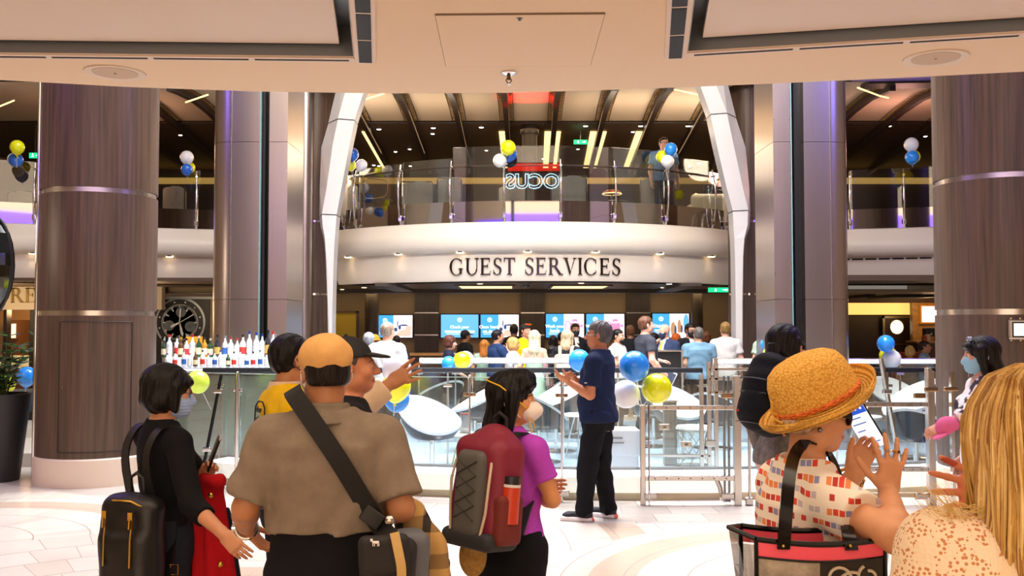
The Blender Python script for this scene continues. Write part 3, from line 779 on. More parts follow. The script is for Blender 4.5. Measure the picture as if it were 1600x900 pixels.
# dark round pillar upstairs
px=828; c=(X(px,21.8),22.0); t=thing('lounge_pillar','dark round pillar with a flared cap in the upper lounge','column',(c[0],c[1],3.56))
obj('shaft',MB().lathe([(.17,3.56),(.17,6.05),(.18,6.1)],28,(c[0],c[1],0)),mat('pillar_dark','#3a3430',.4),t,True,smooth=40)
obj('cap',MB().lathe([(.18,6.08),(.21,6.12),(.21,6.22),(.17,6.3)],28,(c[0],c[1],0)),mat('pillar_dark','#3a3430',.4),t,True,smooth=40)
def exit_sign(c,w,h,lab,zc=6.30):
    t=thing('exit_sign',lab,'sign',c)
    obj('panel',MB().box(c,(w,.05,h)),mat('exit_green','#0fae6b',.4,emit='#12c878',es=1.6),t,True,bev=.004)
    mb=MB(); y=c.y-.027
    # running figure and arrow
    x=c.x-w*.18; z=c.z
    mb.box((x,y,z+h*.28),(h*.16,.004,h*.16)); mb.box((x,y,z+h*.02),(h*.14,.004,h*.34)); mb.box((x-h*.14,y,z-h*.22),(h*.22,.004,h*.1)); mb.box((x+h*.14,y,z-h*.2),(h*.1,.004,h*.24))
    mb.prism([Vector((c.x+w*.12,y,z-h*.06)),Vector((c.x+w*.26,y,z-h*.06)),Vector((c.x+w*.26,y,z-h*.2)),Vector((c.x+w*.4,y,z)),Vector((c.x+w*.26,y,z+h*.2)),Vector((c.x+w*.26,y,z+h*.06)),Vector((c.x+w*.12,y,z+h*.06))],(0,-.004,0))
    obj('symbol',mb,mat('exit_white','#ffffff',.5,emit='#eafff4',es=3),t,True)
    obj('hanger',MB().bb((c.x-.01,c.y-.01,c.z+h/2),(c.x+.01,c.y+.01,zc)),M_GREYMET,t,True)
exit_sign(at(907,222,22.6),.32,.10,'green exit sign hanging from the dark ceiling of the upper lounge')
exit_sign(at(1124,453,19.0),.44,.09,'green exit sign at right under the guest services fascia',2.50)
exit_sign(at(55,243,22.0),.26,.12,'green exit sign at the far left of the upper deck')
# violet tiled ceiling patch over right bay
mb=MB(); mb.bb((6.0,14.2,6.0),(11,16.8,6.05)); struct('ceiling_violet',mb,M_PURP)
mb=MB(); mb.prism([Vector((6.3,16.8,5.96)),Vector((11,16.5,5.96)),Vector((11,16.9,5.96)),Vector((6.3,17.2,5.96))],(0,0,.08)); struct('trim_5',mb,M_RIB)
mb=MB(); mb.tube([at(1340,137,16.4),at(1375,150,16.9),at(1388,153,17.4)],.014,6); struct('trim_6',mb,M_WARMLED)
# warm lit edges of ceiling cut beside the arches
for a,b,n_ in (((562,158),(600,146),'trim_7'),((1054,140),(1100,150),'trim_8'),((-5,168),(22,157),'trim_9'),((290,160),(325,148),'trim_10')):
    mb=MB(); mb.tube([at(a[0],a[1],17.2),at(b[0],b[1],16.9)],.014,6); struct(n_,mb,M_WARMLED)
# ---------------------------------------------------------------- guest services hall (lower level, behind the well)
YB=24.0
M_GSW=mat('desk_wall','#9b8568',.55); M_GSC=mat('desk_ceiling','#54483a',.5)
struct('wall_services_back',MB().bb((-5.2,YB,0),(6.4,YB+.2,2.6)),M_GSW)
struct('wall_services_left',MB().bb((-5.3,19.4,0),(-5.1,YB+.2,2.6)),mat('side_wall','#8a7450',.6))
struct('wall_services_right',MB().bb((6.3,19.4,0),(6.5,YB+.2,2.6)),mat('side_wall','#8a7450',.6))
mb=MB(); mb.prism([Vector((q[0].x,q[0].y,2.50)) for q in bal_path(40,BR-.15)]+[Vector((6.5,19.4,2.50)),Vector((6.5,YB+.2,2.50)),Vector((-5.3,YB+.2,2.50)),Vector((-5.3,19.4,2.50))],(0,0,.08)); struct('ceiling_services',mb,M_GSC)
struct('ceiling_beam',MB().bb((-5.0,21.4,2.42),(6.2,21.8,2.5)).bb((-2.6,18.2,2.44),(-2.2,21.4,2.5)).bb((3.2,18.2,2.44),(3.6,21.4,2.5)),mat('beam_brown','#443a30',.5))
for k,(a,b) in enumerate(((718,800),(863,948))):
    x0,x1=X(a,19.6),X(b,19.6)
    t=thing('ceiling_light_panel','warm glowing rectangular recess in the lower ceiling, '+('left' if k==0 else 'right')+' of the dome camera','ceiling light',((x0+x1)/2,19.7,2.49))
    obj('diffuser',MB().bb((x0,19.0,2.485),(x1,20.6,2.495)),M_WARMLED,t,True)
    mb=MB()
    for lo,hi in (((x0-.06,18.94,2.47),(x1+.06,19.0,2.5)),((x0-.06,20.6,2.47),(x1+.06,20.66,2.5)),((x0-.06,19,2.47),(x0,20.6,2.5)),((x1,19,2.47),(x1+.06,20.6,2.5))): mb.bb(lo,hi)
    obj('frame',mb,M_GSC,t,True)
for px,py in ((535,452),(569,449),(617,446),(750,443),(908,442),(1046,443),(937,453),(601,464),(641,462),(700,465),(832,461),(880,461),(970,461),(1024,460),(632,452),(1036,449),(526,460)):
    p=atz(px,py,2.50)
    for _ in range(30):
        dx_=p.x-BC[0]; ya=BC[1]-math.sqrt(max(.1,(BR-.15)**2-dx_*dx_))+.35
        if p.y>=ya: break
        p=Vector((X(px,p.y+.08),p.y+.08,2.5))
    if p.y>23.6: p=Vector((X(px,23.5),23.5,2.5))
    downlight(p,.06,'small warm downlight in the low ceiling over the guest services desks','guest services downlights',mat('warm_lens','#ffe9c8',.5,emit='#ffe0b0',es=7))
c=atz(822,440,2.50); c=Vector((X(822,18.2),18.2,2.5)); t=thing('dome_camera','black dome security camera under the ceiling between two light recesses','camera',c)
obj('mount',MB().lathe([(.10,0),(.10,-.03),(.085,-.04),(0,-.04)],20,c),M_GREYMET,t,True,smooth=40)
obj('dome',MB().sphere(c+Vector((0,0,-.045)),(.075,.075,.07),18,10),mat('dome_black','#15161a',.08,coat=1),t,True,smooth=True)
for i,(a,b) in enumerate(((648,685),(814,851),(979,1016))):
    mb=MB(); x0,x1=X(a,YB-.12),X(b,YB-.12); t=thing('desk_pier','dark wood pier between wall screens, '+('behind woman in dark flowered top','behind the man in yellow shirt','behind the walking man in charcoal tee')[i],'pier',((x0+x1)/2,YB,0))
    obj('veneer',MB().bb((x0,YB-.12,0),(x1,YB-.002,2.495)),M_WOODD,t,True)
    obj('trim_line',MB().bb((x0,YB-.135,1.99),(x1,YB-.12,2.02)).bb((x0,YB-.135,1.44),(x1,YB-.12,1.47)),M_SATIN,t,True)
for i,(px,r) in enumerate(((579,.17),(1092,.14))):
    x=X(px,23.0); t=thing('hall_pillar','dark round pillar '+('left of the wall screens' if i==0 else 'right of the wall screens'),'column',(x,23.2,0))
    obj('shaft',MB().lathe([(r,0),(r,2.5)],24,(x,23.2,0)),mat('hall_pillar_brown','#463a2e',.4),t,True,smooth=40)
    obj('base_ring',MB().lathe([(r+.02,0),(r+.02,.12),(r,.14)],24,(x,23.2,0)),M_SATIN,t,True,smooth=40)
# yellow lit doorway on the left
x0,x1=X(524,23.6),X(558,23.6)
struct('door_1',MB().bb((x0-.3,23.5,0),(x1,23.6,Z(489,23.6))),mat('yellow_opening','#a98a2c',.6,emit='#c79a18',es=.10))
struct('trim_11',MB().bb((x1,23.45,0),(x1+.05,23.6,Z(486,23.6))).bb((x0-.3,23.45,Z(489,23.6)),(x1+.05,23.6,Z(486,23.6))),M_BROWN)
# wall screens
M_SC_BEZ=mat('screen_bezel','#0a0a12',.3)
M_SB=mat('screen_blue','#4aa9e0',.4,emit='#3fa6e6',es=.95); M_SB2=mat('screen_skyblue','#6db6ec',.4,emit='#5fb2f2',es=1.0)
M_SW=mat('screen_white','#f4f0f6',.4,emit='#efeaf6',es=1.0); M_STX=mat('screen_text','#ffffff',.5,emit='#ffffff',es=1.15)
M_SPK=mat('screen_pink','#e59bc8',.5,emit='#e48cc4',es=.9); M_SKN=mat('screen_peach','#eec3b6',.5,emit='#f0c4b6',es=.9); M_SNV=mat('screen_navy','#38507c',.5,emit='#3c568a',es=.7)
M_STAN=mat('screen_tan','#c79a72',.5,emit='#c8966c',es=.8)
def screen(i,a,b,y0,y1,kind,lab,txt):
    Y=YB-.1; x0,x1=X(a,Y),X(b,Y); z1,z0=Z(y0,Y),Z(y1,Y); w=x1-x0; h_=z1-z0
    t=thing('wall_screen',lab,'screen',((x0+x1)/2,Y,z0),0,'screens on the back wall')
    obj('bezel',MB().bb((x0,Y,z0),(x1,Y+.08,z1)),M_SC_BEZ,t,True,bev=.008)
    yy=Y-.004; b_=.025; A,B_,C,D=x0+b_,x1-b_,z0+b_,z1-b_
    split=A+(B_-A)*.47 if kind!='full' else B_
    obj('blue_field',MB().bb((A,yy-.002,C),(split,yy,D)),M_SB if kind!='full' else M_SB2,t,True)
    if kind!='full': obj('picture_field',MB().bb((split,yy-.002,C),(B_,yy,D)),M_SW,t,True)
    yt=yy-.006; mb=MB(); cx=(A+split)/2
    # small crest outline
    mb.tube([(cx+.05*math.cos(k*PI/8),yt,D-.13+.05*math.sin(k*PI/8)) for k in range(16)],.007,4,closed=True); mb.box((cx,yt,D-.13),(.012,.004,.07)); mb.box((cx,yt,D-.12),(.06,.004,.012))
    for k,line in enumerate(txt): add_text(mb,line,.105 if kind!='full' else .10,(cx,yt,D-.34-k*.105),(1,0,0),(0,0,1),bold=.002)
    for k in range(2): mb.box((cx,yt,C+.12-k*.035),((split-A)*.7,.003,.008))
    obj('caption',mb,M_STX,t,True)
    def shape(name,m,fn):
        q=MB(); fn(q); obj(name,q,m,t,True)
    U=lambda u,v:(split+(B_-split)*u, C+(D-C)*v)
    def blob(q,u,v,ru,rv,lay=0,n=20):
        cx_,cz=U(u,v); w_=(B_-split)*ru; h2=(D-C)*rv
        q.prism([Vector((cx_+w_*math.cos(2*PI*k/n),yy-.004-lay*.002,cz+h2*math.sin(2*PI*k/n))) for k in range(n)],(0,-.002,0))
    if kind=='hands':
        shape('picture_hand',M_SKN,lambda q:(blob(q,.62,.2,.36,.16),blob(q,.8,.42,.18,.12,1),blob(q,.3,.14,.2,.08,1)))
        shape('picture_bottle',M_SNV,lambda q:(blob(q,.12,.36,.09,.09),blob(q,.33,.46,.07,.10,1),blob(q,.22,.62,.025,.16,2),blob(q,.55,.55,.22,.035,1)))
    if kind=='teapot':
        def f(q): blob(q,.55,.45,.26,.30); blob(q,.55,.74,.14,.05,1); blob(q,.88,.5,.07,.06,1)
        shape('picture_pot',M_SPK,f)
        q=MB(); cx_,cz=U(.2,.5); q.tube([(cx_+.07*math.cos(k*PI/7),yy-.006,cz+.11*math.sin(k*PI/7)) for k in range(14)],.014,5,closed=True); obj('picture_handle',q,M_SPK,t,True)
        shape('picture_glaze',M_SW,lambda q: blob(q,.55,.64,.2,.035,4))
    if kind=='room':
        shape('picture_room',M_STAN,lambda q:(blob(q,.18,.35,.13,.3),blob(q,.5,.42,.10,.34,1)))
        shape('picture_curtain',M_SB2,lambda q:(blob(q,.85,.62,.14,.36)))
        shape('picture_shadow',M_SNV,lambda q:(blob(q,.3,.3,.05,.22,3),blob(q,.62,.34,.05,.2,3)))
        shape('picture_bed',M_SW,lambda q:(blob(q,.65,.1,.34,.12,5)))
screen(0,587,646,491,529,'hands','wall screen with hand-washing picture, leftmost, left of the dark pier',['Clean','hands'])
screen(1,687.5,749,490,529,'full','all blue wall screen reading Check your statement anytime',['Check your','statement anytime'])
screen(2,749.5,812,490,529,'hands','wall screen reading Clean hands on deck with hand-washing picture',['Clean hands','on deck'])
screen(3,851.5,914,489,529,'teapot','pink teapot wall screen reading Wash your hands, left of its twin',['Wash your','hands'])
screen(4,914.5,977,489,529,'teapot','pink teapot wall screen directly behind the grey-haired man, right of its twin',['Wash your','hands'])
screen(5,1018,1078,488.5,529,'room','rightmost wall screen, cabin picture, reading Dial 0 to',['Dial 0 to','get help'])
# service desk
x0,x1=X(640,21.3),X(1000,21.3); t=thing('service_desk','long low desk with tan top in front of the wall screens','desk',((x0+x1)/2,21.5,0))
obj('worktop',MB().bb((x0,21.0,1.03),(x1,21.7,1.08)),mat('desk_top','#c69a63',.35),t,True,bev=.01)
obj('front_panel',MB().bb((x0+.05,21.1,0),(x1-.05,21.6,1.03)),M_WOODD,t,True)
obj('toe_kick',MB().bb((x0+.02,21.08,0),(x1-.02,21.1,.12)),M_SATIN,t,True)
# black queue podium
c=at(1040,596,15.2); t=thing('podium','slim black podium with silver edge strips by the man in blue suit','podium',(c.x,15.2,0))
w=.21
obj('body',MB().bb((c.x-w,15.0,0),(c.x+w,15.4,Z(549,15.2))),M_BLACK,t,True,bev=.008)
obj('edge_strip',MB().bb((c.x-w-.045,14.98,0),(c.x-w,15.1,Z(549,15.2))).bb((c.x+w,14.98,0),(c.x+w+.03,15.1,Z(549,15.2))),M_SATIN,t,True)
obj('top_cap',MB().bb((c.x-w-.045,14.96,Z(549,15.2)),(c.x+w+.03,15.42,Z(549,15.2)+.02)),M_SATIN,t,True)

# ---------------------------------------------------------------- left bay: shop front and watch poster
YS=20.2
struct('wall_shop_header',MB().bb((-13.9,YS-.2,Z(484,YS)),(-7.3,YS,2.6)),mat('shop_header','#cdbb9f',.6))
struct('wall_shop_back',MB().bb((-13.9,22.2,0),(-6.6,22.4,2.4)),mat('shop_inside','#9c7c55',.6))
struct('ceiling_left_bay',MB().bb((-14,17.4,2.5),(-5.3,YS,2.56)).bb((-14,YS,2.3),(-5.3,22.4,2.36)),M_BROWN)
gl,wid=serif_text('REG',.30,.06); t=thing('shop_lettering','gold serif letters REG on the beige shop header beside the left column','sign',at(40,470,YS-.2))
x=X(16,YS-.2)
for ch,P in gl:
    mb=MB()
    for q in P:
        q=[(x+a*1.05,Z(473,YS-.2)+b) for a,b in q]
        if sum(q[i][0]*q[(i+1)%len(q)][1]-q[(i+1)%len(q)][0]*q[i][1] for i in range(len(q)))<0: q=q[::-1]
        mb.prism([Vector((a,YS-.23,b)) for a,b in q],(0,.03,0))
    obj('letter',mb,mat('gold_letter','#b79a56',.3,.7),t,True)
x0,x1=X(9,YS),X(14,YS)
struct('trim_12',MB().bb((x0,YS-.1,0),(x1,YS+.1,Z(484,YS))).bb((X(50,YS),YS-.1,0),(X(56,YS),YS+.1,Z(484,YS))),M_BLACK)
c=at(20,512,21.6); t=thing('display_niche','lit display niche with cream glow inside the left shop','display case',(c.x,21.8,0))
obj('case',MB().bb((X(12,21.6),21.6,.0),(X(30,21.6),22.1,Z(500,21.6))),mat('walnut','#5a3b22',.4),t,True)
obj('lit_panel',MB().bb((X(13,21.6),21.58,Z(528,21.6)),(X(25,21.6),21.6,Z(506,21.6))),mat('niche_glow','#fff0c8',.5,emit='#ffe6b0',es=1.3),t,True)
obj('shelf',MB().bb((X(12,21.6),21.5,Z(530,21.6)),(X(30,21.6),21.6,Z(528,21.6))),mat('walnut','#5a3b22',.4),t,True)
t=thing('picture_frame','dark framed picture on the back wall inside the left shop','picture',at(42,520,22.1))
obj('frame',MB().bb((X(33,22.1),22.1,Z(530,22.1)),(X(47,22.1),22.18,Z(508,22.1))),mat('walnut','#5a3b22',.4),t,True,bev=.01)
obj('canvas',MB().bb((X(35,22.1),22.09,Z(528,22.1)),(X(45,22.1),22.1,Z(510,22.1))),mat('canvas_brown','#7d6a4e',.7),t,True)
t=thing('shop_counter','glass topped brown counter glowing inside the left shop','counter',(X(35,20.9),20.9,0))
obj('base',MB().bb((X(0,20.9),20.7,0),(X(56,20.9),21.3,Z(575,20.9))),mat('walnut','#5a3b22',.4),t,True)
obj('glass_top',MB().bb((X(0,20.9),20.68,Z(575,20.9)),(X(56,20.9),21.3,Z(556,20.9))),mat('case_glow','#cfc7a4',.15,emit='#d8c88a',es=.35),t,True,bev=.01)
struct('floor_stage',MB().bb((-12,11.6,0),(-5.55,13.2,.16)).bb((-12,13.2,0),(-5.55,19.5,.30)),mat('stage_stone','#d2cdbd',.35,var=.06,vscale=(2,2,2)))
t=thing('pouf','low dark teal pouf on the stone step left of the column','pouf',(X(42,14.5),14.5,.30))
obj('cushion',MB().lathe([(0,.12),(.40,.12),(.44,.16),(.44,.36),(.40,.42),(0,.43)],28,(X(42,14.5),14.5,.30)),mat('pouf_teal','#2a3f4c',.7),t,True,smooth=50)
obj('base',MB().lathe([(0,0),(.36,0),(.36,.12),(0,.12)],28,(X(42,14.5),14.5,.30)),M_BLACK,t,True,smooth=40)
# chrome oval sculpture at the very left edge
c=at(-8,415,9.2); t=thing('oval_sculpture','dark mirrored oval sculpture with facets cut off at the left edge','sculpture',(c.x,9.2,0))
mb=MB(); mb.sphere(c,(.18,.15,.44),20,12); obj('disc',mb,mat('smoked_mirror','#565a5a',.06,1.0),t,True)
mb=MB(); mb.tube([c+Vector((.165*math.cos(a),-.02,.46*math.sin(a))) for a in [2*PI*i/40 for i in range(40)]],.018,8,closed=True); obj('rim',mb,M_BLACK,t,True,smooth=50)
obj('pole',MB().cyl((c.x,9.2,0),(c.x,9.2,c.z-.43),.02),M_CHROME,t,True)
# watch poster
YW=20.6; struct('wall_watch',MB().bb((-8.1,YW,0),(-5.3,YW+.2,2.6)),mat('watch_wall','#b29c7c',.6))
struct('trim_13',MB().bb((-8.1,YW-.35,Z(468,YW)),(-5.3,YW,Z(459,YW))),M_GREYMET)
c=at(281,504,YW-.06); r=.53
t=thing('watch_poster','large poster of a black chronograph watch face on the left bay wall','poster',(c.x,YW-.02,0))
obj('backing',MB().bb((c.x-.75,YW-.03,.7),(c.x+.62,YW,Z(468,YW))),mat('poster_black','#101214',.4),t,True)
def disc(mb,cx,cz,rr,y,n=48,r0=0):
    if r0: mb.lathe([(r0,0),(rr,0),(rr,.004),(r0,.004),(r0,0)],n,(cx,y,cz),Matrix(((1,0,0),(0,0,-1),(0,1,0))))
    else: mb.prism([Vector((cx+rr*math.cos(2*PI*k/n),y,cz+rr*math.sin(2*PI*k/n))) for k in range(n)],(0,-.004,0))
mb=MB(); disc(mb,c.x,c.z,r*1.02,c.y+.02,r0=r*.93); disc(mb,c.x,c.z,r*.74,c.y-.0,r0=r*.715); 
mb.prism([Vector((c.x-r*.75,c.y+.02,c.z-r*.6)),Vector((c.x+r*.6,c.y+.02,c.z-r*.6)),Vector((c.x+r*.55,c.y+.02,c.z-r*1.6)),Vector((c.x-r*.7,c.y+.02,c.z-r*1.6))],(0,-.004,0))
obj('case',mb,mat('watch_steel','#a9b2b6',.3,.5),t,True)
mb=MB(); disc(mb,c.x,c.z,r*.93,c.y+.006); obj('dial',mb,mat('dial_black','#0b0c0e',.4),t,True)
mb=MB(); yy=c.y-.008
for k in range(60):
    a=2*PI*k/60; L=.10 if k%5==0 else .03; r1=r*.70; w=.012 if k%5==0 else .005
    d=Vector((math.sin(a),0,math.cos(a))); s=Vector((math.cos(a),0,-math.sin(a))); o_=Vector((c.x,yy,c.z))
    r1=.70*r; mb.prism([o_+d*r1+s*w,o_+d*r1-s*w,o_+d*(r1-L)-s*w,o_+d*(r1-L)+s*w],(0,-.003,0))
for k in range(12):
    a=2*PI*k/12+.26; mb.box((c.x+r*.84*math.sin(a),yy,c.z+r*.84*math.cos(a)),(.03,.003,.03))
mb.box((c.x+r*.32,yy,c.z-r*.55),(.07,.003,.08))
obj('markers',mb,mat('marker_white','#dfe6e8',.5),t,True)
for k,(u,v) in enumerate(((.05,.42),(-.42,-.12),(.42,-.16))):
    mb=MB(); disc(mb,c.x+r*u,c.z+r*v,r*.21,yy,28,r0=r*.05); mb.box((c.x+r*u,yy-.004,c.z+r*v),(r*.04,.003,r*.34)); 
    mb.prism([Vector((c.x+r*u,yy-.006,c.z+r*v)),Vector((c.x+r*(u-.16),yy-.006,c.z+r*(v-.12))),Vector((c.x+r*(u-.05),yy-.006,c.z+r*(v-.19)))],(0,-.003,0))
    obj('subdial',mb,mat('subdial_grey','#5d666a',.6),t,True)
mb=MB()
for a,L,w in ((.06,.62,.018),(2.9,.60,.03),(4.25,.42,.03),(1.05,.7,.010)):
    d=Vector((math.sin(a),0,math.cos(a))); s=Vector((math.cos(a),0,-math.sin(a))); o_=Vector((c.x,yy-.01,c.z))
    mb.prism([o_+s*w*.4,o_+d*r*L*.8+s*w,o_+d*r*L,o_+d*r*L*.8-s*w,o_-s*w*.4],(0,-.003,0))
obj('hands',mb,mat('marker_white','#dfe6e8',.5),t,True)
# yellow backlit ad standing on the bar back
c=at(303,542,15.5); w,h_=.24,.37; t=thing('backlit_ad','small backlit amber advert panel standing behind the bar bottles','sign',(c.x,15.5,c.z-h_))
obj('panel',MB().bb((c.x-w/2-.01,15.5,c.z-h_),(c.x+w/2,15.55,c.z+h_*.45)),mat('ad_amber','#d88a1a',.5,emit='#e0901c',es=.9),t,True)
mb=MB(); y=15.49; mb.sphere((c.x,y,c.z-.12),(.085,.01,.12),16,8); mb.box((c.x,y,c.z-.26),(.12,.01,.14)); obj('bright_shape',mb,mat('ad_bright','#ffd25a',.5,emit='#ffcf52',es=1.4),t,True)
mb=MB(); mb.sphere((c.x-.03,y-.006,c.z+.02),(.11,.008,.035),16,8); mb.box((c.x-.02,y-.006,c.z+.06),(.10,.008,.06)); obj('hat_shape',mb,mat('ad_brown','#7a4a10',.5,emit='#80501a',es=.5),t,True)
obj('stand',MB().bb((c.x-.05,15.5,0),(c.x+.05,15.54,c.z-h_)),M_BLACK,t,True)

# ---------------------------------------------------------------- right bay: cafe
YC=19.6
struct('ceiling_right_bay',MB().bb((5.2,17.2,2.50),(14,19.4,2.60)),M_BROWN)
struct('wall_cafe_header',MB().bb((6.6,19.0,Z(428,19.0)),(13.9,19.2,2.5)),mat('cafe_header','#6b5240',.5))
struct('trim_14',MB().bb((6.6,18.85,Z(438,18.85)),(13.9,19.0,Z(428,18.85))),M_SATIN)
mb=MB(); mb.bb((6.6,19.2,2.36),(14,23.5,2.42)); struct('ceiling_cafe',mb,mat('cafe_ceiling','#8a775f',.6))
mb=MB(); mb.bb((6.9,22.9,1.95),(13.9,23.0,2.36)); struct('trim_15',mb,M_COVE)
mb=MB(); mb.bb((X(1345,21),20.6,2.30),(X(1358,21),22.1,2.36)); mb.bb((X(1385,21),20.6,2.30),(X(1455,21),22.1,2.36)); struct('trim_16',mb,M_DARKGAP)
struct('wall_cafe_back',MB().bb((6.6,23.2,0),(14,23.4,2.5)),mat('cafe_dark','#2c211a',.5))
struct('wall_cafe_bulkhead',MB().bb((6.6,22.6,Z(473,22.6)),(14,23.2,Z(463,22.6))),M_BROWN)
# porthole door
Yd=23.1; x0,x1=X(1378,Yd),X(1425,Yd); z1=Z(494,Yd)
t=thing('porthole_door','dark cafe door with a lit round porthole and metal frame','door',((x0+x1)/2,Yd,0))
obj('leaf',MB().bb((x0+.05,Yd-.04,0),(x1-.05,Yd,z1-.05)),mat('door_brown','#36261c',.4),t,True)
obj('frame',MB().bb((x0,Yd-.06,0),(x0+.05,Yd,z1)).bb((x1-.05,Yd-.06,0),(x1,Yd,z1)).bb((x0,Yd-.06,z1-.05),(x1,Yd,z1)).bb((x0+.05,Yd-.06,Z(537,Yd)-.03),(x1-.05,Yd-.03,Z(537,Yd))),mat('door_frame_metal','#8d8778',.3,.9),t,True)
c=at(1401,511,Yd-.05); mb=MB(); mb.prism([Vector((c.x+.15*math.cos(2*PI*k/32),c.y,c.z+.16*math.sin(2*PI*k/32))) for k in range(32)],(0,-.01,0)); obj('porthole',mb,mat('porthole_glow','#fff3cc',.5,emit='#fff0c4',es=1.5),t,True)
mb=MB(); mb.tube([c+Vector((.165*math.cos(2*PI*k/32),-.006,.175*math.sin(2*PI*k/32))) for k in range(32)],.016,6,closed=True); obj('porthole_ring',mb,M_SATIN,t,True)
# tiled tan side wall, menu screen, counter
Yt=22.4; struct('wall_cafe_tile',MB().bb((X(1426,Yt),Yt,0),(14,Yt+.15,Z(473,Yt))),mat('tan_tile','#b08a50',.35,var=.25,vscale=(12,12,14)))
c=at(1452,491,Yt-.08); t=thing('menu_screen','white menu screen with an orange frame on the cafe wall','screen',(c.x,Yt-.08,c.z-.25))
x0,x1,z0,z1=X(1438,Yt-.1),X(1470,Yt-.1),Z(506,Yt-.1),Z(476,Yt-.1)
obj('frame',MB().bb((x0,Yt-.1,z0),(x1,Yt,z1)),mat('menu_frame','#b5701e',.4,emit='#c07a20',es=.3),t,True,bev=.01)
obj('display',MB().bb((x0+.04,Yt-.106,z0+.04),(x1-.04,Yt-.1,z1-.04)),mat('menu_white','#eef0ff',.4,emit='#eef0ff',es=1.2),t,True)
mb=MB()
for k in range(6): mb.box(((x0+x1)/2-.03,Yt-.109,z1-.11-k*.05),(.22-.04*(k%3),.003,.008))
obj('menu_lines',mb,mat('menu_text','#8f97b5',.5,emit='#8890b0',es=.6),t,True)
x0=X(1434,21.0); t=thing('cafe_counter','wood cafe counter with stacked boxes on the shelf, right bay','counter',(x0+.6,21.3,0))
obj('body',MB().bb((x0,21.0,0),(x0+2.2,21.5,Z(536,21))),mat('walnut','#5a3b22',.4),t,True)
obj('top',MB().bb((x0-.05,20.95,Z(536,21)),(x0+2.2,21.55,Z(533,21))),mat('desk_top','#c69a63',.35),t,True)
for k,(px,cc,hh) in enumerate(((1444,'#b5573a',.12),(1449,'#d8c9a4',.15),(1455,'#c98a4a',.10))):
    x=X(px,21.1); b_=obj('snack_box',MB().bb((x-.04,21.05,Z(533,21)),(x+.04,21.15,Z(533,21)+hh)).bb((x-.042,21.048,Z(533,21)+hh*.4),(x+.042,21.152,Z(533,21)+hh*.6)),mat('snack_'+str(k),cc,.6),None,bev=.004)
    tag(b_,('red snack box on the cafe counter','cream snack box on the cafe counter','tan snack box on the cafe counter')[k],'box')
c=at(1452,515,21.3); t=thing('coffee_machine','dark coffee machine on the cafe counter under the menu screen','coffee machine',(c.x,21.3,Z(533,21)))
obj('body',MB().bb((c.x-.10,21.22,Z(533,21)),(c.x+.16,21.45,Z(512,21))),M_BLACK,t,True,bev=.02)
obj('spout',MB().cyl((c.x,21.20,Z(520,21)),(c.x,21.20,Z(524,21)),.02),M_CHROME,t,True)
t=thing('bench','low red bench in the cafe beside the seated man','bench',(X(1425,19.2),19.2,0))
obj('seat',MB().bb((X(1410,19),18.9,.40),(X(1462,19),19.5,.50)),mat('bench_red','#a33a28',.6),t,True,bev=.02)
obj('backrest',MB().bb((X(1410,19),19.5,.45),(X(1462,19),19.62,Z(550,19.5))),mat('bench_red','#a33a28',.6),t,True,bev=.02)
obj('base',MB().bb((X(1412,19),18.95,0),(X(1460,19),19.5,.40)),M_BLACK,t,True)
# dashed air slots on the right fascia
for k in range(9):
    pass
mb=MB()
for q0,q1 in [(P_R[i],P_R[i+1]) for i in range(4,15)]:
    for u in (0,.5):
        a=q0[0].lerp(q1[0],u+.04); b=q0[0].lerp(q1[0],u+.46); o=q0[1]
        mb.prism([a+o*(-.055)+Vector((0,0,2.97)),b+o*(-.055)+Vector((0,0,2.97)),b+o*(-.055)+Vector((0,0,3.0)),a+o*(-.055)+Vector((0,0,3.0))],o*.006)
struct('trim_17',mb,M_DARKGAP)

# control panel on the right column
a=cyl_ang(cR,.617,1592); p=cyl_pt(cR,.647,a,Z(515,9.02)); nrm=Vector((math.sin(a),-math.cos(a),0)); sd=Vector((math.cos(a),math.sin(a),0))
t=thing('wall_panel','small framed control screen on the right column at the picture edge','control panel',p); rot=Matrix((sd,-nrm,Vector((0,0,1)))).transposed()
obj('frame',MB().box(p,(.21,.06,.19),rot),M_SATIN,t,True,bev=.012)
obj('screen',MB().box(p+nrm*.032,(.125,.006,.115),rot),mat('panel_screen','#e8fff0',.3,emit='#e9fff2',es=1.3),t,True)
obj('screen_border',MB().box(p+nrm*.030,(.155,.004,.145),rot),M_BLACK,t,True)
mb=MB()
for i in (-1,1):
    for k in (-1,0,1): mb.sphere(p+sd*(k*.08)+nrm*.01+Vector((0,0,i*.10)),.014,10,6)
obj('knob',mb,mat('brass','#b8935a',.25,1.0),t,True,smooth=True)
# ---------------------------------------------------------------- well edge: kerb, front glass, rails, gates
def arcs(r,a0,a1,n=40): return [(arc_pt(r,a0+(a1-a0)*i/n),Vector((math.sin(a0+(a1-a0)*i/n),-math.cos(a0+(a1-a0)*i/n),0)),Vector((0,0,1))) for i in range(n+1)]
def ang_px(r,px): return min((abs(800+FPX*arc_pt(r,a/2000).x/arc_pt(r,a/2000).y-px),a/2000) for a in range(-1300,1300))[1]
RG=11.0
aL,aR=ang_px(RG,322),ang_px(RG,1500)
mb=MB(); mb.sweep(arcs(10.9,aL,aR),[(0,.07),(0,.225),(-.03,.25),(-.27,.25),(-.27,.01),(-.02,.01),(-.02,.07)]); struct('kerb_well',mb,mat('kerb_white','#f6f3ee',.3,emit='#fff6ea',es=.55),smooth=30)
mb=MB(); mb.sweep(arcs(10.89,aL,aR),[(0,.0),(0,.07),(-.02,.07),(-.02,.0)]); struct('baseboard_kerb',mb,mat('kerb_beige','#cdbb98',.45))
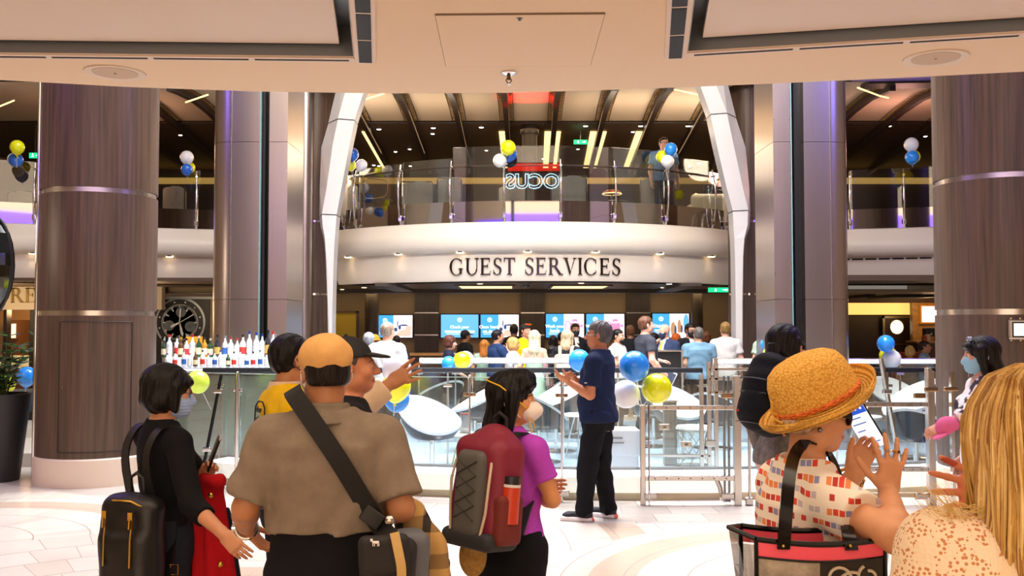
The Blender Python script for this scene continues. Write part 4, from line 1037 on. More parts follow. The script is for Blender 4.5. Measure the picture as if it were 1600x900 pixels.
mb=MB(); mb.sweep(arcs(10.62,aL,aR),[(0,.25),(0,.275),(-.05,.275),(-.05,.25)]); struct('trim_18',mb,mat('kerb_shadow_line','#5d6062',.4))
ZT=Z(591,9.3)
fpx=[256,375,735,877,1000]
lab=['front glass panel behind the short-haired woman in black','front glass panel behind the man in the tan cap','front glass panel behind the masked woman in purple','front glass panel behind the man in navy tee']
angs=[ang_px(RG,p) for p in fpx]
for k in range(4):
    a,b=angs[k]+.002,angs[k+1]-.002
    t=thing('glass_barrier',lab[k],'glass barrier',arc_pt(RG,(a+b)/2))
    mb=MB(); mb.sweep(arcs(RG,a,b,10),[(-.008,.03),(-.008,ZT),(.008,ZT),(.008,.03)]); obj('pane',mb,M_GLASS,t,True)
    mb=MB(); mb.sweep(arcs(RG,a,b,10),[(-.009,ZT),(-.009,ZT+.006),(.009,ZT+.006),(.009,ZT)]); obj('top_edge',mb,mat('glass_edge','#bfdcd2',.15),t,True)
def rod_post(a,lab,clampz=Z(618,9.3),brown=True,thick=.010):
    p=arc_pt(RG,a); t=thing('glass_post',lab,'post',p); o=Vector((math.sin(a),-math.cos(a),0)); s=Vector((math.cos(a),math.sin(a),0))
    rot=Matrix((s,o,Vector((0,0,1)))).transposed()
    obj('rod',MB().cyl(p+o*.03+Vector((0,0,0)),p+o*.03+Vector((0,0,ZT+.01)),thick,n=10),M_CHROME,t,True,smooth=40)
    obj('clamp',MB().box(p+o*.022+Vector((0,0,clampz)),(.125,.03,.038),rot),mat('clamp_bronze','#a8886a',.22,1.0) if brown else M_SATIN,t,True,bev=.012)
    mb=MB()
    for sx in(-1,1): mb.cyl(p+o*.036+s*(sx*.04)+Vector((0,0,clampz)),p+o*.042+s*(sx*.04)+Vector((0,0,clampz)),.009,n=10)
    obj('clamp_screws',mb,M_CHROME,t,True)
    obj('foot_clamp',MB().box(p+o*.03+Vector((0,0,.085)),(.15,.04,.06),rot),M_SATIN,t,True,bev=.012)
    obj('finial',MB().sphere(p+o*.03+Vector((0,0,ZT+.012)),.016,10,6),M_CHROME,t,True,smooth=True)
    return t
rod_post(angs[1],'chrome glass post with dark clamp beside the red jacket',thick=.022,brown=False)
rod_post(angs[2],'thin chrome glass post left of the masked woman in purple')
rod_post(angs[3],'thin chrome glass post left of the man in navy tee')
# slanted black stay in front of the bar
p0=at(321,715,9.95); p1=at(346,585,9.95); t=thing('stair_post','black slanted steel post with chrome clamps in front of the bar','post',(p0.x,p0.y,0))
mb=MB(); mb.tube([Vector((p0.x-.03,p0.y,.25)),p0,p1],.017,10); obj('rod',mb,mat('rod_black','#15171a',.2,.7),t,True,smooth=40)
for f,n_ in ((.10,'lower_clamp'),(.80,'upper_clamp')):
    q=p0.lerp(p1,f); obj(n_,MB().box(q+Vector((0,-.01,0)),(.09,.05,.05)),M_CHROME,t,True,bev=.015)
# handrail of the inner glass (dark) and glass below
YR=11.4; zr=Z(578.5,YR)
def rail_run(px0,px1,Y,z,th,label,m,glass_h=None,posts=(),cap=None,name='glass_railing'):
    x0,x1=X(px0,Y),X(px1,Y); t=thing(name,label,'railing',((x0+x1)/2,Y,0))
    obj('handrail',MB().bb((x0,Y-.035,z-th/2),(x1,Y+.035,z+th/2)),m,t,True,bev=.012)
    if cap: obj('led_strip',MB().bb((x0+.01,Y-.038,z-th*.30),(x1-.01,Y-.034,z+th*.30)),cap,t,True)
    if glass_h:
        n=max(1,len(posts)-1) if posts else 1
        ps=[X(p,Y) for p in posts] if posts else [x0,x1]
        for a,b in zip(ps,ps[1:]): obj('pane',MB().bb((a+.012,Y-.006,glass_h),(b-.012,Y+.006,z-th/2-.01)),M_GLASS,t,True)
        for p in ps:
            obj('baluster',MB().bb((p-.011,Y-.012,0),(p+.011,Y+.012,z-th/2)),M_SATIN,t,True)
            obj('clamp',MB().box((p,Y-.015,z-.18),(.11,.03,.035)),M_SATIN,t,True,bev=.01)
    return t
M_HR=mat('handrail_dark','#33363c',.25,.3)
rail_run(318,1097,YR,zr,.06,'long dark handrail on glass behind the front barrier',M_HR,.06,(345,520,700,790,880,965,1097))
M_LED=mat('led_white','#f3ecff',.4,emit='#efe6ff',es=2.6)
rail_run(655,916,13.9,Z(563.5,13.9),.085,'white lit rail on glass across the middle of the lounge',M_SATIN,.06,(655,712,790,855,916),M_LED)
rail_run(1112,1466,13.9,Z(564.5,13.9),.085,'white lit rail on glass at right, behind the straw hat',M_SATIN,.06,(1112,1190,1280,1345,1405,1466),M_LED)
rail_run(1305,1462,11.0,Z(578,11.0),.06,'short dark handrail on glass to the right of the straw hat',M_HR,.06,(1305,1385,1462))
# left lift gate
def gate(label,px0,px1,Y,zs,post_r,ptop=None,gateglass=True):
    x0,x1=X(px0,Y),X(px1,Y); t=thing('lift_gate',label,'gate',((x0+x1)/2,Y,0))
    m=M_SATIN
    obj('post',MB().bb((x0-.025,Y-.03,0),(x0+.025,Y+.03,zs[0]+.03)),m,t,True,bev=.006)
    obj('post',MB().bb((x1-post_r,Y-.04,0),(x1+post_r,Y+.04,ptop or zs[0]+.03)),m,t,True,bev=.006)
    for z in zs[:2]:
        rl=obj('rail',MB().bb((x0+.02,Y-.025,z-.022),(x1-.02,Y+.025,z+.022)),m,t,True,bev=.006)
        mb=MB()
        for k in range(7): mb.cyl((x0+(x1-x0)*(k+1)/8,Y-.03,z),(x0+(x1-x0)*(k+1)/8,Y-.024,z),.008,n=8)
        obj('rivets',mb,M_GREYMET,rl,True)
    obj('bottom_rail',MB().bb((x0+.02,Y-.02,.075),(x1-.02,Y+.02,.115)),mat('kerb_beige','#cdbb98',.45),t,True)
    if gateglass:
        obj('pane',MB().bb((x0+.06,Y-.006,zs[1]+.03),(x1-.06,Y+.006,zs[0]-.03)),M_GLASS,t,True)
        obj('lower_pane',MB().bb((x0+.06,Y-.006,.13),(x1-.06,Y+.006,zs[1]-.03)),M_GLASS,t,True)
        obj('upper_pane',MB().bb((x0+.03,Y-.006,zs[0]+.03),(x1-post_r-.01,Y+.006,ZT)),M_GLASS,t,True)
    for xx in (x0,x1): obj('hinge',MB().box((xx+(.07 if xx==x0 else -.10),Y-.03,.09),(.12,.05,.06)),m,t,True,bev=.012)
    obj('bracket',MB().box((x1-.10,Y-.03,Z(618,Y)),(.11,.04,.05)),mat('clamp_bronze','#a8886a',.22,1.0),t,True,bev=.01)
    return t
YG=9.15
g1=gate('steel framed glass gate right of the man in navy, thick right post',1003,1150,YG,[Z(637,YG),Z(747,YG)],.034,Z(587,YG))
x=X(1012,YG); obj('rod',MB().cyl((x,YG-.05,0),(x,YG-.05,Z(592,YG)),.008,n=8),M_CHROME,g1,True)
for px,py in ((1038,667),(1072,694)):
    q=at(px,py,YG+.02); obj('lock_plate',MB().box(q,(.10,.03,.055)),M_SATIN,g1,True,bev=.008); obj('keyhole',MB().box(q+Vector((.0,-.018,0)),(.03,.006,.02)),M_GREYMET,g1,True)
for px in (1139,1132):
    x=X(px,YG); obj('inner_post',MB().bb((x-.010,YG+.04,.02),(x+.010,YG+.06,Z(588,YG))),M_GREYMET,g1,True)
q=at(1125,770,YG); mb=MB(); mb.tube([q+Vector((-.03,0,.12)),q+Vector((0,0,.05)),q+Vector((.02,0,-.06)),q+Vector((.07,0,-.07))],.022,8); obj('closer_arm',mb,M_SATIN,g1,True,smooth=50)
x=X(1169,YG); t=thing('bollard_post','thin steel post on a small castor just right of the thick gate post','post',(x,YG,0))
obj('rod',MB().cyl((x,YG,.05),(x,YG,Z(628,YG)),.014,n=10),M_SATIN,t,True,smooth=40); obj('castor',MB().bb((x-.045,YG-.04,0),(x+.03,YG+.04,.075)),M_SATIN,t,True,bev=.015)
g2=gate('steel framed glass gate at right, behind the raised hand with rings',1336,1449,YG,[Z(632,YG),Z(733,YG)],.022,Z(575,YG))
rod=X(1454,YG); obj('post',MB().bb((rod-.02,YG-.03,0),(rod+.02,YG+.03,Z(580,YG))),M_SATIN,g2,True,bev=.006)
xc=X(1450,YG); obj('clamp',MB().box((xc,YG-.04,Z(608,YG)),(.13,.03,.045)),mat('clamp_bronze','#a8886a',.22,1.0),g2,True,bev=.012)
# second, rear steel frame of the lift (seen through the left gate)
Yf=10.6
t=thing('lift_enclosure','slim steel and glass lift enclosure behind the left gate','lift',(X(1110,Yf),Yf,0))
for px,top in ((1107,565),(1118,560),(1095,585)):
    x=X(px,Yf); obj('post',MB().bb((x-.022,Yf-.02,0),(x+.022,Yf+.02,Z(top,Yf))),M_SATIN,t,True,bev=.005)
for py in (577,592,613,712):
    obj('rail',MB().bb((X(1000 if py==712 else 1107,Yf),Yf-.02,Z(py,Yf)-.015),(X(1108 if py==712 else 1335,Yf),Yf+.02,Z(py,Yf)+.015)),M_SATIN,t,True,bev=.004)
obj('pane',MB().bb((X(1120,Yf),Yf-.006,.1),(X(1185,Yf),Yf+.006,Z(579,Yf))),M_GLASS,t,True)
obj('pane',MB().bb((X(1008,Yf),Yf-.006,.1),(X(1094,Yf),Yf+.006,Z(600,Yf))),M_GLASS,t,True)
obj('latch',MB().box((X(1108,Yf),Yf-.03,Z(692,Yf)),(.11,.05,.07)),M_SATIN,t,True,bev=.01)
x=X(1046,11.6); t=thing('lift_mast','dark grey square mast standing behind the left gate','mast',(x,11.6,0))
obj('mast_body',MB().bb((x-.075,11.55,.02),(x+.075,11.7,Z(628,11.6))),mat('mast_grey','#6a655f',.4),t,True,bev=.008); obj('cap',MB().bb((x-.085,11.54,Z(628,11.6)),(x+.085,11.71,Z(626,11.6))),M_SATIN,t,True)
# slanted steel stay behind right gate
t=thing('slanted_stay','slanted steel stay behind the right gate glass','stay',(X(1395,10.8),10.8,0))
mb=MB(); mb.tube([at(1408,735,10.8),at(1376,560,10.8)],.028,10); obj('rod',mb,M_SATIN,t,True,smooth=40); obj('bracket',MB().box(at(1386,612,10.78),(.10,.05,.05)),M_CHROME,t,True,bev=.01)
# short free-standing glass panel by right column
x0,x1=X(1472,8.7),X(1512,8.7); t=thing('glass_screen','short clamped glass panel in front of the right column','glass barrier',((x0+x1)/2,8.7,0))
obj('pane',MB().bb((x0,8.69,.05),(x1,8.705,Z(580,8.7))),M_GLASS,t,True); obj('post',MB().bb((X(1482,8.7)-.012,8.64,0),(X(1482,8.7)+.014,8.69,Z(580,8.7))),M_CHROME,t,True)
obj('clamp',MB().box((X(1482,8.7)-.02,8.63,Z(607,8.7)),(.13,.03,.04)),mat('clamp_bronze','#a8886a',.22,1.0),t,True,bev=.012)
# white service block behind the man in navy
t=thing('white_cabinet','plain white cabinet behind the glass right of the man in navy','cabinet',(X(980,10.7),10.9,0))
obj('body',MB().bb((X(948,10.7),10.7,.25),(X(999,10.7),11.1,Z(672,10.7))),M_WHITE,t,True,bev=.01); obj('shelf_line',MB().bb((X(950,10.7),10.69,Z(686,10.7)),(X(972,10.7),10.70,Z(683,10.7))).bb((X(950,10.7),10.69,Z(693,10.7)),(X(974,10.7),10.70,Z(691,10.7))),M_GREYMET,t,True)
obj('plinth',MB().bb((X(950,10.7),10.72,.016),(X(997,10.7),11.08,.25)),M_WHITE,t,True)

# ---------------------------------------------------------------- bar with bottles
YBAR=11.9; xb0,xb1=X(262,YBAR),X(556,YBAR); zb=Z(574,YBAR)
t=thing('bar_counter','bar with frosted green glass front and steel top under the bottles','bar',((xb0+xb1)/2,YBAR,0))
obj('front_panel',MB().bb((xb0,YBAR-.02,.10),(xb1,YBAR+.05,zb-.10)),mat('bar_front','#8f9c8c',.3),t,True)
obj('toe_kick',MB().bb((xb0,YBAR,.016),(xb1,YBAR+.05,.10)),M_BLACK,t,True)
obj('top',MB().bb((xb0,YBAR-.10,zb-.05),(xb1,YBAR+.75,zb)),mat('bar_top','#cdd3d8',.12,.6),t,True,bev=.01)
obj('body',MB().bb((xb0+.05,YBAR+.05,.016),(xb1-.05,YBAR+.7,zb-.05)),mat('bar_body','#8a8d8a',.5),t,True)
obj('edge_light',MB().bb((xb0,YBAR-.103,zb-.042),(xb1,YBAR-.10,zb-.012)),mat('bar_edge_glow','#eef4ff',.4,emit='#eef4ff',es=1.2),t,True)
sh=obj('bottle_shelf',MB().bb((X(262,YBAR+.5),YBAR+.42,zb),(X(432,YBAR+.5),YBAR+.75,zb+.10)),mat('bottle_shelf_white','#f2f4f8',.3,emit='#f4f6ff',es=.7),t,True,bev=.006)
kinds=[('#d9e4ea','#c5252a','#f1efe8'),('#e8eef0','#1d3f9a','#dfe8f0'),('#5c3a16','#c79a2e','#e9dcae'),('#1f4a2c','#d8d2c0','#f0e8c0'),('#f2f2ee','#222222','#d0342c'),('#c08a2a','#222222','#f4ead0'),('#e6edf2','#8a8f96','#2c5fae'),('#24282c','#17181a','#bfa050')]
names=['clear bottle with red cap','clear bottle with blue cap','amber bottle with gold cap','green bottle with pale cap','white bottle with red label','golden bottle with black cap','clear bottle with blue label','black bottle with gold label']
def bottle(kind,x,y,z,h,r,lab):
    b,cp,lb=kinds[kind]; t=thing('bottle',lab,'bottle',(x,y,z),0,'bottles on the bar')
    m=mat('bottle_glass_%d'%kind,b,.06,coat=.6,spec=.8)
    obj('glass_body',MB().lathe([(0,0),(r,.004),(r,h*.56),(r*.9,h*.64),(r*.36,h*.76),(r*.32,h*.90),(0,h*.90)],14,(x,y,z)),m,t,True,smooth=40)
    obj('cap',MB().lathe([(r*.36,h*.89),(r*.38,h*.9),(r*.38,h),(0,h)],10,(x,y,z)),mat('bottle_cap_%d'%kind,cp,.35),t,True,smooth=40)
    obj('label',MB().lathe([(r+.001,h*.16),(r+.001,h*.46)],14,(x,y,z)),mat('bottle_label_%d'%kind,lb,.6),t,True,smooth=40)
ORD='first second third fourth fifth sixth seventh eighth ninth tenth eleventh twelfth thirteenth fourteenth fifteenth sixteenth seventeenth eighteenth nineteenth'.split()
row=[('back',YBAR+.58,zb+.10),('front',YBAR+.2,zb)]
pxs=[257,265,277,283,292,301,311,320,329,340,352,361,371,380,390,401,410,419,427]
kk=[3,0,4,2,4,0,3,5,3,7,6,0,0,4,1,1,1,7,0]
for i,(px,k) in enumerate(zip(pxs,kk)):
    y=YBAR+.58; h=.25+.05*((i*7)%4)/3+(.06 if px>388 else 0)
    bottle(k,X(px,y),y,zb+.10,h,.036+.004*(i%2),f'{names[k]}, {ORD[i]} from left on lit bar shelf')
pxs2=[262,274,288,297,306,317,326,336,345,357,366,376,386,396,407,417,426]
kk2=[1,4,6,0,2,4,0,6,1,3,4,0,6,4,6,0,3]
for i,(px,k) in enumerate(zip(pxs2,kk2)):
    y=YBAR+.16; bottle(k,X(px,y),y,zb,.17+.02*(i%3),.030,f'short {names[k]}, {ORD[i]} from left in front bar row')
# ---------------------------------------------------------------- swivel shell chairs
M_SHELL_IN=mat('shell_white','#fbfaf7',.3); M_SHELL_OUT=mat('shell_grey','#2a2c30',.35)
def make_chair(label,loc,rz,s=1.0):
    t=thing('swivel_chair',label,'chair',loc,rz,'white shell swivel chairs')
    # shell: asymmetrical bucket, open front (-Y)
    def surf(u,v,off):
        a=2*PI*u; back=.5-.5*math.cos(a-0)            # a=0 front, pi back
        rim=.50+.33*back**1.4+.07*math.sin(a)
        rr=(.08+.245*v**.5)*(1+.10*back*v)-off*.6
        z=.40+(rim-.40)*v**2.1+off
        ang=a-PI/2
        return Vector((rr*1.05*math.cos(ang)*s,(rr*.95*math.sin(ang)+.05*back*v)*s,z*s))
    nu,nv=36,12
    Po=[[surf(i/nu,j/nv,0) for j in range(nv+1)] for i in range(nu)]; Pi_=[[surf(i/nu,j/nv,.028) for j in range(nv+1)] for i in range(nu)]
    mb=MB(); mb.grid(Po,True); mb.f.append(tuple(i*(nv+1) for i in range(nu))); mb.mi.append(0)
    obj('outer_shell',mb,M_SHELL_OUT,t,smooth=60)
    mb=MB(); mb.grid(Pi_,True); mb.f.append(tuple(i*(nv+1) for i in range(nu))); mb.mi.append(0)
    mb.grid([[Po[i][nv],Po[i][nv]+(Pi_[i][nv]-Po[i][nv])*.5+(Po[i][nv]-Vector((0,0,Po[i][nv].z))).normalized()*.02+Vector((0,0,.02)),Pi_[i][nv]] for i in range(nu)],True)
    obj('inner_shell',mb,M_SHELL_IN,t,smooth=60)
    obj('pedestal',MB().lathe([(0,.02),(.028,.02),(.028,.39*s),(.07,.405*s),(0,.41*s)],16),M_CHROME,t,smooth=40)
    obj('base_disc',MB().lathe([(0,0),(.27,0),(.275,.008),(.20,.02),(.03,.03),(0,.03)],32),M_CHROME,t,smooth=40)
    return t
ch=[(676,10.9,R(62),1.0,'white and grey swivel shell chair behind the glass, right of the tan-capped man'),
    (742,12.9,R(-55),1.05,'white shell chair partly hidden by the head of the masked woman in purple'),
    (868,12.9,R(-48),1.15,'white shell chair behind the hands of the man in navy'),
    (842,11.9,R(152),1.0,'shell chair showing its dark back and white rim, right of the white face mask'),
    (1060,12.4,R(52),1.05,'white shell chair seen through the left gate beside the yellow balloon'),
    (1020,13.4,R(150),1.0,'dark backed shell chair behind the yellow balloon'),
    (1112,13.2,R(170),.9,'dark backed shell chair beside the wire-frame stool'),
    (1428,12.2,R(-50),1.15,'bright white shell chair seen over the raised hand with rings'),
    (1428,11.15,R(160),.85,'dark backed shell chair behind the right gate'),
    (684,14.5,R(-120),1.0,'pale shell chair far back in the lounge, above the near one'),
    (1398,14.9,R(30),1.0,'pale shell chair far back, below the white balloon at right'),
    (905,14.5,R(170),1.0,'pale shell chair far back behind the man in navy')]
for px,Y,rz,s,lab_ in ch: make_chair(lab_,(X(px,Y),Y,.016),rz,s)
# wire stool and small tables
c=Vector((X(1082,11.55),11.55,.016)); t=thing('wire_stool','round stool on a criss-cross wire frame behind the left gate','stool',c)
mb=MB(); n=9
for k in range(n):
    a=2*PI*k/n; b=2*PI*(k+2.6)/n
    mb.tube([c+Vector((.20*math.cos(a),.20*math.sin(a),0)),c+Vector((.13*math.cos((a+b)/2),.13*math.sin((a+b)/2),.22)),c+Vector((.20*math.cos(b),.20*math.sin(b),.43))],.006,5)
for z in (0.008,.43): mb.tube([c+Vector((.2*math.cos(2*PI*k/24),.2*math.sin(2*PI*k/24),z)) for k in range(24)],.007,5,closed=True)
obj('wire_frame',mb,mat('wire_brass','#bfae86',.25,.9),t,True); obj('seat',MB().lathe([(0,.43),(.2,.43),(.215,.45),(.2,.48),(0,.485)],28,c),M_WHITE,t,True,smooth=50)
def side_table(px,Y,lab_,h=.5,col='#c9d66e'):
    c=Vector((X(px,Y),Y,.016)); t=thing('side_table',lab_,'table',c)
    obj('tabletop',MB().lathe([(0,h-.02),(.24,h-.02),(.245,h-.01),(.24,h),(0,h)],32,c),M_WHITE,t,True,smooth=40)
    for k in range(3):
        a=2*PI*k/3+.4; mb=MB(); mb.tube([c+Vector((.06*math.cos(a),.06*math.sin(a),h-.02)),c+Vector((.14*math.cos(a),.14*math.sin(a),h*.5)),c+Vector((.2*math.cos(a),.2*math.sin(a),0))],.010,7); obj('leg',mb,mat('leg_'+col.strip('#'),col,.3,.4),t,True,smooth=50)
    return c+Vector((0,0,h))
tp=side_table(727,11.6,'small white side table with greenish legs left of the maroon backpack',.38)
t=thing('menu_holder','upright menu card in a holder on the greenish legged table','menu',tp)
obj('card',MB().box(tp+Vector((0,0,.13)),(.12,.01,.24)),mat('menu_card','#e9e4de',.5),t,True); obj('print',MB().box(tp+Vector((0,-.006,.15)),(.09,.002,.16)),mat('menu_card_grey','#9aa0a6',.5),t,True); obj('red_stripe',MB().box(tp+Vector((0,-.007,.235)),(.11,.002,.02)),mat('menu_red','#c4473c',.5),t,True)
obj('foot',MB().box(tp+Vector((0,0,.006)),(.14,.07,.012)),M_SATIN,t,True)
side_table(904,12.3,'small white side table between the chair pair left of the man in navy',.55,'#c8c8c8')
side_table(1345,12.4,'small white side table seen through the right gate',.52,'#cfc7b0')
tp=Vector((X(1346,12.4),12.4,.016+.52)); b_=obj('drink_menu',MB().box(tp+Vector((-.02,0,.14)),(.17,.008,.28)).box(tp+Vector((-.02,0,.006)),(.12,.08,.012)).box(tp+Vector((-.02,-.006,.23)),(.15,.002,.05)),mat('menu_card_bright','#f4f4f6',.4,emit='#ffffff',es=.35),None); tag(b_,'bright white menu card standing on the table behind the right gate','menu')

# ---------------------------------------------------------------- upper lounge furniture
M_UCH=mat('upper_chair_fabric','#99938a',.9,var=.08,vscale=(30,30,30))
def high_chair(px,py_top,Y,wpx,lab_,rz=0):
    x=X(px,Y); z1=Z(py_top,Y); w=wpx*Y/FPX; b=3.56; t=thing('highback_chair',lab_,'chair',(x,Y,b),rz,'high-back chairs on the upper balcony')
    h=z1-b
    P=[]; 
    for i in range(13):
        u=-1+2*i/12; P.append([Vector((u*w/2,-.05-.10*(1-abs(u)**2.2)+.0,zz)) for zz in (.38,h*.7,h-.06*abs(u)**4-.02*(u<0),)]+[Vector((u*w/2*.98,.04-.10*(1-abs(u)**2.2),h-.05-.06*abs(u)**4)),Vector((u*w/2*.96,.05-.10*(1-abs(u)**2.2),.38))])
    mb=MB(); mb.grid(P); n=5; mb.f+= [tuple(range(n)),tuple(12*n+i for i in range(n-1,-1,-1))]; mb.mi+=[0,0]
    obj('backrest',mb,M_UCH,t,smooth=50)
    obj('seat',MB().bb((-w/2*.95,0,.30),(w/2*.95,.55,.46)),M_UCH,t,bev=.03)
    mb=MB(); mb.tube([(-w/2,-.06,.4),(-w/2,-.06,h-.05),(-w/2*.9,-.08,h),(w/2*.9,-.08,h),(w/2,-.06,h-.05),(w/2,-.06,.4)],.012,6); obj('piping',mb,M_BLACK,t,smooth=50)
    for sx in (-1,1):
        for yy in (.02,.50): obj('leg',MB().cyl((sx*w*.42,yy,0),(sx*w*.40,yy,.31),.016,.02,n=8),M_BLACK,t)
for a in ((540,289,19.6,38,'high-back chair right of the left arch on the upper balcony'),(651,285,19.0,52,'widest grey high-back chair on the balcony, left part'),(702,279,19.0,38,'square grey high-back chair beside the widest one'),
          (889,276,18.8,56,'high-back chair right of the reflected red sign'),(1024,278,18.9,46,'high-back chair left of the balloon cluster at right end of the balcony'),(800,290,19.6,44,'high-back chair behind the reflected red sign'),
          (270,292,20.0,36,'high-back chair in the left bay of the upper deck'),(30,300,19.6,40,'high-back chair far left on the upper deck')): high_chair(a[0],a[1],a[2],a[3],a[4])
M_SOFA=mat('sofa_cream','#bdb6a0',.8)
def sofa_blob(px,py,Y,lab_):
    x=X(px,Y); t=thing('armchair',lab_,'chair',(x,Y,3.56))
    obj('seat',MB().bb((-.35,-.3,.12),(.35,.35,.42)),M_SOFA,t,bev=.06,bseg=3); obj('backrest',MB().bb((-.38,-.45,.12),(.38,-.25,.82)),M_SOFA,t,bev=.08,bseg=3)
    for sx in(-1,1): obj('armrest',MB().bb((sx*.36-.09,-.4,.12),(sx*.36+.09,.35,.60)),M_SOFA,t,bev=.05,bseg=3)
    obj('base',MB().bb((-.3,-.35,0),(.3,.3,.12)),M_BLACK,t)
sofa_blob(1105,310,19.9,'cream armchair at right end of the upper balcony, nearer the glass corner'); sofa_blob(1136,300,21.0,'cream armchair beside the right arch on the upper balcony')
def upper_table(px,Y,lab_,orn=False):
    x=X(px,Y); c=Vector((x,Y,3.56)); t=thing('cocktail_table',lab_,'table',c)
    obj('tabletop',MB().lathe([(0,.70),(.36,.70),(.37,.72),(.36,.74),(0,.74)],28,c),M_BLACK,t,True,smooth=40); obj('stem',MB().lathe([(.03,.03),(.03,.70)],12,c),M_BLACK,t,True,smooth=40); obj('base',MB().lathe([(0,0),(.24,0),(.24,.02),(.03,.035)],24,c),M_BLACK,t,True,smooth=40)
    if orn:
        c2=c+Vector((0,0,.74)); s=thing('gold_sculpture','looped gold wire sculpture on the dark table behind left balcony glass','sculpture',c2)
        mb=MB(); mb.tube([c2+Vector((.26*math.cos(a)*math.cos(.4*math.sin(a)),.1*math.sin(2*a),.24+.20*math.sin(a+.5*math.sin(2*a)))) for a in [2*PI*k/48 for k in range(48)]],.010,6,closed=True); obj('loop',mb,mat('gold_wire','#b5863a',.3,1.0),s,True,smooth=50)
        obj('foot',MB().lathe([(0,0),(.07,0),(.06,.03),(0,.035)],16,c2),mat('gold_wire','#b5863a',.3,1.0),s,True)
upper_table(585,19.9,'dark round table holding the gold loop sculpture upstairs',True); upper_table(955,20.2,'dark round table between two high-back chairs upstairs')
c=Vector((X(957,20.2),20.2,3.56+.74)); t=thing('table_lamp','small domed lamp glowing on the dark table upstairs','lamp',c)
mb=MB(); mb.lathe([(.20,.17),(.19,.21),(.12,.25),(0,.26)],24,c); obj('shade',mb,mat('lamp_copper','#8c4a22',.3,.8),t,True,smooth=50); obj('stem',MB().cyl(c,c+Vector((0,0,.2)),.015),M_BLACK,t,True); mb=MB(); mb.tube([c+Vector((.2*math.cos(2*PI*k/24),.2*math.sin(2*PI*k/24),.17)) for k in range(24)],.010,5,closed=True); obj('glow_ring',mb,M_WARMLED,t,True)
for px,h,lab_ in ((1085,.75,'glowing curved floor lamp near the right end of the balcony'),(1053,.35,'short glowing post lamp behind the balcony at right')):
    x=X(px,20.4); c=Vector((x,20.4,3.56)); t=thing('floor_lamp',lab_,'lamp',c); mb=MB(); mb.tube([c+Vector((0,0,.02)),c+Vector((-.02,0,h*.6)),c+Vector((.06,0,h+.2))],.03,8); obj('glow_tube',mb,mat('lamp_glow','#ffd99a',.5,emit='#ffd08a',es=2.2),t,True,smooth=50); obj('base',MB().lathe([(0,0),(.1,0),(.1,.02),(0,.02)],16,c),M_BLACK,t,True)
t=thing('side_cabinet','low dark cabinet with teal doors along the upper back wall','cabinet',(X(760,29),29.2,3.56))
obj('body',MB().bb((X(620,29),29,3.56),(X(1000,29),29.6,4.5)),mat('cab_dark','#2a2320',.5),t,True); 
for px in (722,742,760): obj('door',MB().bb((X(px-7,29),28.97,3.7),(X(px+7,29),29.0,4.4)),mat('cab_teal','#3c5a63',.5),t,True)

# ---------------------------------------------------------------- plant
c=Vector((X(2,10.6),10.6,0)); t=thing('potted_plant','leafy green plant in a tall tapered charcoal pot at the left edge','plant',c)
obj('pot',MB().lathe([(0,0),(.21,0),(.215,.02),(.315,.93),(.315,.95),(.29,.95),(.28,.90),(0,.90)],40,c),mat('pot_charcoal','#2b2a2b',.5),t,True,smooth=40)
obj('soil',MB().lathe([(0,.905),(.282,.905)],24,c),mat('soil','#2a2019',.95),t,True)
random.seed(3); leaves=MB(); stems=MB()
for k in range(20):
    a=random.uniform(0,2*PI); r0=random.uniform(.02,.14); lean=random.uniform(.05,.42); hh=random.uniform(.32,.74)
    p0=c+Vector((r0*math.cos(a),r0*math.sin(a),.88)); pts=[p0+Vector((lean*math.cos(a)*(q/7)**1.5,lean*math.sin(a)*(q/7)**1.5,hh*q/7)) for q in range(8)]
    stems.tube(pts,[.012-.0012*q for q in range(8)],6)
    for q in (2,4,5,7):
        for s in (-1,1):
            d=Vector((math.cos(a+s*1.2+random.uniform(-.4,.4)),math.sin(a+s*1.2+random.uniform(-.4,.4)),random.uniform(.1,.5))).normalized(); L=random.uniform(.14,.20); w=L*.52
            sd=d.cross(Vector((0,0,1))).normalized(); up=sd.cross(d); b0=pts[q]
            m_=[b0,b0+d*L*.3+sd*w*.5+up*.006,b0+d*L*.65+sd*w*.48+up*.004,b0+d*L-up*.012,b0+d*L*.65-sd*w*.48+up*.004,b0+d*L*.3-sd*w*.5+up*.006,b0+d*L*.5-up*.006]
            leaves.add(m_,[(0,1,6),(1,2,6),(2,3,6),(3,4,6),(4,5,6),(5,0,6)])
obj('stems',stems,mat('stem_green','#4c5a2c',.5),t,True,smooth=50)
lf=obj('foliage',leaves,mat('leaf_green','#3d6a32',.25,var=.35,vscale=(9,9,9)),t,True,smooth=True)

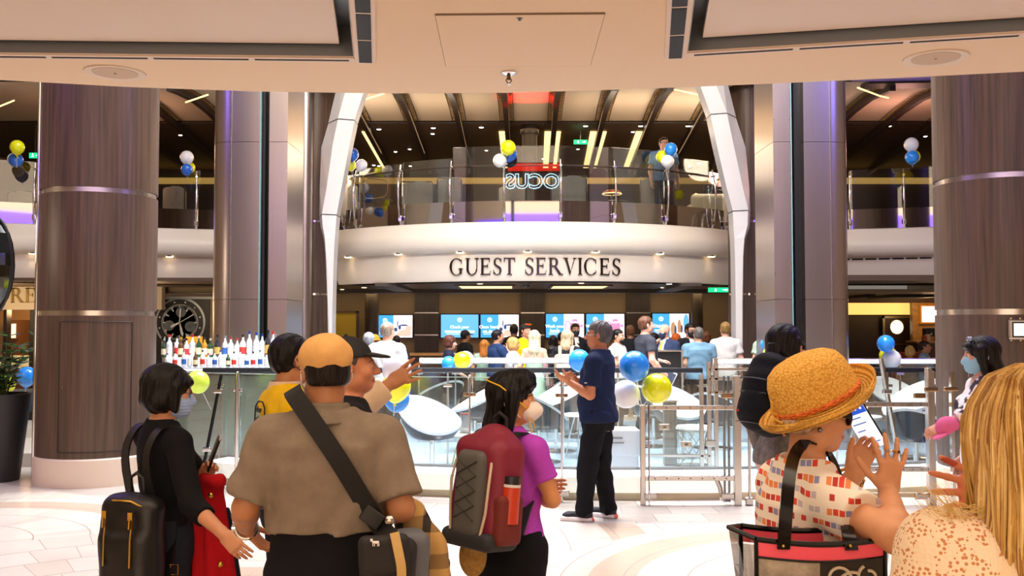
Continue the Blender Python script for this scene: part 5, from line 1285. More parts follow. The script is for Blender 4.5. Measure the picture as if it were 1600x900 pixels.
# ---------------------------------------------------------------- balloons
def balloon(c,r,col,lab,knot=Vector((0,0,-1)),tie=None):
    c=Vector(c); M_=mat('balloon_'+col,{'blue':'#2391f5','yellow':'#eef200','white':'#f3f5f7','lime':'#d2f54e','dkblue':'#1c66d0'}[col],.22,coat=.5,sss=.0)
    n,l,b=nodes(M_); b.inputs['Transmission Weight'].default_value=0
    t=thing('balloon',lab,'balloon',c)
    k=Vector(knot).normalized(); q=Vector((0,0,-1)).rotation_difference(k).to_matrix()
    prof=[(0,r*1.02)]+[(r*math.sin(PI*i/18),r*1.02*math.cos(PI*i/18)) for i in range(1,13)]+[(r*.68,-r*.78),(r*.45,-r*1.0),(r*.2,-r*1.17),(r*.06,-r*1.24),(r*.05,-r*1.27)]
    obj('skin',MB().lathe(prof,28,c,q),M_,t,True,smooth=True)
    obj('knot',MB().lathe([(r*.05,-r*1.25),(r*.13,-r*1.33),(r*.12,-r*1.37),(0,-r*1.35)],12,c,q),M_,t,True,smooth=True)
    if tie is not None:
        mb=MB(); mb.tube([c+k*r*1.3,Vector(tie)],.003,5); obj('string',mb,mat('string_white','#d8d8d8',.6),t,True)
def cluster(items,Y,where,tie):
    T=at(tie[0],tie[1],tie[2] if len(tie)>2 else Y); D=[]
    for px,py,rp,col,dy in items:
        y=Y+dy
        for _ in range(90):
            c=at(px,py,y); r=rp*y/FPX
            if all((c-c2).length>=(r+r2)*1.08 for c2,r2 in D): break
            y+=.025
        D.append((c,r)); balloon(c,r,col,f'{"blue" if col=="dkblue" else col} balloon {where}',T-c,T)
cluster([(27,230,11,'yellow',-.05),(25,250,11,'dkblue',-.12),(22,249,10,'white',.10)],16.75,'in the cluster at far left of the upper balcony',(26,262))
cluster([(292,246,10.5,'white',0),(292,265,9,'dkblue',-.1),(296,262,9,'yellow',.12)],17.9,'in the cluster over the left bay balcony post',(293,278))
cluster([(551,241,9.5,'dkblue',0),(547,258,9,'yellow',-.08),(565,258,9,'white',.06)],18.1,'tied to balcony post beside the left arch',(552,280))
cluster([(794,231,12,'yellow',-.05),(781,251,11,'white',-.02),(797,241,11,'dkblue',.2)],16.9,'in the middle cluster on the curved balcony',(788,266,17.22))
cluster([(1048,233,10,'blue',-.02),(1035,245,10,'yellow',.10),(1043,252,10,'white',-.12)],17.6,'tied to balcony post before the man upstairs',(1045,270))
cluster([(1424,226,11,'white',0),(1425,246,10.5,'blue',-.1),(1428,245,10,'yellow',.15)],17.2,'in the cluster over the right bay balcony post',(1426,262))
cluster([(722,563,13.5,'yellow',0),(727,562,13.5,'white',.30),(701,568,11.5,'blue',.05)],13.4,'on the lit rail near the flowered-top woman',(712,575,13.87))
cluster([(620,577,23,'white',.05),(619,604,23,'yellow',-.2),(620,624,20,'blue',.1)],8.9,'behind the pointing hand',(615,650,9.28))
cluster([(991,572,23.5,'blue',-.12),(978,616,22,'white',.05),(1026,607,23.5,'yellow',-.15)],8.95,'of the trio between the man in navy and the gate',(1003,636,9.13))
cluster([(309,597,18,'lime',0)],9.6,'behind the woman in black, beside her mask',(330,640,9.95))
cluster([(905,563,17,'blue',0)],11.3,'half hidden by the arms of the man in navy',(905,579,11.38))
cluster([(1384,537,13.5,'blue',0),(1393,561,14.5,'white',-.1),(1388,556,14,'yellow',.2)],13.6,'on the right lit rail below the porthole door',(1390,572,13.87))
cluster([(42,588,15,'blue',0),(8,601,15,'yellow',-.5)],12.4,'beside the potted plant',(30,702,12.6))
cluster([(1199,538,11,'blue',0),(1203,553,11,'lime',-.2)],13.7,'behind the head of the woman with the black backpack',(1200,572,13.87))
# ---------------------------------------------------------------- people: signed-distance bodies meshed as one skin
V3=lambda *a: np.array(a,dtype=np.float64)
def _n(v): v=np.asarray(v,float); return v/max(1e-9,np.linalg.norm(v))
def cone(a,b,ra,rb=None,fl=None):
    """tapered capsule. fl=(axis,scale): squash along an axis"""
    a=np.asarray(a,float); b=np.asarray(b,float); rb=ra if rb is None else rb
    ba=b-a; L2=max(1e-9,ba.dot(ba)); rm=max(ra,rb)
    lo=np.minimum(a,b)-rm; hi=np.maximum(a,b)+rm
    def fn(X,Y,Z):
        px,py,pz=X-a[0],Y-a[1],Z-a[2]
        t=np.clip((px*ba[0]+py*ba[1]+pz*ba[2])/L2,0,1)
        dx,dy,dz=px-t*ba[0],py-t*ba[1],pz-t*ba[2]
        if fl is not None:
            ax,s=fl; q=dx*ax[0]+dy*ax[1]+dz*ax[2]; e=q*(1/s-1); dx,dy,dz=dx+e*ax[0],dy+e*ax[1],dz+e*ax[2]
        return np.sqrt(dx*dx+dy*dy+dz*dz)-(ra+t*(rb-ra))
    return fn,lo,hi
def ell(c,r,Rm=None):
    c=np.asarray(c,float); r=np.asarray(r,float) if np.ndim(r) else np.full(3,float(r)); m=r.max()
    if Rm is None: lo,hi=c-r,c+r
    else:
        e=np.sqrt(((np.asarray(Rm)*r)**2).sum(1)); lo,hi=c-e,c+e
    def fn(X,Y,Z):
        x,y,z=X-c[0],Y-c[1],Z-c[2]
        if Rm is not None:
            A=np.asarray(Rm); x,y,z=(x*A[0,0]+y*A[1,0]+z*A[2,0],x*A[0,1]+y*A[1,1]+z*A[2,1],x*A[0,2]+y*A[1,2]+z*A[2,2])
        k0=np.sqrt((x/r[0])**2+(y/r[1])**2+(z/r[2])**2); k1=np.sqrt((x/r[0]**2)**2+(y/r[1]**2)**2+(z/r[2]**2)**2)
        return k0*(k0-1)/np.maximum(k1,1e-6)
    return fn,lo,hi
def rbox(c,h,r,Rm=None):
    c=np.asarray(c,float); h=np.asarray(h,float); A=np.eye(3) if Rm is None else np.asarray(Rm)
    e=np.abs(A)@h; lo,hi=c-e,c+e
    def fn(X,Y,Z):
        x,y,z=X-c[0],Y-c[1],Z-c[2]
        x,y,z=(x*A[0,0]+y*A[1,0]+z*A[2,0],x*A[0,1]+y*A[1,1]+z*A[2,1],x*A[0,2]+y*A[1,2]+z*A[2,2])
        qx,qy,qz=np.abs(x)-h[0]+r,np.abs(y)-h[1]+r,np.abs(z)-h[2]+r
        return np.sqrt(np.maximum(qx,0)**2+np.maximum(qy,0)**2+np.maximum(qz,0)**2)+np.minimum(np.maximum(np.maximum(qx,qy),qz),0)-r
    return fn,lo,hi
def half(p,n_):
    p=np.asarray(p,float); n_=_n(n_)
    def fn(X,Y,Z): return (X-p[0])*n_[0]+(Y-p[1])*n_[1]+(Z-p[2])*n_[2]
    return fn,np.full(3,-9.),np.full(3,9.)
def loft(tb,off=0.,z0=None,z1=None,p=2.25):
    """tb rows: z,w,d,xo,yo"""
    tb=np.asarray(tb,float); zz=tb[:,0]; z0=zz[0] if z0 is None else z0; z1=zz[-1] if z1 is None else z1
    W_=tb[:,1].max()+off; D_=tb[:,2].max()+off
    lo=np.array([tb[:,3].min()-W_,tb[:,4].min()-D_,z0]); hi=np.array([tb[:,3].max()+W_,tb[:,4].max()+D_,z1])
    def fn(X,Y,Z):
        w=np.interp(Z,zz,tb[:,1])+off; d=np.interp(Z,zz,tb[:,2])+off; xo=np.interp(Z,zz,tb[:,3]); yo=np.interp(Z,zz,tb[:,4])
        q=(np.abs((X-xo)/w)**p+np.abs((Y-yo)/d)**p)**(1/p)
        v=(q-1)*np.minimum(w,d)
        return np.maximum(v,np.maximum(z0-Z,Z-z1))
    return fn,lo,hi
def xf(prim,M):
    """place a primitive by rigid 4x4 matrix (numpy)"""
    fn,lo,hi=prim; A=M[:3,:3]; t=M[:3,3]
    lo2,hi2=np.maximum(lo,-3),np.minimum(hi,3)
    cs=np.array([[a,b,c] for a in(lo2[0],hi2[0]) for b in(lo2[1],hi2[1]) for c in(lo2[2],hi2[2])])@A.T+t
    def f2(X,Y,Z):
        x,y,z=X-t[0],Y-t[1],Z-t[2]
        return fn(x*A[0,0]+y*A[1,0]+z*A[2,0],x*A[0,1]+y*A[1,1]+z*A[2,1],x*A[0,2]+y*A[1,2]+z*A[2,2])
    if hi[0]>5: return f2,lo,hi
    return f2,cs.min(0),cs.max(0)
def sdf_mesh(ops,h,fine=None,disp=None,pad=.02):
    """ops: list of (mode,prim,k) with mode '+','-','&'. returns verts, quads"""
    adds=[o for o in ops if o[0]=='+']
    lo=np.min([o[1][1] for o in adds],0)-pad; hi=np.max([o[1][2] for o in adds],0)+pad
    ax=[]
    for i in range(3):
        pts=[lo[i]]
        while pts[-1]<hi[i]:
            st=h
            if fine:
                for (f0,f1,fh) in fine:
                    if f0[i]<=pts[-1]<=f1[i]: st=min(st,fh)
            pts.append(pts[-1]+st)
        ax.append(np.array(pts))
    F=np.full([len(a) for a in ax],1.0,np.float32)
    for mode,(fn,l,u),k in ops:
        m=k+.03+2*h
        if mode=='&': sl=[slice(0,len(a)) for a in ax]
        else: sl=[slice(max(0,np.searchsorted(ax[i],l[i]-m)-1),min(len(ax[i]),np.searchsorted(ax[i],u[i]+m)+1)) for i in range(3)]
        if any(s.stop-s.start<2 for s in sl): continue
        Xg,Yg,Zg=ax[0][sl[0]][:,None,None],ax[1][sl[1]][None,:,None],ax[2][sl[2]][None,None,:]
        d=np.broadcast_to(fn(Xg,Yg,Zg),[s.stop-s.start for s in sl]).astype(np.float32); G=F[tuple(sl)]
        if mode=='+':
            if k>0:
                hh=np.clip(.5+.5*(G-d)/k,0,1); F[tuple(sl)]=G*(1-hh)+d*hh-k*hh*(1-hh)
            else: F[tuple(sl)]=np.minimum(G,d)
        else:
            d2=-d if mode=='-' else d
            if k>0:
                hh=np.clip(.5-.5*(G-d2)/k,0,1); F[tuple(sl)]=G*(1-hh)+d2*hh+k*hh*(1-hh)
            else: F[tuple(sl)]=np.maximum(G,d2)
    if disp is not None:
        I=np.nonzero(np.abs(F)<.04); F[I]+=disp(ax[0][I[0]],ax[1][I[1]],ax[2][I[2]]).astype(np.float32)
    F[0]=F[-1]=1; F[:,0]=F[:,-1]=1; F[:,:,0]=F[:,:,-1]=1
    S=F<0
    c=S[:-1,:-1,:-1].astype(np.int8)
    for i in(0,1):
        for j in(0,1):
            for k_ in(0,1):
                if i+j+k_: c=c+S[i:S.shape[0]-1+i,j:S.shape[1]-1+j,k_:S.shape[2]-1+k_]
    act=(c>0)&(c<8); I,J,K=np.nonzero(act); n=len(I)
    acc=np.zeros((n,3)); cnt=np.zeros(n)
    E=[((0,0,0),(1,0,0)),((0,1,0),(1,1,0)),((0,0,1),(1,0,1)),((0,1,1),(1,1,1)),((0,0,0),(0,1,0)),((1,0,0),(1,1,0)),((0,0,1),(0,1,1)),((1,0,1),(1,1,1)),((0,0,0),(0,0,1)),((1,0,0),(1,0,1)),((0,1,0),(0,1,1)),((1,1,0),(1,1,1))]
    for a,b in E:
        f0=F[I+a[0],J+a[1],K+a[2]].astype(float); f1=F[I+b[0],J+b[1],K+b[2]].astype(float); m=(f0<0)!=(f1<0)
        t=np.where(m,f0/np.where(m,f0-f1,1),0)
        for d_,(arr,idx) in enumerate(((ax[0],I),(ax[1],J),(ax[2],K))):
            p0=arr[idx+a[d_]]; p1=arr[idx+b[d_]]; acc[:,d_]+=np.where(m,p0+(p1-p0)*t,0)
        cnt+=m
    V=acc/np.maximum(cnt,1)[:,None]
    vid=np.full(act.shape,-1,np.int64); vid[I,J,K]=np.arange(n)
    Q=[]
    for d_ in range(3):
        o1,o2=[(1,2),(2,0),(0,1)][d_]
        s0=[slice(None)]*3; s1=[slice(None)]*3; s0[d_]=slice(0,-1); s1[d_]=slice(1,None)
        A=S[tuple(s0)]; B=S[tuple(s1)]; x=A!=B; ii=np.array(np.nonzero(x))
        ok=(ii[o1]>0)&(ii[o2]>0)&(ii[o1]<S.shape[o1]-1)&(ii[o2]<S.shape[o2]-1); ii=ii[:,ok]
        def g(u,v):
            j=ii.copy(); j[o1]-=u; j[o2]-=v; return vid[j[0],j[1],j[2]]
        q=np.stack([g(1,1),g(0,1),g(0,0),g(1,0)],1); fl=~A[ii[0],ii[1],ii[2]]
        q[fl]=q[fl][:,::-1]; Q.append(q)
    Q=np.concatenate(Q); Q=Q[(Q>=0).all(1)]
    return V,Q
def np_mesh(name,V,Q,mi=None):
    me=bpy.data.meshes.new(name); me.vertices.add(len(V)); me.vertices.foreach_set('co',V.astype(np.float32).ravel())
    me.loops.add(Q.size); me.loops.foreach_set('vertex_index',Q.astype(np.int32).ravel())
    me.polygons.add(len(Q)); me.polygons.foreach_set('loop_start',np.arange(0,Q.size,4,dtype=np.int32))
    try: me.polygons.foreach_set('loop_total',np.full(len(Q),4,dtype=np.int32))
    except Exception: pass
    if mi is not None: me.polygons.foreach_set('material_index',mi.astype(np.int32))
    me.polygons.foreach_set('use_smooth',np.ones(len(Q),dtype=bool)); me.update(calc_edges=True); me.validate(); return me
def rotm(axis,ang):
    return np.array(Matrix.Rotation(ang,3,Vector(axis)))

# proportions for a 1.70 m figure, facing -Y, left hand +X, feet at z=0
TM=[(.76,.135,.100,0,.01),(.84,.168,.118,0,.012),(.92,.172,.118,0,.01),(1.0,.158,.108,0,0),(1.08,.155,.108,0,-.004),(1.18,.165,.115,0,-.004),(1.28,.176,.118,0,.0),(1.345,.170,.105,0,.012),(1.405,.120,.080,0,.02),(1.46,.072,.062,0,.022)]
TF=[(.76,.140,.105,0,.012),(.84,.175,.122,0,.014),(.92,.172,.118,0,.012),(1.0,.148,.102,0,.002),(1.07,.132,.094,0,-.002),(1.16,.140,.102,0,-.006),(1.26,.152,.110,0,-.004),(1.335,.148,.095,0,.012),(1.40,.103,.075,0,.02),(1.46,.064,.056,0,.022)]
class Human:
    def __init__(s,label,loc,yaw,H=1.70,sex='m',fat=1.0,belly=0.,arms=None,legs=None,head=(0,0,0),lean=(0,0),skin='#c98f6b',h=.009,fine=False,name='person',group=None,hands=('relax','relax'),bust=1.0,shoulder=1.0,headscale=1.0,neckdrop=0.):
        s.s=H/1.70; s.h=h/s.s; s.sex=sex; s.fat=fat; s.root=thing(name,label,'person',loc,yaw,group)
        s.loc=np.array(loc,float); s.yaw=yaw; s.fine=fine; s.lean=lean; s.bust=bust; s.belly=belly; s.hs=headscale
        g=1.0 if sex=='m' else .88; s.g=g*(.6+.4*fat)
        T=TM if sex=='m' else TF
        s.tb=[]
        for z,w,d,xo,yo in T:
            k=max(0,z-.92); bl=belly*math.exp(-((z-1.02)/.14)**2)
            s.tb.append((z,w*(fat if z<1.40 else 1)+bl*.5,d*(fat if z<1.40 else 1)+bl*.6,xo+lean[0]*k,yo+lean[1]*k-bl*.45))
        sw=(.178 if sex=='m' else .155)*(.5+.5*fat)*shoulder; sh=s.shf
        s.S={'L':sh(V3(sw,.018,1.358)),'R':sh(V3(-sw,.018,1.358))}
        s.neck=sh(V3(0,.025,1.44-neckdrop)); s.skin=skin; s.hands=hands
        D={'L':(V3(.245,.045,1.115),V3(.255,-.05,.865)),'R':(V3(-.245,.045,1.115),V3(-.255,-.05,.865))}
        s.E={};s.Wr={};s.hd={}
        for q in 'LR':
            a=(arms or {}).get(q)
            if a is None: e,w=D[q]; e=sh(e)*1.0; w=w+ (sh(V3(0,0,1.2))-V3(0,0,1.2)); d=None
            elif len(a)==2 and np.ndim(a[0])==1: e,w=np.array(a[0],float),np.array(a[1],float); d=None
            else: e,w,d=np.array(a[0],float),np.array(a[1],float),a[2]
            if not (a is None): 
                # keep limb lengths human
                S=s.S[q]; 
                v=e-S; L=np.linalg.norm(v); e=S+v/L*np.clip(L,.24,.32); v=w-e; L=np.linalg.norm(v); w=e+v/L*np.clip(L,.21,.285)
            s.E[q],s.Wr[q],s.hd[q]=e,w,d
        LG=legs or {}
        s.Kn={};s.An={};s.Fy={}
        for q,sg in(('L',1),('R',-1)):
            a=LG.get(q) or ((sg*.095,-.005,.48),(sg*.10,.03,.085),sg*.15)
            s.Kn[q],s.An[q],s.Fy[q]=np.array(a[0],float),np.array(a[1],float),a[2]
        s.Hp={'L':V3(.088,.012,.89),'R':V3(-.088,.012,.89)}
        hy,hp,hr=[R(a) for a in head]
        A=np.array(Matrix.Rotation(hy,3,'Z'))@np.array(Matrix.Rotation(hp,3,'X'))@np.array(Matrix.Rotation(hr,3,'Y'))
        M=np.eye(4); M[:3,:3]=A*1.0; piv=s.neck+V3(0,-.005,.03); M[:3,3]=piv+A@V3(0,-.022,.112)
        s.HM=M
    def shf(s,p):
        k=max(0,p[2]-.92); return p+V3(s.lean[0]*k,s.lean[1]*k,0)
    def l2w(s,p): return np.array(XF[s.root.name]@Vector(np.asarray(p,float)*s.s))
    def w2l(s,p): return np.array(XF[s.root.name].inverted()@Vector(p))/s.s
    def hp(s,p): return s.HM[:3,:3]@(np.asarray(p,float)*s.hs)+s.HM[:3,3]
    def H_(s,prim): 
        M=s.HM.copy()
        if s.hs!=1:
            fn,lo,hi=prim; k=s.hs
            prim=(lambda X,Y,Z:fn(X/k,Y/k,Z/k)*k,lo*k if hi[0]<5 else lo,hi*k if hi[0]<5 else hi)
        return xf(prim,M)
    # ---- skin
    def head_ops(s):
        f=s.sex=='f'; o=[]
        A=lambda p,k=.02,m='+': o.append((m,s.H_(p),k))
        A(ell((0,.020,.040),(.074,.094,.084)),.0); A(ell((0,-.022,-.020),(.060 if not f else .057,.070,.085)),.03)
        A(ell((0,-.062,-.082),(.026 if not f else .021,.022,.022)),.03)
        for q in(-1,1):
            A(ell((q*.043,-.012,-.060),(.018,.03,.024)),.03); A(ell((q*.036,-.062,-.022),(.022,.022,.02)),.025)
        A(cone((-.032,-.081,.026),(.032,-.081,.026),.009),.02)
        for q in(-1,1): A(ell((q*.032,-.103,.004),(.019,.018,.013)),.014,'-')
        A(cone((0,-.090,.014),(0,-.112,-.024),.008,.012),.014)
        for q in(-1,1): A(ell((q*.012,-.100,-.029),(.009,.010,.008)),.008)
        for q in(-1,1): A(ell((q*.031,-.077,.003),(.016,.012,.0125)),.006)
        A(ell((0,-.088,-.052),(.024,.010,.0055)),.008); A(ell((0,-.086,-.064),(.021,.011,.0065)),.008)
        A(ell((0,-.101,-.0585),(.019,.008,.0020)),.004,'-')
        for q in(-1,1):
            A(ell((q*.078,.014,.0),(.010,.019,.033),rotm((0,0,1),q*.35)),.008); A(ell((q*.086,.008,.004),(.006,.009,.018)),.005,'-')
        return o
    def hand_ops(s,q,pose):
        w=s.Wr[q]; e=s.E[q]; sg=1 if q=='L' else -1
        d=s.hd[q] or {}
        u=_n(d.get('u',w-e)); n_=d.get('n')     # u finger direction, n palm-facing normal
        if n_ is None:
            n_=V3(-sg,0,0) if abs(u[2])>.6 else V3(0,0,-1)
        n_=np.asarray(n_,float); n_=_n(n_-u*u.dot(n_)); v=np.cross(u,n_)*(1)   # across the palm
        # thumb side: left hand with palm n: thumb along +-v
        th=v*(-1 if q=='L' else 1)
        k=.92 if s.sex=='f' else 1.0; k*=d.get('k',1)
        o=[]; P=lambda a,b,c: w+u*(a*k)+th*(b*k)+n_*(c*k)
        o.append(('+',cone(w-u*.03,P(.02,0,0),.026*k,.024*k,(n_,.8)),.015))
        # palm
        for b,r in((.026,.0145),(.008,.0155),(-.010,.015),(-.026,.0135)): o.append(('+',cone(P(.018,b*.75,.0),P(.088-abs(b-.006)*.25,b,-.001),.0175*k,r*k,(n_,.85)),.010))
        o.append(('+',ell(P(.035,.026,.010),(.020*k,)*3),.014))
        curl=d.get('curl',{'relax':(.35,.45,.5,.55),'fist':(1.35,1.4,1.4,1.4),'flat':(.06,.05,.06,.1),'spread':(.10,.06,.10,.14),'hold':(.9,.95,1.0,1.05),'point':(.05,1.3,1.4,1.4)}[pose])
        spread=d.get('spread',{'spread':.20,'flat':.05}.get(pose,.03))
        L=(.070,.079,.073,.057); B=(.029,.009,-.011,-.029); base=(.088,.092,.087,.078)
        big=max(1.0,s.h*s.s/.0075) if s.h*s.s>.0075 else 1.0
        r0=.0088*k*min(big,1.35)
        for i in range(4):
            a=(1.5-i)/1.5*spread; fu=_n(u*math.cos(a)+th*math.sin(a)); p=P(base[i],B[i]+(.006*(1.5-i) if spread>.1 else 0),0); c=0
            seg=(.46,.30,.24); rr=r0
            for j in range(3):
                c+=curl[i]*(.75 if j==0 else 1.0 if j==1 else .7)/1.0*(1 if j else 1)*.9
                dd=fu*math.cos(c)+n_*math.sin(c); p2=p+dd*L[i]*seg[j]*k; o.append(('+',cone(p,p2,rr,rr*.88),.004)); p=p2; rr*=.90
        ta=d.get('thumb',{'fist':(.5,.75),'hold':(.55,.6),'spread':(1.0,.1),'flat':(.7,.1),'point':(.4,.6)}.get(pose,(.55,.3)))
        p=P(.022,.030,.008); d1=_n(u*math.cos(ta[0])+th*math.sin(ta[0])+n_*ta[1]*.6); p2=p+d1*.040*k; o.append(('+',cone(p,p2,.0125*k,.0105*k),.008))
        d2=_n(d1+u*.45+n_*ta[1]*.5); p3=p2+d2*.030*k; o.append(('+',cone(p2,p3,.0105*k,.0095*k),.004)); p4=p3+_n(d2+u*.2+n_*ta[1]*.2)*.022*k; o.append(('+',cone(p3,p4,.0095*k,.008*k),.004))
        s.palm=getattr(s,'palm',{}); s.palm[q]=(P(.06,0,.02),u,n_,th)
        return o
    def body(s,extra=None,fine_head=None,fine_hand=None):
        g=s.g; o=[('+',loft(s.tb,-.004),0)]
        nk=.056 if s.sex=='m' else .047
        o.append(('+',cone(s.neck-V3(0,0,.05),s.hp((0,.018,-.055)),nk*1.08,nk),.03))
        for q in 'LR':
            S=s.S[q]; sg=1 if q=='L' else -1
            o.append(('+',cone(s.neck+V3(sg*.03,.0,-.03),S,.045*g,.054*g),.03)); o.append(('+',cone(S,s.E[q],.053*g,.041*g),.03))
            m=s.E[q]+(s.Wr[q]-s.E[q])*.28; o.append(('+',cone(s.E[q],m,.041*g,.042*g),.02)); o.append(('+',cone(m,s.Wr[q],.042*g,.027*g),.02))
            o+=s.hand_ops(q,s.hands[0 if q=='L' else 1])
            o.append(('+',cone(s.Hp[q],s.Kn[q],.082*(.4+.6*s.fat),.055),.03)); mm=s.Kn[q]+(s.An[q]-s.Kn[q])*.3+V3(0,.012,0); o.append(('+',cone(s.Kn[q],mm,.052,.055),.02)); o.append(('+',cone(mm,s.An[q],.054,.036),.02))
            f=V3(math.sin(s.Fy[q]),-math.cos(s.Fy[q]),0); o.append(('+',cone(s.An[q]+V3(0,0,-.04),s.An[q]+f*.14+V3(0,0,-.055),.038,.026),.02))
        if s.sex=='f':
            for sg in(-1,1): o.append(('+',ell(s.shf(V3(sg*.068,-.085,1.23)),(.062*s.bust,.058*s.bust,.062*s.bust)),.03))
        o+=s.head_ops()
        if extra: o+=extra
        fine=[]
        if s.fine:
            fh=(fine_head or .004)/s.s; fa=(fine_hand or .004)/s.s
            hc=s.HM[:3,3]; fine.append((hc-V3(.1,.13,.12),hc+V3(.1,.12,.14),fh))
            for q in 'LR':
                w=s.palm[q][0]; fine.append((w-.11,w+.11,fa))
        V,Q=sdf_mesh(o,s.h,fine)
        # lips
        Mi=np.linalg.inv(s.HM); c=V[Q].mean(1)@Mi[:3,:3].T+Mi[:3,3]; c=c/s.hs
        lip=(np.abs(c[:,0])<.024)&(c[:,1]<-.080)&(np.abs(c[:,2]+.058)<.012*(1-(c[:,0]/.026)**2))
        me=np_mesh('body',V*s.s,Q,lip)
        sk=s.skin; sm=mat('skin_'+sk.strip('#'),sk,.5,sss=.10,var=.05,vscale=(14,14,14)); r=lin(sk)
        lipm=mat('lip_'+sk.strip('#'),tuple_hex(sk,(.82,.55,.55)),.4)
        s.bodyo=link('body',me,[sm,lipm],s.root); XF[s.bodyo.name]=XF[s.root.name]; return s.bodyo
    def part(s,name,ops,m,h=None,disp=None,label=None,parent=None,fine=None):
        V,Q=sdf_mesh(ops,(h/s.s if h else s.h),fine,disp); o=link(name,np_mesh(name,V*s.s,Q),m,parent or s.root); XF[o.name]=XF[s.root.name]
        if label: o['label']=label
        return o
    def mbpart(s,name,mb,m,parent=None,label=None,smooth=45,world=False):
        mb2=MB(); mb2.v=[tuple(Vector(p)*s.s) if not world else p for p in mb.v]; mb2.f=mb.f; mb2.mi=mb.mi
        return obj(name,mb2,m,parent or s.root,world=world,smooth=smooth,label=label)
    # ---- clothes
    def top_ops(s,off=.012,hem=.90,sleeve=.55,neck=.066,flare=.0,slw=1.0,vneck=0,loosen=.0,bustx=True):
        tb=[(z,w+(loosen if z<1.2 else loosen*.5)+flare*max(0,1.1-z),d+(loosen if z<1.2 else loosen*.5)+flare*max(0,1.1-z),xo,yo) for z,w,d,xo,yo in s.tb]
        g=s.g; o=[]
        for q in 'LR':
            S=s.S[q]; E=s.E[q]; f=min(sleeve,1.0)
            if sleeve>0:
                t=S+(E-S)*f; o.append(('+',cone(S,t,.056*g*slw+off,(.052-.006*f)*g*slw+off*1.35),.0))
                if sleeve<=1.0: o.append(('-',xf_cut(t,E-S,.12,.056*g*slw+off*1.35+.025),.003))
            if sleeve>1.0:
                t=E+(s.Wr[q]-E)*(sleeve-1.0); o.append(('+',cone(E,t,.048*g*slw+off,.041*g*slw+off*1.1),.02)); o.append(('-',xf_cut(t,s.Wr[q]-E,.09,.046*g*slw+off*1.1+.02),.003))
        o.append(('+',loft(tb,off,hem,1.462),.02))
        for q in 'LR':
            sg=1 if q=='L' else -1; o.append(('+',cone(s.neck+V3(sg*.03,0,-.025),s.S[q],.045*g+off,.056*g+off),.03))
        if s.sex=='f':
            for sg in(-1,1): o.append(('+',ell(s.shf(V3(sg*.068,-.085,1.23)),(.062*s.bust+off,.058*s.bust+off,.062*s.bust+off)),.05))
        o.append(('-',cone(s.neck+V3(0,-.012-vneck*.3,.0),s.neck+V3(0,-.05,.2),neck,neck*1.25),.008))
        if vneck: o.append(('-',cone(s.neck+V3(0,-.07,-.01),s.neck+V3(0,-.10,-.01-vneck),.05,.012),.01))
        return o
    def wrinkle(s,a=.004,seed=0.):
        def d(x,y,z):
            r=np.sin(31*z+7*np.sin(9*x+seed)+5*np.sin(11*y+seed)+seed)*np.sin(13*x+9*z+seed*2)
            return a*r*np.clip((1.42-z)*6,0,1)
        return d
    def pants_ops(s,off=.010,waist=.97,hem=.05,leg=1.0,flare=0.):
        o=[('+',loft(s.tb,off,.77,waist),0)]
        for q in 'LR':
            K,A=s.Kn[q],s.An[q]; t=A+(K-A)*max(0,(hem-.085)/.40); tf=.4+.6*s.fat
            o.append(('+',cone(s.Hp[q],K,.084*tf*leg+off,.066*leg+off),.03)); o.append(('+',cone(K,t,.066*leg+off,.050*leg+off+flare),.03))
        return o
    def shoes(s,upper,sole,h=None):
        for q in 'LR':
            A=s.An[q]; f=V3(math.sin(s.Fy[q]),-math.cos(s.Fy[q]),0); sd=V3(-f[1],f[0],0); b=A.copy(); b[2]=A[2]-.085
            Rm=np.stack([f,sd,V3(0,0,1)],1); k=1.0 if s.sex=='m' else .9
            c=b+f*.065*k; o=[('+',cone(b+f*-.035*k+V3(0,0,.05),b+f*.13*k+V3(0,0,.042),.040*k,.034*k),0),('+',cone(b-f*.02+V3(0,0,.06),A+V3(0,0,.012),.040*k,.038*k),.03),('+',ell(b+f*.14*k+V3(0,0,.042),(.05*k,.042*k,.026*k),Rm),.02)]
            o.append(('-',half(b+V3(0,0,.022),(0,0,-1)),.0) if 0 else ('-',rbox(b+V3(0,0,-.03),(.3,.3,.055),.0),.0))
            sh=s.part('shoe',o,upper,h); 
            s.part('sole',[('+',rbox(b+f*.060*k+V3(0,0,.017),(.137*k,.046*k,.017),.014,Rm),0),('+',rbox(b+f*.11*k+V3(0,0,.016),(.087*k,.051*k,.016),.014,Rm),.02)],sole,h,parent=sh)
    def eyes(s,iris='#2a1a10',brow='#1d1512'):
        for q in(-1,1):
            mb=MB(); Mr=Matrix(s.HM[:3,:3].tolist())
            mb.sphere(s.hp((q*.031,-.0785,.0035)),.0122*s.hs,12,8,Mr); mb.cur=1
            p=s.hp((q*.031,-.0785,.0035)); d=s.HM[:3,:3]@V3(0,-1,0); mb.sphere(p+d*.0068*s.hs,.0064*s.hs,10,6,Mr)
            s.mbpart('eye',mb,[mat('eye_white','#e9e4dc',.25),mat('iris_'+iris.strip('#'),iris,.2)],smooth=True)
        for q in(-1,1):
            mb=MB(); mb.tube([s.hp((q*x,y,z)) for x,y,z in ((.014,-.0905,.022),(.026,-.0905,.0285),(.038,-.085,.0285),(.048,-.072,.022))],[.0025,.0035,.003,.0015],6); s.mbpart('eyebrow',mb,mat('brow_'+brow.strip('#'),brow,.8))
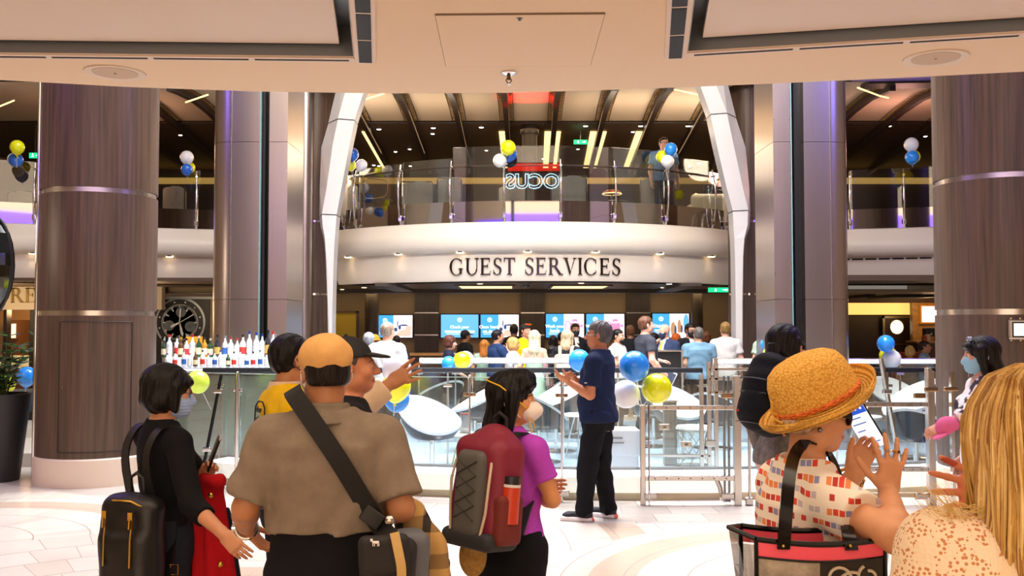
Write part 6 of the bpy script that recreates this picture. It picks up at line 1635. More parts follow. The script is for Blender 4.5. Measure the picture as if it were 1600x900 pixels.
    # ---- hair
    def hair(s,kind,col,g=.010,length=.25,noise=.004,h=None,face=None,seed=0,hairline=.075,label=None,rough=.38,extra=None,nape=-.055):
        o=[]; A=lambda p,k=.02,m='+': o.append((m,s.H_(p),k))
        if kind=='short':
            A(ell((0,.020,.040),(.074+g,.094+g,.084+g)),0); A(ell((0,.05,-.01),(.068+g*.7,.055+g*.7,.06)),.02)
            A(ell((0,-.115,-.035),(.078,.072,.108)),.010,'-'); A(half((0,-.02,nape),(0,.45,1)) if 0 else rbox((0,0,nape-.2),(.3,.3,.2),.0),.01,'-')
            A(rbox((0,-.16,-.03),(.2,.125,.03+hairline-.02),.0),.02,'-')
            for q in(-1,1): A(ell((q*.088,.004,-.022),(.028,.028,.050)),.008,'-')
        elif kind=='bob':
            A(ell((0,.022,.040),(.084+g,.105+g,.090+g)),0); A(ell((0,.035,-.035),(.088+g,.085+g,.072)),.03)
            for q in(-1,1): A(cone((q*.076,-.03,.03),(q*.078,-.032,-.075),.020+g*.5,.016),.02)
            A(ell((0,-.135,-.045),(.066,.075,.105)),.012,'-'); A(rbox((0,0,-.105-.2),(.3,.3,.2),0),.012,'-')
            if hairline<.06: A(cone((-.045,-.085,.055),(.045,-.085,.055),.018,.018),.02)
        elif kind=='long':
            A(ell((0,.022,.042),(.082+g,.103+g,.088+g)),0)
            A(cone((0,.06,.0),(0,.085,-length*.55),.078+g,.080+g,(s.HM[:3,:3].T@(s.HM[:3,:3]@V3(0,1,0)),.62)),.03); A(cone((0,.085,-length*.55),(0,.080,-length),.080+g,.045,(V3(0,1,0),.5)),.02)
            for q in(-1,1): A(cone((q*.072,-.015,.04),(q*.082,.01,-min(length,.17)),.026+g,.020),.02)
            A(ell((0,-.135,-.045),(.064,.078,.105)),.012,'-')
        elif kind=='bun':
            A(ell((0,.022,.040),(.078+g,.099+g,.086+g)),0); A(ell((0,.125,.02),(.035,.035,.035)),.015); A(ell((0,-.12,-.035),(.076,.072,.108)),.010,'-'); A(rbox((0,0,-.06-.2),(.3,.3,.2),0),.01,'-')
        if extra:
            for m,p,k in extra: A(p,k,m)
        hm=mat('hair_'+col.strip('#')+kind,col,rough,spec=.22,var=.45,vscale=(55,55,9),bump=.5,bscale=(130,130,10),detail=3)
        Mi=np.linalg.inv(s.HM)
        def d(x,y,z):
            u=Mi[0,0]*x+Mi[0,1]*y+Mi[0,2]*z; v=Mi[1,0]*x+Mi[1,1]*y+Mi[1,2]*z
            a=np.arctan2(u,v-.02)
            return noise*(np.sin(a*23+seed)+.6*np.sin(a*41+z*30+seed*3)+.5*np.sin(z*60+a*9))*.6
        return s.part('hair',o,hm,h,disp=d if noise else None,label=label)
    def mask(s,col,strap='#e8e8ee',h=None,kind='surgical',label=None,two=True):
        g=.007; o=[]; A=lambda p,k=.02,m='+': o.append((m,s.H_(p),k))
        if kind=='surgical':
            A(ell((0,-.028,-.040),(.062+g,.074+g,.080)),0); A(cone((0,-.094,-.008),(0,-.112,-.038),.013,.016),.02); A(ell((0,-.07,-.085),(.034,.030,.026)),.03)
        else: A(ell((0,-.078,-.048),(.052,.052,.052)),0); A(cone((0,-.10,-.01),(0,-.115,-.04),.016,.03),.02)
        A(rbox((0,.19,0),(.3,.2 ,.3),0),.004,'-'); 
        A(rbox((0,0,.30),(.3,.3,.302),.0),.004,'-') if 0 else A(rbox((0,-.05,.30-.002),(.3,.3,.30),.0),.004,'-'); A(rbox((0,0,-.42),(.3,.3,.30),.0),.004,'-')
        def d(x,y,z): 
            return .0012*np.sin(z*420)
        m=s.part('face_mask',o,mat('mask_'+col.strip('#'),col,.75),h,disp=d if kind=='surgical' and s.fine else None,label=label)
        for q in(-1,1):
            mb=MB(); mb.tube([s.hp(p) for p in ((q*.058,-.050,-.012),(q*.076,-.02,-.004),(q*.087,.02,.008))],.0022,5); mb.tube([s.hp(p) for p in ((q*.054,-.045,-.075),(q*.074,-.012,-.045),(q*.085,.026,-.022),(q*.088,.03,.0))],.0022,5)
            s.mbpart('ear_loop',mb,mat('loop_'+strap.strip('#'),strap,.6),parent=m)
        return m
    def glasses(s,col='#1b1b1e',lens=None,r=.0016,big=1.0,label=None):
        mb=MB(); 
        for q in(-1,1): mb.tube([s.hp((q*.033+.025*big*math.cos(a),-.1015+.010*abs(q*.033+.025*math.cos(a))/.06,.002+.018*big*math.sin(a))) for a in [2*PI*i/20 for i in range(20)]],r,5,closed=True)
        mb.tube([s.hp((-.009,-.1015,.006)),s.hp((0,-.104,.008)),s.hp((.009,-.1015,.006))],r,5)
        for q in(-1,1): mb.tube([s.hp(p) for p in ((q*.058*(.5+.5*big),-.092,.006),(q*.074,-.05,.008),(q*.081,.012,.010),(q*.083,.03,-.008))],r*1.3,5)
        f=s.mbpart('eyeglasses',mb,mat('frame_'+col.strip('#'),col,.3),label=label)
        lb=MB()
        for q in(-1,1):
            c=[s.hp((q*.033+.024*big*math.cos(a),-.1005+.010*abs(q*.033+.025*math.cos(a))/.06,.002+.017*big*math.sin(a))) for a in [2*PI*i/20 for i in range(20)]]
            lb.prism([Vector(p) for p in c],Vector(s.HM[:3,:3]@V3(0,.0015,0)))
        s.mbpart('lens',lb,lens or glass('spectacle_glass','#f2f6f6',.06),parent=f,smooth=None)
        return f
    def cap(s,col,brimcol=None,h=None,label=None,tall=0.,brimlen=.075,back=False):
        o=[]; A=lambda p,k=.01,m='+': o.append((m,s.H_(p),k))
        A(ell((0,.020,.045),(.088,.108,.094+tall)),0); A(rbox((0,0,.045-.2),(.3,.3,.2),0),.004,'-')
        c=s.part('cap',o,mat('cap_'+col.strip('#'),col,.8,bump=.1,bscale=(300,300,300)),h,label=label)
        y=-1 if not back else 1
        b=[('+',s.H_(ell((0,y*.085,.052),(.072,.088,.010),rotm((1,0,0),.18*-y))),0),('-',s.H_(ell((0,.02,.045),(.080,.100,.2))),.0)]
        s.part('brim',b,mat('cap_'+(brimcol or col).strip('#'),brimcol or col,.8),min(h or s.h*s.s,.006),parent=c)
        mb=MB(); mb.sphere(s.hp((0,.02,.141+tall)),.008*s.hs,10,6); s.mbpart('button',mb,mat('cap_'+(brimcol or col).strip('#'),brimcol or col,.8),parent=c)
        return c
def tuple_hex(hx,k):
    hx=hx.lstrip('#'); c=[int(hx[i:i+2],16)/255 for i in(0,2,4)]; return '#%02x%02x%02x'%tuple(int(255*min(1,a*b)) for a,b in zip(c,k))
def xf_cut(t,dirv,L,r=.075):
    """solid cylinder beyond point t along dirv, used to trim a sleeve end"""
    d=_n(dirv); a=np.asarray(t,float)
    lo=np.minimum(a,a+d*L)-r; hi=np.maximum(a,a+d*L)+r
    def fn(X,Y,Z):
        px,py,pz=X-a[0],Y-a[1],Z-a[2]; q=px*d[0]+py*d[1]+pz*d[2]
        rr=np.sqrt(np.maximum(px*px+py*py+pz*pz-q*q,0))
        return np.maximum(np.maximum(-q,q-L),rr-r)
    return fn,lo,hi
def cloth(name,col,rough=.85,bump=.15,sc=260,var=.06): return mat('cloth_'+name,col,rough,spec=.18,bump=bump,bscale=(sc,sc,sc),var=var,vscale=(18,18,18))
def ik(S,W_,L1,L2,pole):
    S=np.asarray(S,float); W_=np.asarray(W_,float); d=W_-S; D=np.linalg.norm(d); Dm=min(D,(L1+L2)*.995); u=d/D
    a=(L1*L1-L2*L2+Dm*Dm)/(2*Dm); hgt=math.sqrt(max(0,L1*L1-a*a)); p=np.asarray(pole,float); p=_n(p-u*u.dot(p)); return S+u*a+p*hgt, S+u*Dm
# ---------------------------------------------------------------- people near the camera
def PX(px,py,Y,loc,yaw,H):
    M=(Matrix.Translation(Vector(loc))@Matrix.Rotation(yaw,4,'Z')).inverted(); return np.array(M@at(px,py,Y))/(H/1.70)
def wdir(d,yaw): return np.array(Matrix.Rotation(-yaw,3,'Z')@Vector(d))
def on_back(h,px,py,off,Y0,front=False):
    """world point on the torso surface seen at pixel (px,py)"""
    Y=Y0
    tb=np.array(h.tb)
    best=None
    for k in range(-60,61):
        y=Y0+k*.01; p=h.w2l(at(px,py,y)); z=p[2]
        w=np.interp(z,tb[:,0],tb[:,1])+off; d=np.interp(z,tb[:,0],tb[:,2])+off; xo=np.interp(z,tb[:,0],tb[:,3]); yo=np.interp(z,tb[:,0],tb[:,4])
        v=(abs((p[0]-xo)/w)**2.25+abs((p[1]-yo)/d)**2.25)
        if v<=1.0: return at(px,py,y-.004)
        if best is None or v<best[0]: best=(v,y)
    return at(px,py,best[1])
M_LEATH=mat('black_leather','#0d0d0f',.42,bump=.08,bscale=(160,160,160)); M_GOLD=mat('gold_zip','#c9a24a',.25,1.0)
M_BLKC=cloth('black_knit','#0e0e11'); M_BLKT=cloth('black_trouser','#121216',sc=300); M_JEAN=cloth('dark_denim','#20242f',sc=380,var=.18)
M_STRAP=mat('webbing_black','#141416',.8,bump=.2,bscale=(400,400,400))

# 1 --- woman in black, short bob, leather backpack, red jacket over her arm
YW1=R(136); H1=1.52; L1=(X(262,4.1),4.1,0)
w1=lambda px,py,Y: PX(px,py,Y,L1,YW1,H1)
h=Human('short-haired woman in black sweater and blue mask, seen from behind, holding a phone',L1,YW1,H1,'f',1.0,arms={
 'R':(w1(302,800,3.84),w1(364,848,3.66),{'u':wdir((.72,-.35,-.55),YW1),'n':wdir((.2,.9,-.3),YW1),'curl':(.35,.4,.45,.5),'thumb':(.5,.3)}),
 'L':(w1(283,795,4.22),w1(318,752,4.12),{'u':wdir((.42,-.1,.9),YW1),'n':wdir((.5,-.85,-.1),YW1),'curl':(.9,.95,1.0,1.0),'thumb':(.3,.6)})},
 head=(-26,4,0),skin='#c98d68',h=.007,fine=True,bust=.85,hands=('hold','relax')); W1=h
h.body(); h.hair('bob','#0d0a0a',g=.012,h=.006,noise=.003,hairline=.05); h.mask('#9db9e6',h=.004); h.glasses('#2a1e18')
h.part('sweater',h.top_ops(.010,.93,1.42,.070),M_BLKC,disp=h.wrinkle(.004)); h.part('jeans',h.pants_ops(.010,1.0),M_JEAN); h.shoes(M_BLACK,M_WHITE)
h.eyes()
p,u,n_,th=h.palm['L']; 
t=thing('smartphone','dark smartphone held upright by the short-haired woman in black','phone',at(333,708,4.09))
c=at(334,708,4.09); up=Vector((.36,-.05,.93)).normalized(); sd=Vector((.35,-.93,-.15)); sd=(sd-up*sd.dot(up)).normalized(); rot=Matrix((sd,up,sd.cross(up))).transposed()
obj('phone_body',MB().box(c,(.072,.150,.009),rot),mat('phone_dark','#1b1c20',.2,.5),t,True,bev=.004); obj('phone_screen',MB().box(c+sd.cross(up)*.005,(.066,.142,.001),rot),mat('phone_glass','#0a0b10',.3),t,True)
obj('phone_rim',MB().box(c+up*.07,(.074,.012,.010),rot),M_SATIN,t,True,bev=.003)
# leather backpack on her back
def pack_frame(h,cpx,cpy,Y,yawoff=0,tilt=0):
    c=at(cpx,cpy,Y); yaw=h.yaw+yawoff; out=np.array(Matrix.Rotation(yaw,3,'Z')@Vector((0,1,0))); sx=np.array(Matrix.Rotation(yaw,3,'Z')@Vector((1,0,0))); Rm=np.stack([sx,out,V3(0,0,1)],1)
    if tilt: Rm=Rm@np.array(Matrix.Rotation(tilt,3,'X'))
    return np.array(c),Rm
def world_sdf(name,ops,m,parent,h,disp=None,label=None):
    V,Q=sdf_mesh(ops,h,None,disp); 
    if parent is not None:
        Mi=np.array(XF[parent.name].inverted()); V2=V@Mi[:3,:3].T+Mi[:3,3]; o=link(name,np_mesh(name,V2,Q),m,parent); XF[o.name]=XF[parent.name]
    else:
        c=np.array([(V[:,0].min()+V[:,0].max())/2,(V[:,1].min()+V[:,1].max())/2,V[:,2].min()]); o=link(name,np_mesh(name,V-c,Q),m); o.location=c; XF[o.name]=Matrix.Translation(Vector(c))
    if label: o['label']=label
    return o
c,Rm=pack_frame(h,207,846,3.88,R(26))
F=lambda a,b,d: c+Rm@V3(a,b,d)
t=thing('backpack','black leather backpack with gold zips on the woman in black','backpack',c-V3(0,0,.2),h.yaw)
def d_(x,y,z): return .004*np.sin(25*z+8*x)*np.sin(21*x+15*y)
world_sdf('main_bag',[('+',rbox(F(0,0,0),(.135,.062,.185),.055,Rm),0),('+',rbox(F(0,.035,-.06),(.115,.05,.115),.045,Rm),.02),('+',ell(F(0,0,.13),(.12,.06,.07),Rm),.02)],M_LEATH,t,.007,d_)
for sx in (-.062,.062):
    mb=MB(); mb.tube([F(sx,.078,.11),F(sx,.090,.03),F(sx,.092,-.08)],.0045,6); z=obj('zip',mb,M_GOLD,t,True,smooth=50); mb=MB(); mb.box(F(sx,.09,.12),(.018,.012,.03)); mb.tube([F(sx,.094,.11),F(sx,.098,.07)],.005,6); obj('zip_pull',mb,M_GOLD,z,True)
mb=MB(); mb.tube([F(-.11,.045,.14),F(-.04,.062,.172),F(.05,.06,.172)],.004,6); obj('zip',mb,M_GOLD,t,True,smooth=50)
for sx in(-1,1):
    mb=MB(); S=h.S['R' if sx<0 else 'L']; pth=[F(sx*.05,-.05,.16)]+[h.l2w(S+V3(-sx*.045,a_,b_)) for a_,b_ in ((.14,-.06),(.09,.055),(.03,.078),(-.04,.060),(-.085,-.02),(-.10,-.14),(-.03,-.27))]+[F(sx*.12,-.055,-.16)]
    mb.ribbon(pth,.034,.008,Vector(Rm[:,0])); obj('shoulder_strap',mb,M_LEATH,t,True,smooth=50)
mb=MB(); mb.tube([F(-.03,-.03,.17),F(-.03,-.02,.25),F(.0,-.02,.27),F(.03,-.02,.25),F(.03,-.03,.17)],.008,8); obj('grab_handle',mb,M_LEATH,t,True,smooth=50)
mb=MB(); q=F(-.125,-.075,-.12); mb.tube([q+np.array((.0,0,.02)),q+np.array((.03,0,.02)),q+np.array((.03,0,-.02)),q+np.array((0,0,-.02))],.0035,6,closed=True); obj('buckle',mb,M_GOLD,t,True)
# red jacket draped over her left forearm
ops=[('+',cone(at(312,757,4.14),at(338,752,4.02),.045,.035),0)]
for a,b,r1,r2 in (((318,765,4.10),(332,905,4.06),.05,.085),((334,765,4.05),(350,960,4.02),.035,.07),((310,770,4.16),(316,960,4.14),.05,.09)): ops.append(('+',cone(at(*a),at(*b),r1,r2,(_n((.35,-.9,0)),.55)),.03))
def dj(x,y,z): return .006*np.sin(60*x+22*y+6*z)
jk=world_sdf('jacket',ops,cloth('red_wool','#a80f1a',.9),None,.008,dj); tag(jk,'red jacket with gold buttons draped over the forearm of the woman in black','jacket')
ops=[('+',cone(at(352,800,4.06),at(366,960,4.05),.018,.055,(_n((.35,-.9,0)),.5)),0)]; world_sdf('lining',ops,cloth('navy_lining','#161a2c'),jk,.008,dj,'dark navy lining of the jacket')
for px,py in ((329,774),(337,829),(344,882)):
    q=at(px,py,3.985); obj('button',MB().sphere(q,(.012,.008,.012),12,8),M_GOLD,jk,True,smooth=True)

# 2 --- man in tan flat cap and taupe polo
YW2=R(180); H2=1.655; L2=(X(513,3.2),3.2,0); w2=lambda px,py,Y: PX(px,py,Y,L2,YW2,H2)
h=Human('heavyset man from behind in tan flat cap and taupe polo shirt, in the foreground',L2,YW2,H2,'m',1.06,belly=.02,arms={
 'L':(w2(388,782,3.16),w2(385,826,3.38),{'u':wdir((.45,.35,-.6),YW2),'n':wdir((.75,.1,.5),YW2),'curl':(.3,.35,.4,.45)}),
 'R':(w2(620,770,3.14),w2(594,800,3.42))},head=(22,2,0),skin='#b57a52',h=.008,fine=True,shoulder=1.0); W2=h
h.body(); h.hair('short','#17110e',g=.007,h=.006,noise=.0006,nape=-.042)
h.mask('#d8dde4',h=.005); h.eyes()
sh=h.part('polo_shirt',h.top_ops(.018,1.062,.86,.070,slw=1.16,loosen=.012),cloth('taupe','#837567',sc=320,var=.10),disp=h.wrinkle(.006,1.))
nk_=h.neck
h.part('collar',[('+',cone(nk_+V3(0,.010,-.045),nk_+V3(0,.0,.020),.112,.080),0),('-',cone(nk_+V3(0,-.012,-.02),nk_+V3(0,-.035,.2),.066,.088),.004),('-',rbox(nk_+V3(0,0,.048+.2),(.3,.3,.2),0),.006),('-',rbox(nk_+V3(0,0,-.022-.2),(.3,.3,.2),0),.004)],cloth('taupe_collar','#7b6f60',sc=320,var=.10),.006,parent=sh)
h.part('trousers',h.pants_ops(.014,1.085,leg=1.1),M_BLKT,disp=h.wrinkle(.003,2.)); h.shoes(M_BLACK,M_BLACK)
o=[]; A=lambda p,k=.0,m='+': o.append((m,h.H_(p),k))
A(ell((0,.014,.056),(.090,.114,.082))); A(ell((0,-.03,.050),(.086,.098,.055)),.02); A(rbox((0,0,-.032-.2),(.3,.3,.2),0),.008,'-')
cp=h.part('flat_cap',o,cloth('tan_twill','#d6a566',.85,.12,320,.07),.005,disp=lambda x,y,z:.0022*np.sin(70*x+20*z)*np.sin(30*y+40*z),label='tan flat cap')
h.part('brim',[('+',h.H_(ell((0,-.115,.030),(.070,.055,.009),rotm((1,0,0),.25))),0)],cloth('tan_twill','#d19a58'),.005,parent=cp)
p=h.Wr['L']; ax=_n(h.Wr['L']-h.E['L']); pa=_n(np.cross(ax,(0,0,1))); pb=np.cross(ax,pa)
wt=thing('wristwatch','steel wristwatch on the left wrist of the man in tan flat cap','watch',h.l2w(p)); mb=MB(); mb.tube([h.l2w(p-ax*.01+(pa*math.cos(a)+pb*math.sin(a))*.036) for a in [2*PI*k/28 for k in range(28)]],.009,8,closed=True,flat=.5); obj('band',mb,M_SATIN,wt,True,smooth=50)
q=h.l2w(p-ax*.01+V3(.036,0,0)); obj('dial',MB().cyl(q,q+np.array((-.012,0,0)),.017),M_CHROME,wt,True)
# messenger bag and strap
t=thing('shoulder_bag','black and grey shoulder bag at the right hip of the man in tan cap','bag',at(625,900,3.05))
path=[(457,612),(463,622),(476,640),(500,675),(525,712),(550,752),(575,795),(596,826)]
pts=[Vector(at(457,608,3.22))]+[Vector(on_back(h,px,py,.045,3.2)) for px,py in path]+[Vector(at(612,842,2.98))]
mb=MB(); mb.ribbon(pts,.060,.006,Vector((.85,0,.5))); obj('strap',mb,M_STRAP,t,True,smooth=50)
mb=MB(); q=on_back(h,582,808,.05,3.2); mb.box(Vector(q),(.075,.012,.055),Matrix.Rotation(R(35),3,'Y')); obj('slider',mb,mat('slider_black','#0c0c0d',.35),t,True,bev=.005)
Rb=np.array(Matrix.Rotation(R(20),3,'Z'))
world_sdf('pouch',[('+',rbox(at(606,905,2.98),(.085,.05,.125),.035,Rb),0)],mat('bag_black','#19171a',.7,bump=.1,bscale=(300,300,300)),t,.007,d_)
world_sdf('flap',[('+',rbox(at(600,866,2.94),(.078,.03,.06),.025,Rb),0)],mat('bag_black','#19171a',.7),t,.007,d_)
world_sdf('side_pocket',[('+',rbox(at(640,900,3.05),(.055,.06,.14),.03,Rb),0)],mat('bag_grey','#5d6068',.7),t,.007,d_)
mb=MB(); mb.ribbon([Vector(at(616,832,2.93)),Vector(at(622,860,2.92)),Vector(at(628,890,2.92)),Vector(at(626,915,2.93))],.028,.008,Vector((1,.3,0))); obj('tan_tag',mb,mat('tag_tan','#c7a667',.6),t,True)
mb=MB(); q=Vector(at(587,847,2.885)); mb.box(q,(.020,.004,.008)); mb.box(q+Vector((-.012,0,.006)),(.007,.004,.008))
for dx in(-.008,-.003,.006,.010): mb.box(q+Vector((dx,0,-.007)),(.002,.004,.010))
obj('charm',mb,M_CHROME,t,True)
mb=MB(); mb.sphere(Vector(at(609,813,2.98)),.016,10,6); obj('ring',mb,M_SATIN,t,True)
# plaid jacket over the bag
def plaid():
    m=mat('plaid_tan','#a8854f',.9); n,l,b=nodes(m); tc=n.new('ShaderNodeTexCoord'); sp=n.new('ShaderNodeSeparateXYZ'); l.new(tc.outputs['Object'],sp.inputs[0])
    def st(o_,sc,w):
        a=n.new('ShaderNodeMath'); a.operation='MULTIPLY'; a.inputs[1].default_value=sc; l.new(o_,a.inputs[0]); f=n.new('ShaderNodeMath'); f.operation='FRACT'; l.new(a.outputs[0],f.inputs[0]); c=n.new('ShaderNodeMath'); c.operation='LESS_THAN'; c.inputs[1].default_value=w; l.new(f.outputs[0],c.inputs[0]); return c.outputs[0]
    a=st(sp.outputs[2],9,.42); b2=st(sp.outputs[0],11,.30)
    s=n.new('ShaderNodeMath'); s.operation='ADD'; l.new(a,s.inputs[0]); l.new(b2,s.inputs[1]); d=n.new('ShaderNodeMath'); d.operation='MULTIPLY'; d.inputs[1].default_value=.5; l.new(s.outputs[0],d.inputs[0])
    r=n.new('ShaderNodeValToRGB'); r.color_ramp.elements[0].color=(*lin('#b58f55'),1); r.color_ramp.elements[1].color=(*lin('#2e2620'),1); l.new(d.outputs[0],r.inputs[0]); l.new(r.outputs[0],b.inputs['Base Color']); return m
ops=[('+',cone(at(628,788,3.22),at(668,860,3.16),.045,.06,(V3(0,1,0),.7)),0),('+',cone(at(668,860,3.16),at(680,960,3.14),.06,.075,(V3(0,1,0),.7)),.03),('+',cone(at(640,800,3.24),at(655,950,3.2),.05,.07,(V3(0,1,0),.7)),.03)]
jk=world_sdf('jacket',ops,plaid(),None,.008,dj); tag(jk,'tan and black plaid jacket draped by the hip of the tan-capped man','jacket')
world_sdf('lining',[('+',cone(at(655,800,3.27),at(690,880,3.24),.018,.03),0),('+',cone(at(690,880,3.24),at(694,950,3.24),.03,.03),.02)],M_BLKT,jk,.008,dj)

# 3 --- crew member in yellow vest, pointing
YW3=R(120); H3=1.645; L3=(X(455,4.62),4.62,0); w3=lambda px,py,Y: PX(px,py,Y,L3,YW3,H3)
h=Human('crew member in yellow How can I help vest and mask, pointing to the right',L3,YW3,H3,'m',1.02,arms={
 'R':(w3(562,652,4.30),w3(609,600,4.40),{'u':wdir((.84,.0,.50),YW3),'n':wdir((.05,.95,-.35),YW3),'curl':(.05,.10,.10,.15),'spread':.16,'thumb':(.25,.5)})},head=(8,4,0),skin='#b97d52',h=.008,fine=True,hands=('relax','flat')); W3=h
h.body(); h.hair('short','#0e0b0b',g=.012,h=.006,nape=-.075); h.mask('#e4e6ea','#1a1a1a',h=.005); h.eyes()
h.part('shirt',h.top_ops(.008,.95,1.86,.062,slw=1.15),cloth('cream_shirt','#e0c6a4'),disp=h.wrinkle(.004,3.))
vs_=h.part('vest',h.top_ops(.022,.90,0.16,.075,slw=1.1),cloth('yellow_vest','#f0c40e',.75),disp=h.wrinkle(.005,4.))
mb=MB(); mb.lathe([(.070,.05),(.074,.05),(.088,-.012),(.080,-.012),(.070,.05)],30,Vector(h.neck)+Vector((0,.004,-.008))); h.mbpart('collar',mb,cloth('cream_shirt','#e0c6a4'),smooth=60)
h.part('trousers',h.pants_ops(.012,.98),M_BLKT); h.shoes(M_BLACK,M_BLACK)
# hand-lettered patch on the back of the vest
def back_patch(h,items,ol,off=.046,parent=None):
    tb=np.array(h.tb)
    def wrap(p):
        x,z=p[0],p[2]; z_=float(z); w=np.interp(z_,tb[:,0],tb[:,1])+off; d=np.interp(z_,tb[:,0],tb[:,2])+off; yo=np.interp(z_,tb[:,0],tb[:,4])
        a=min(.98,abs(x/w)); return Vector((x,yo+d*(1-a**2.25)**(1/2.25)+p[1],z))
    mb=MB()
    for txt,size,x,z in items: add_text(mb,txt,size,(x,0,z),(-1,0,0),(0,0,1),ext=.001,fn=wrap,bold=.0012)
    h.mbpart('lettering',mb,mat('marker_black','#1a1712',.7),parent=parent,smooth=None)
    mb=MB(); mb.tube([wrap(Vector((x,.002,z))) for x,z in ol],.004,5); h.mbpart('outline',mb,mat('marker_black','#1a1712',.7),parent=parent)
X0=-.015
back_patch(h,[('How',.040,X0,1.335),('can I help',.034,X0,1.292),],[(X0-.075,1.12),(X0-.080,1.25),(X0-.07,1.36),(X0-.03,1.385),(X0+.03,1.385),(X0+.06,1.36),(X0+.075,1.25),(X0+.072,1.12)],parent=vs_)
tb=np.array(h.tb); mb=MB()
def wrap2(p):
    z_=float(p[2]); w=np.interp(z_,tb[:,0],tb[:,1])+.047; d=np.interp(z_,tb[:,0],tb[:,2])+.047; yo=np.interp(z_,tb[:,0],tb[:,4]); a=min(.98,abs(p[0]/w)); return Vector((p[0],yo+d*(1-a**2.25)**(1/2.25),p[2]))
add_text(mb,'?',.075,(X0,0,1.20),(-1,0,0),(0,0,1),ext=.001,fn=wrap2,bold=.002); h.mbpart('question_mark',mb,mat('marker_green','#2a6a2c',.7),parent=vs_,smooth=None)
t=thing('waist_bag','grey and red bag glimpsed between the woman in black and the tan-capped man','bag',at(412,795,4.2))
world_sdf('pouch',[('+',rbox(at(412,772,4.22),(.075,.05,.065),.04),0)],mat('bag_grey2','#53555a',.7),t,.007); world_sdf('red_panel',[('+',rbox(at(428,762,4.17),(.028,.02,.05),.015),0)],mat('bag_red','#b01f24',.6),t,.006)

# 4 --- man in black baseball cap, profile
YW4=R(103); H4=1.635; L4=(X(552,4.0),4.0,0)
h=Human('man in black baseball cap in profile behind the tan-capped man',L4,YW4,H4,'m',1.05,head=(-4,-3,0),skin='#c98460',h=.008,fine=True); W4=h
h.body(); h.hair('short','#55504b',g=.004,h=.006,noise=.001); h.eyes('#4a3a2a','#4a4038')
h.part('jacket',h.top_ops(.016,.9,1.8,.070,slw=1.15),cloth('charcoal_jacket','#1d1e21'),disp=h.wrinkle(.005,5.)); h.part('trousers',h.pants_ops(.012,.98),M_BLKT); h.shoes(M_BLACK,M_WHITE)
cp=h.cap('#1f2022',h=.006,brimlen=.085)
mb=MB()
S=h.S['R']; 
mb.ribbon([h.l2w(p) for p in (S+V3(.05,.13,-.12),S+V3(.045,.09,.035),S+V3(.045,.02,.085),S+V3(.045,-.06,.06),S+V3(.05,-.11,-.04),S+V3(.06,-.13,-.22))],.055,.012,Vector(h.l2w((1,0,0)))-Vector(h.l2w((0,0,0)))); o_=obj('strap',mb,mat('strap_grey','#3a3b3f',.8),None,smooth=50)
tag(o_,'grey-edged backpack strap over the shoulder of the black-capped man','strap')

# 5 --- woman in purple tee with N95 mask and maroon backpack
YW5=R(140); H5=1.495; L5=(X(797,4.0),4.0,0); w5=lambda px,py,Y: PX(px,py,Y,L5,YW5,H5)
h=Human('woman in purple tee wearing a white cup mask with yellow straps, arms folded',L5,YW5,H5,'f',1.05,arms={
 'R':((-.215,-.045,1.135),(-.01,-.205,1.10),{'n':(0,1,0),'curl':(.3,.3,.3,.3)}),'L':((.215,-.045,1.13),(-.02,-.19,1.15),{'n':(0,1,0)})},head=(-57,2,0),skin='#cf8f5e',h=.007,fine=True,bust=.9); W5=h
h.body(); h.eyes()
h.hair('long','#0c0a0b',g=.010,length=.235,noise=.004,h=.006,extra=[('+',cone((-.05,-.083,.075),(.05,-.083,.075),.022,.022),.02),('+',ell((0,-.03,.105),(.07,.075,.045)),.02)])
m=h.mask('#efe7df',h=.004,kind='cup',label='white cup-shaped respirator mask')
for pts in (((-.06,-.07,-.03),(-.088,-.02,.02),(-.098,.05,.07),(-.05,.118,.09),(0,.132,.095),(.05,.118,.09),(.098,.05,.07),(.088,-.02,.02),(.06,-.07,-.03)),):
    mb=MB(); mb.tube([h.hp(p) for p in pts],.0035,6); h.mbpart('elastic_strap',mb,mat('elastic_yellow','#e9b91c',.6),parent=m)
mb=MB(); mb.tube([h.hp(p) for p in ((-.052,-.085,-.07),(-.055,-.09,-.11),(-.045,-.10,-.145),(-.03,-.11,-.12),(-.035,-.10,-.08))],.003,6); h.mbpart('loose_strap',mb,mat('elastic_yellow','#e9b91c',.6),parent=m)
h.part('tee',h.top_ops(.010,.955,.60,.066,slw=1.05),cloth('purple_tee','#b347c4',.8,.08),disp=h.wrinkle(.004,6.)); h.part('trousers',h.pants_ops(.012,.985,leg=1.08),M_BLKT,disp=h.wrinkle(.003,7.)); h.shoes(M_BLACK,M_WHITE)
c,Rm=pack_frame(h,759,760,3.74,R(-6),R(6)); F=lambda a,b,d: c+Rm@V3(a,b,d)
M_MAR=mat('maroon_nylon','#7d1632',.55,bump=.1,bscale=(300,300,300)); M_PGR=mat('pack_grey','#55534f',.75,bump=.1,bscale=(300,300,300))
t=thing('backpack','maroon and grey hiking backpack on the woman in purple','backpack',c-V3(0,0,.22),h.yaw)
world_sdf('main_bag',[('+',rbox(F(0,-.01,-.01),(.140,.085,.205),.06,Rm),0),('+',ell(F(0,-.03,.15),(.105,.075,.09),Rm),.03)],M_MAR,t,.007,d_)
world_sdf('front_pocket',[('+',rbox(F(0,.065,-.025),(.080,.04,.165),.035,Rm),0)],M_PGR,t,.007)
world_sdf('base_panel',[('+',rbox(F(0,.015,-.195),(.138,.088,.035),.03,Rm),0)],mat('pack_black','#26262a',.7),t,.007)
world_sdf('side_pocket',[('+',rbox(F(-.128,-.0,-.11),(.035,.062,.095),.025,Rm),0)],mat('mesh_maroon','#6b2018',.7),t,.007)
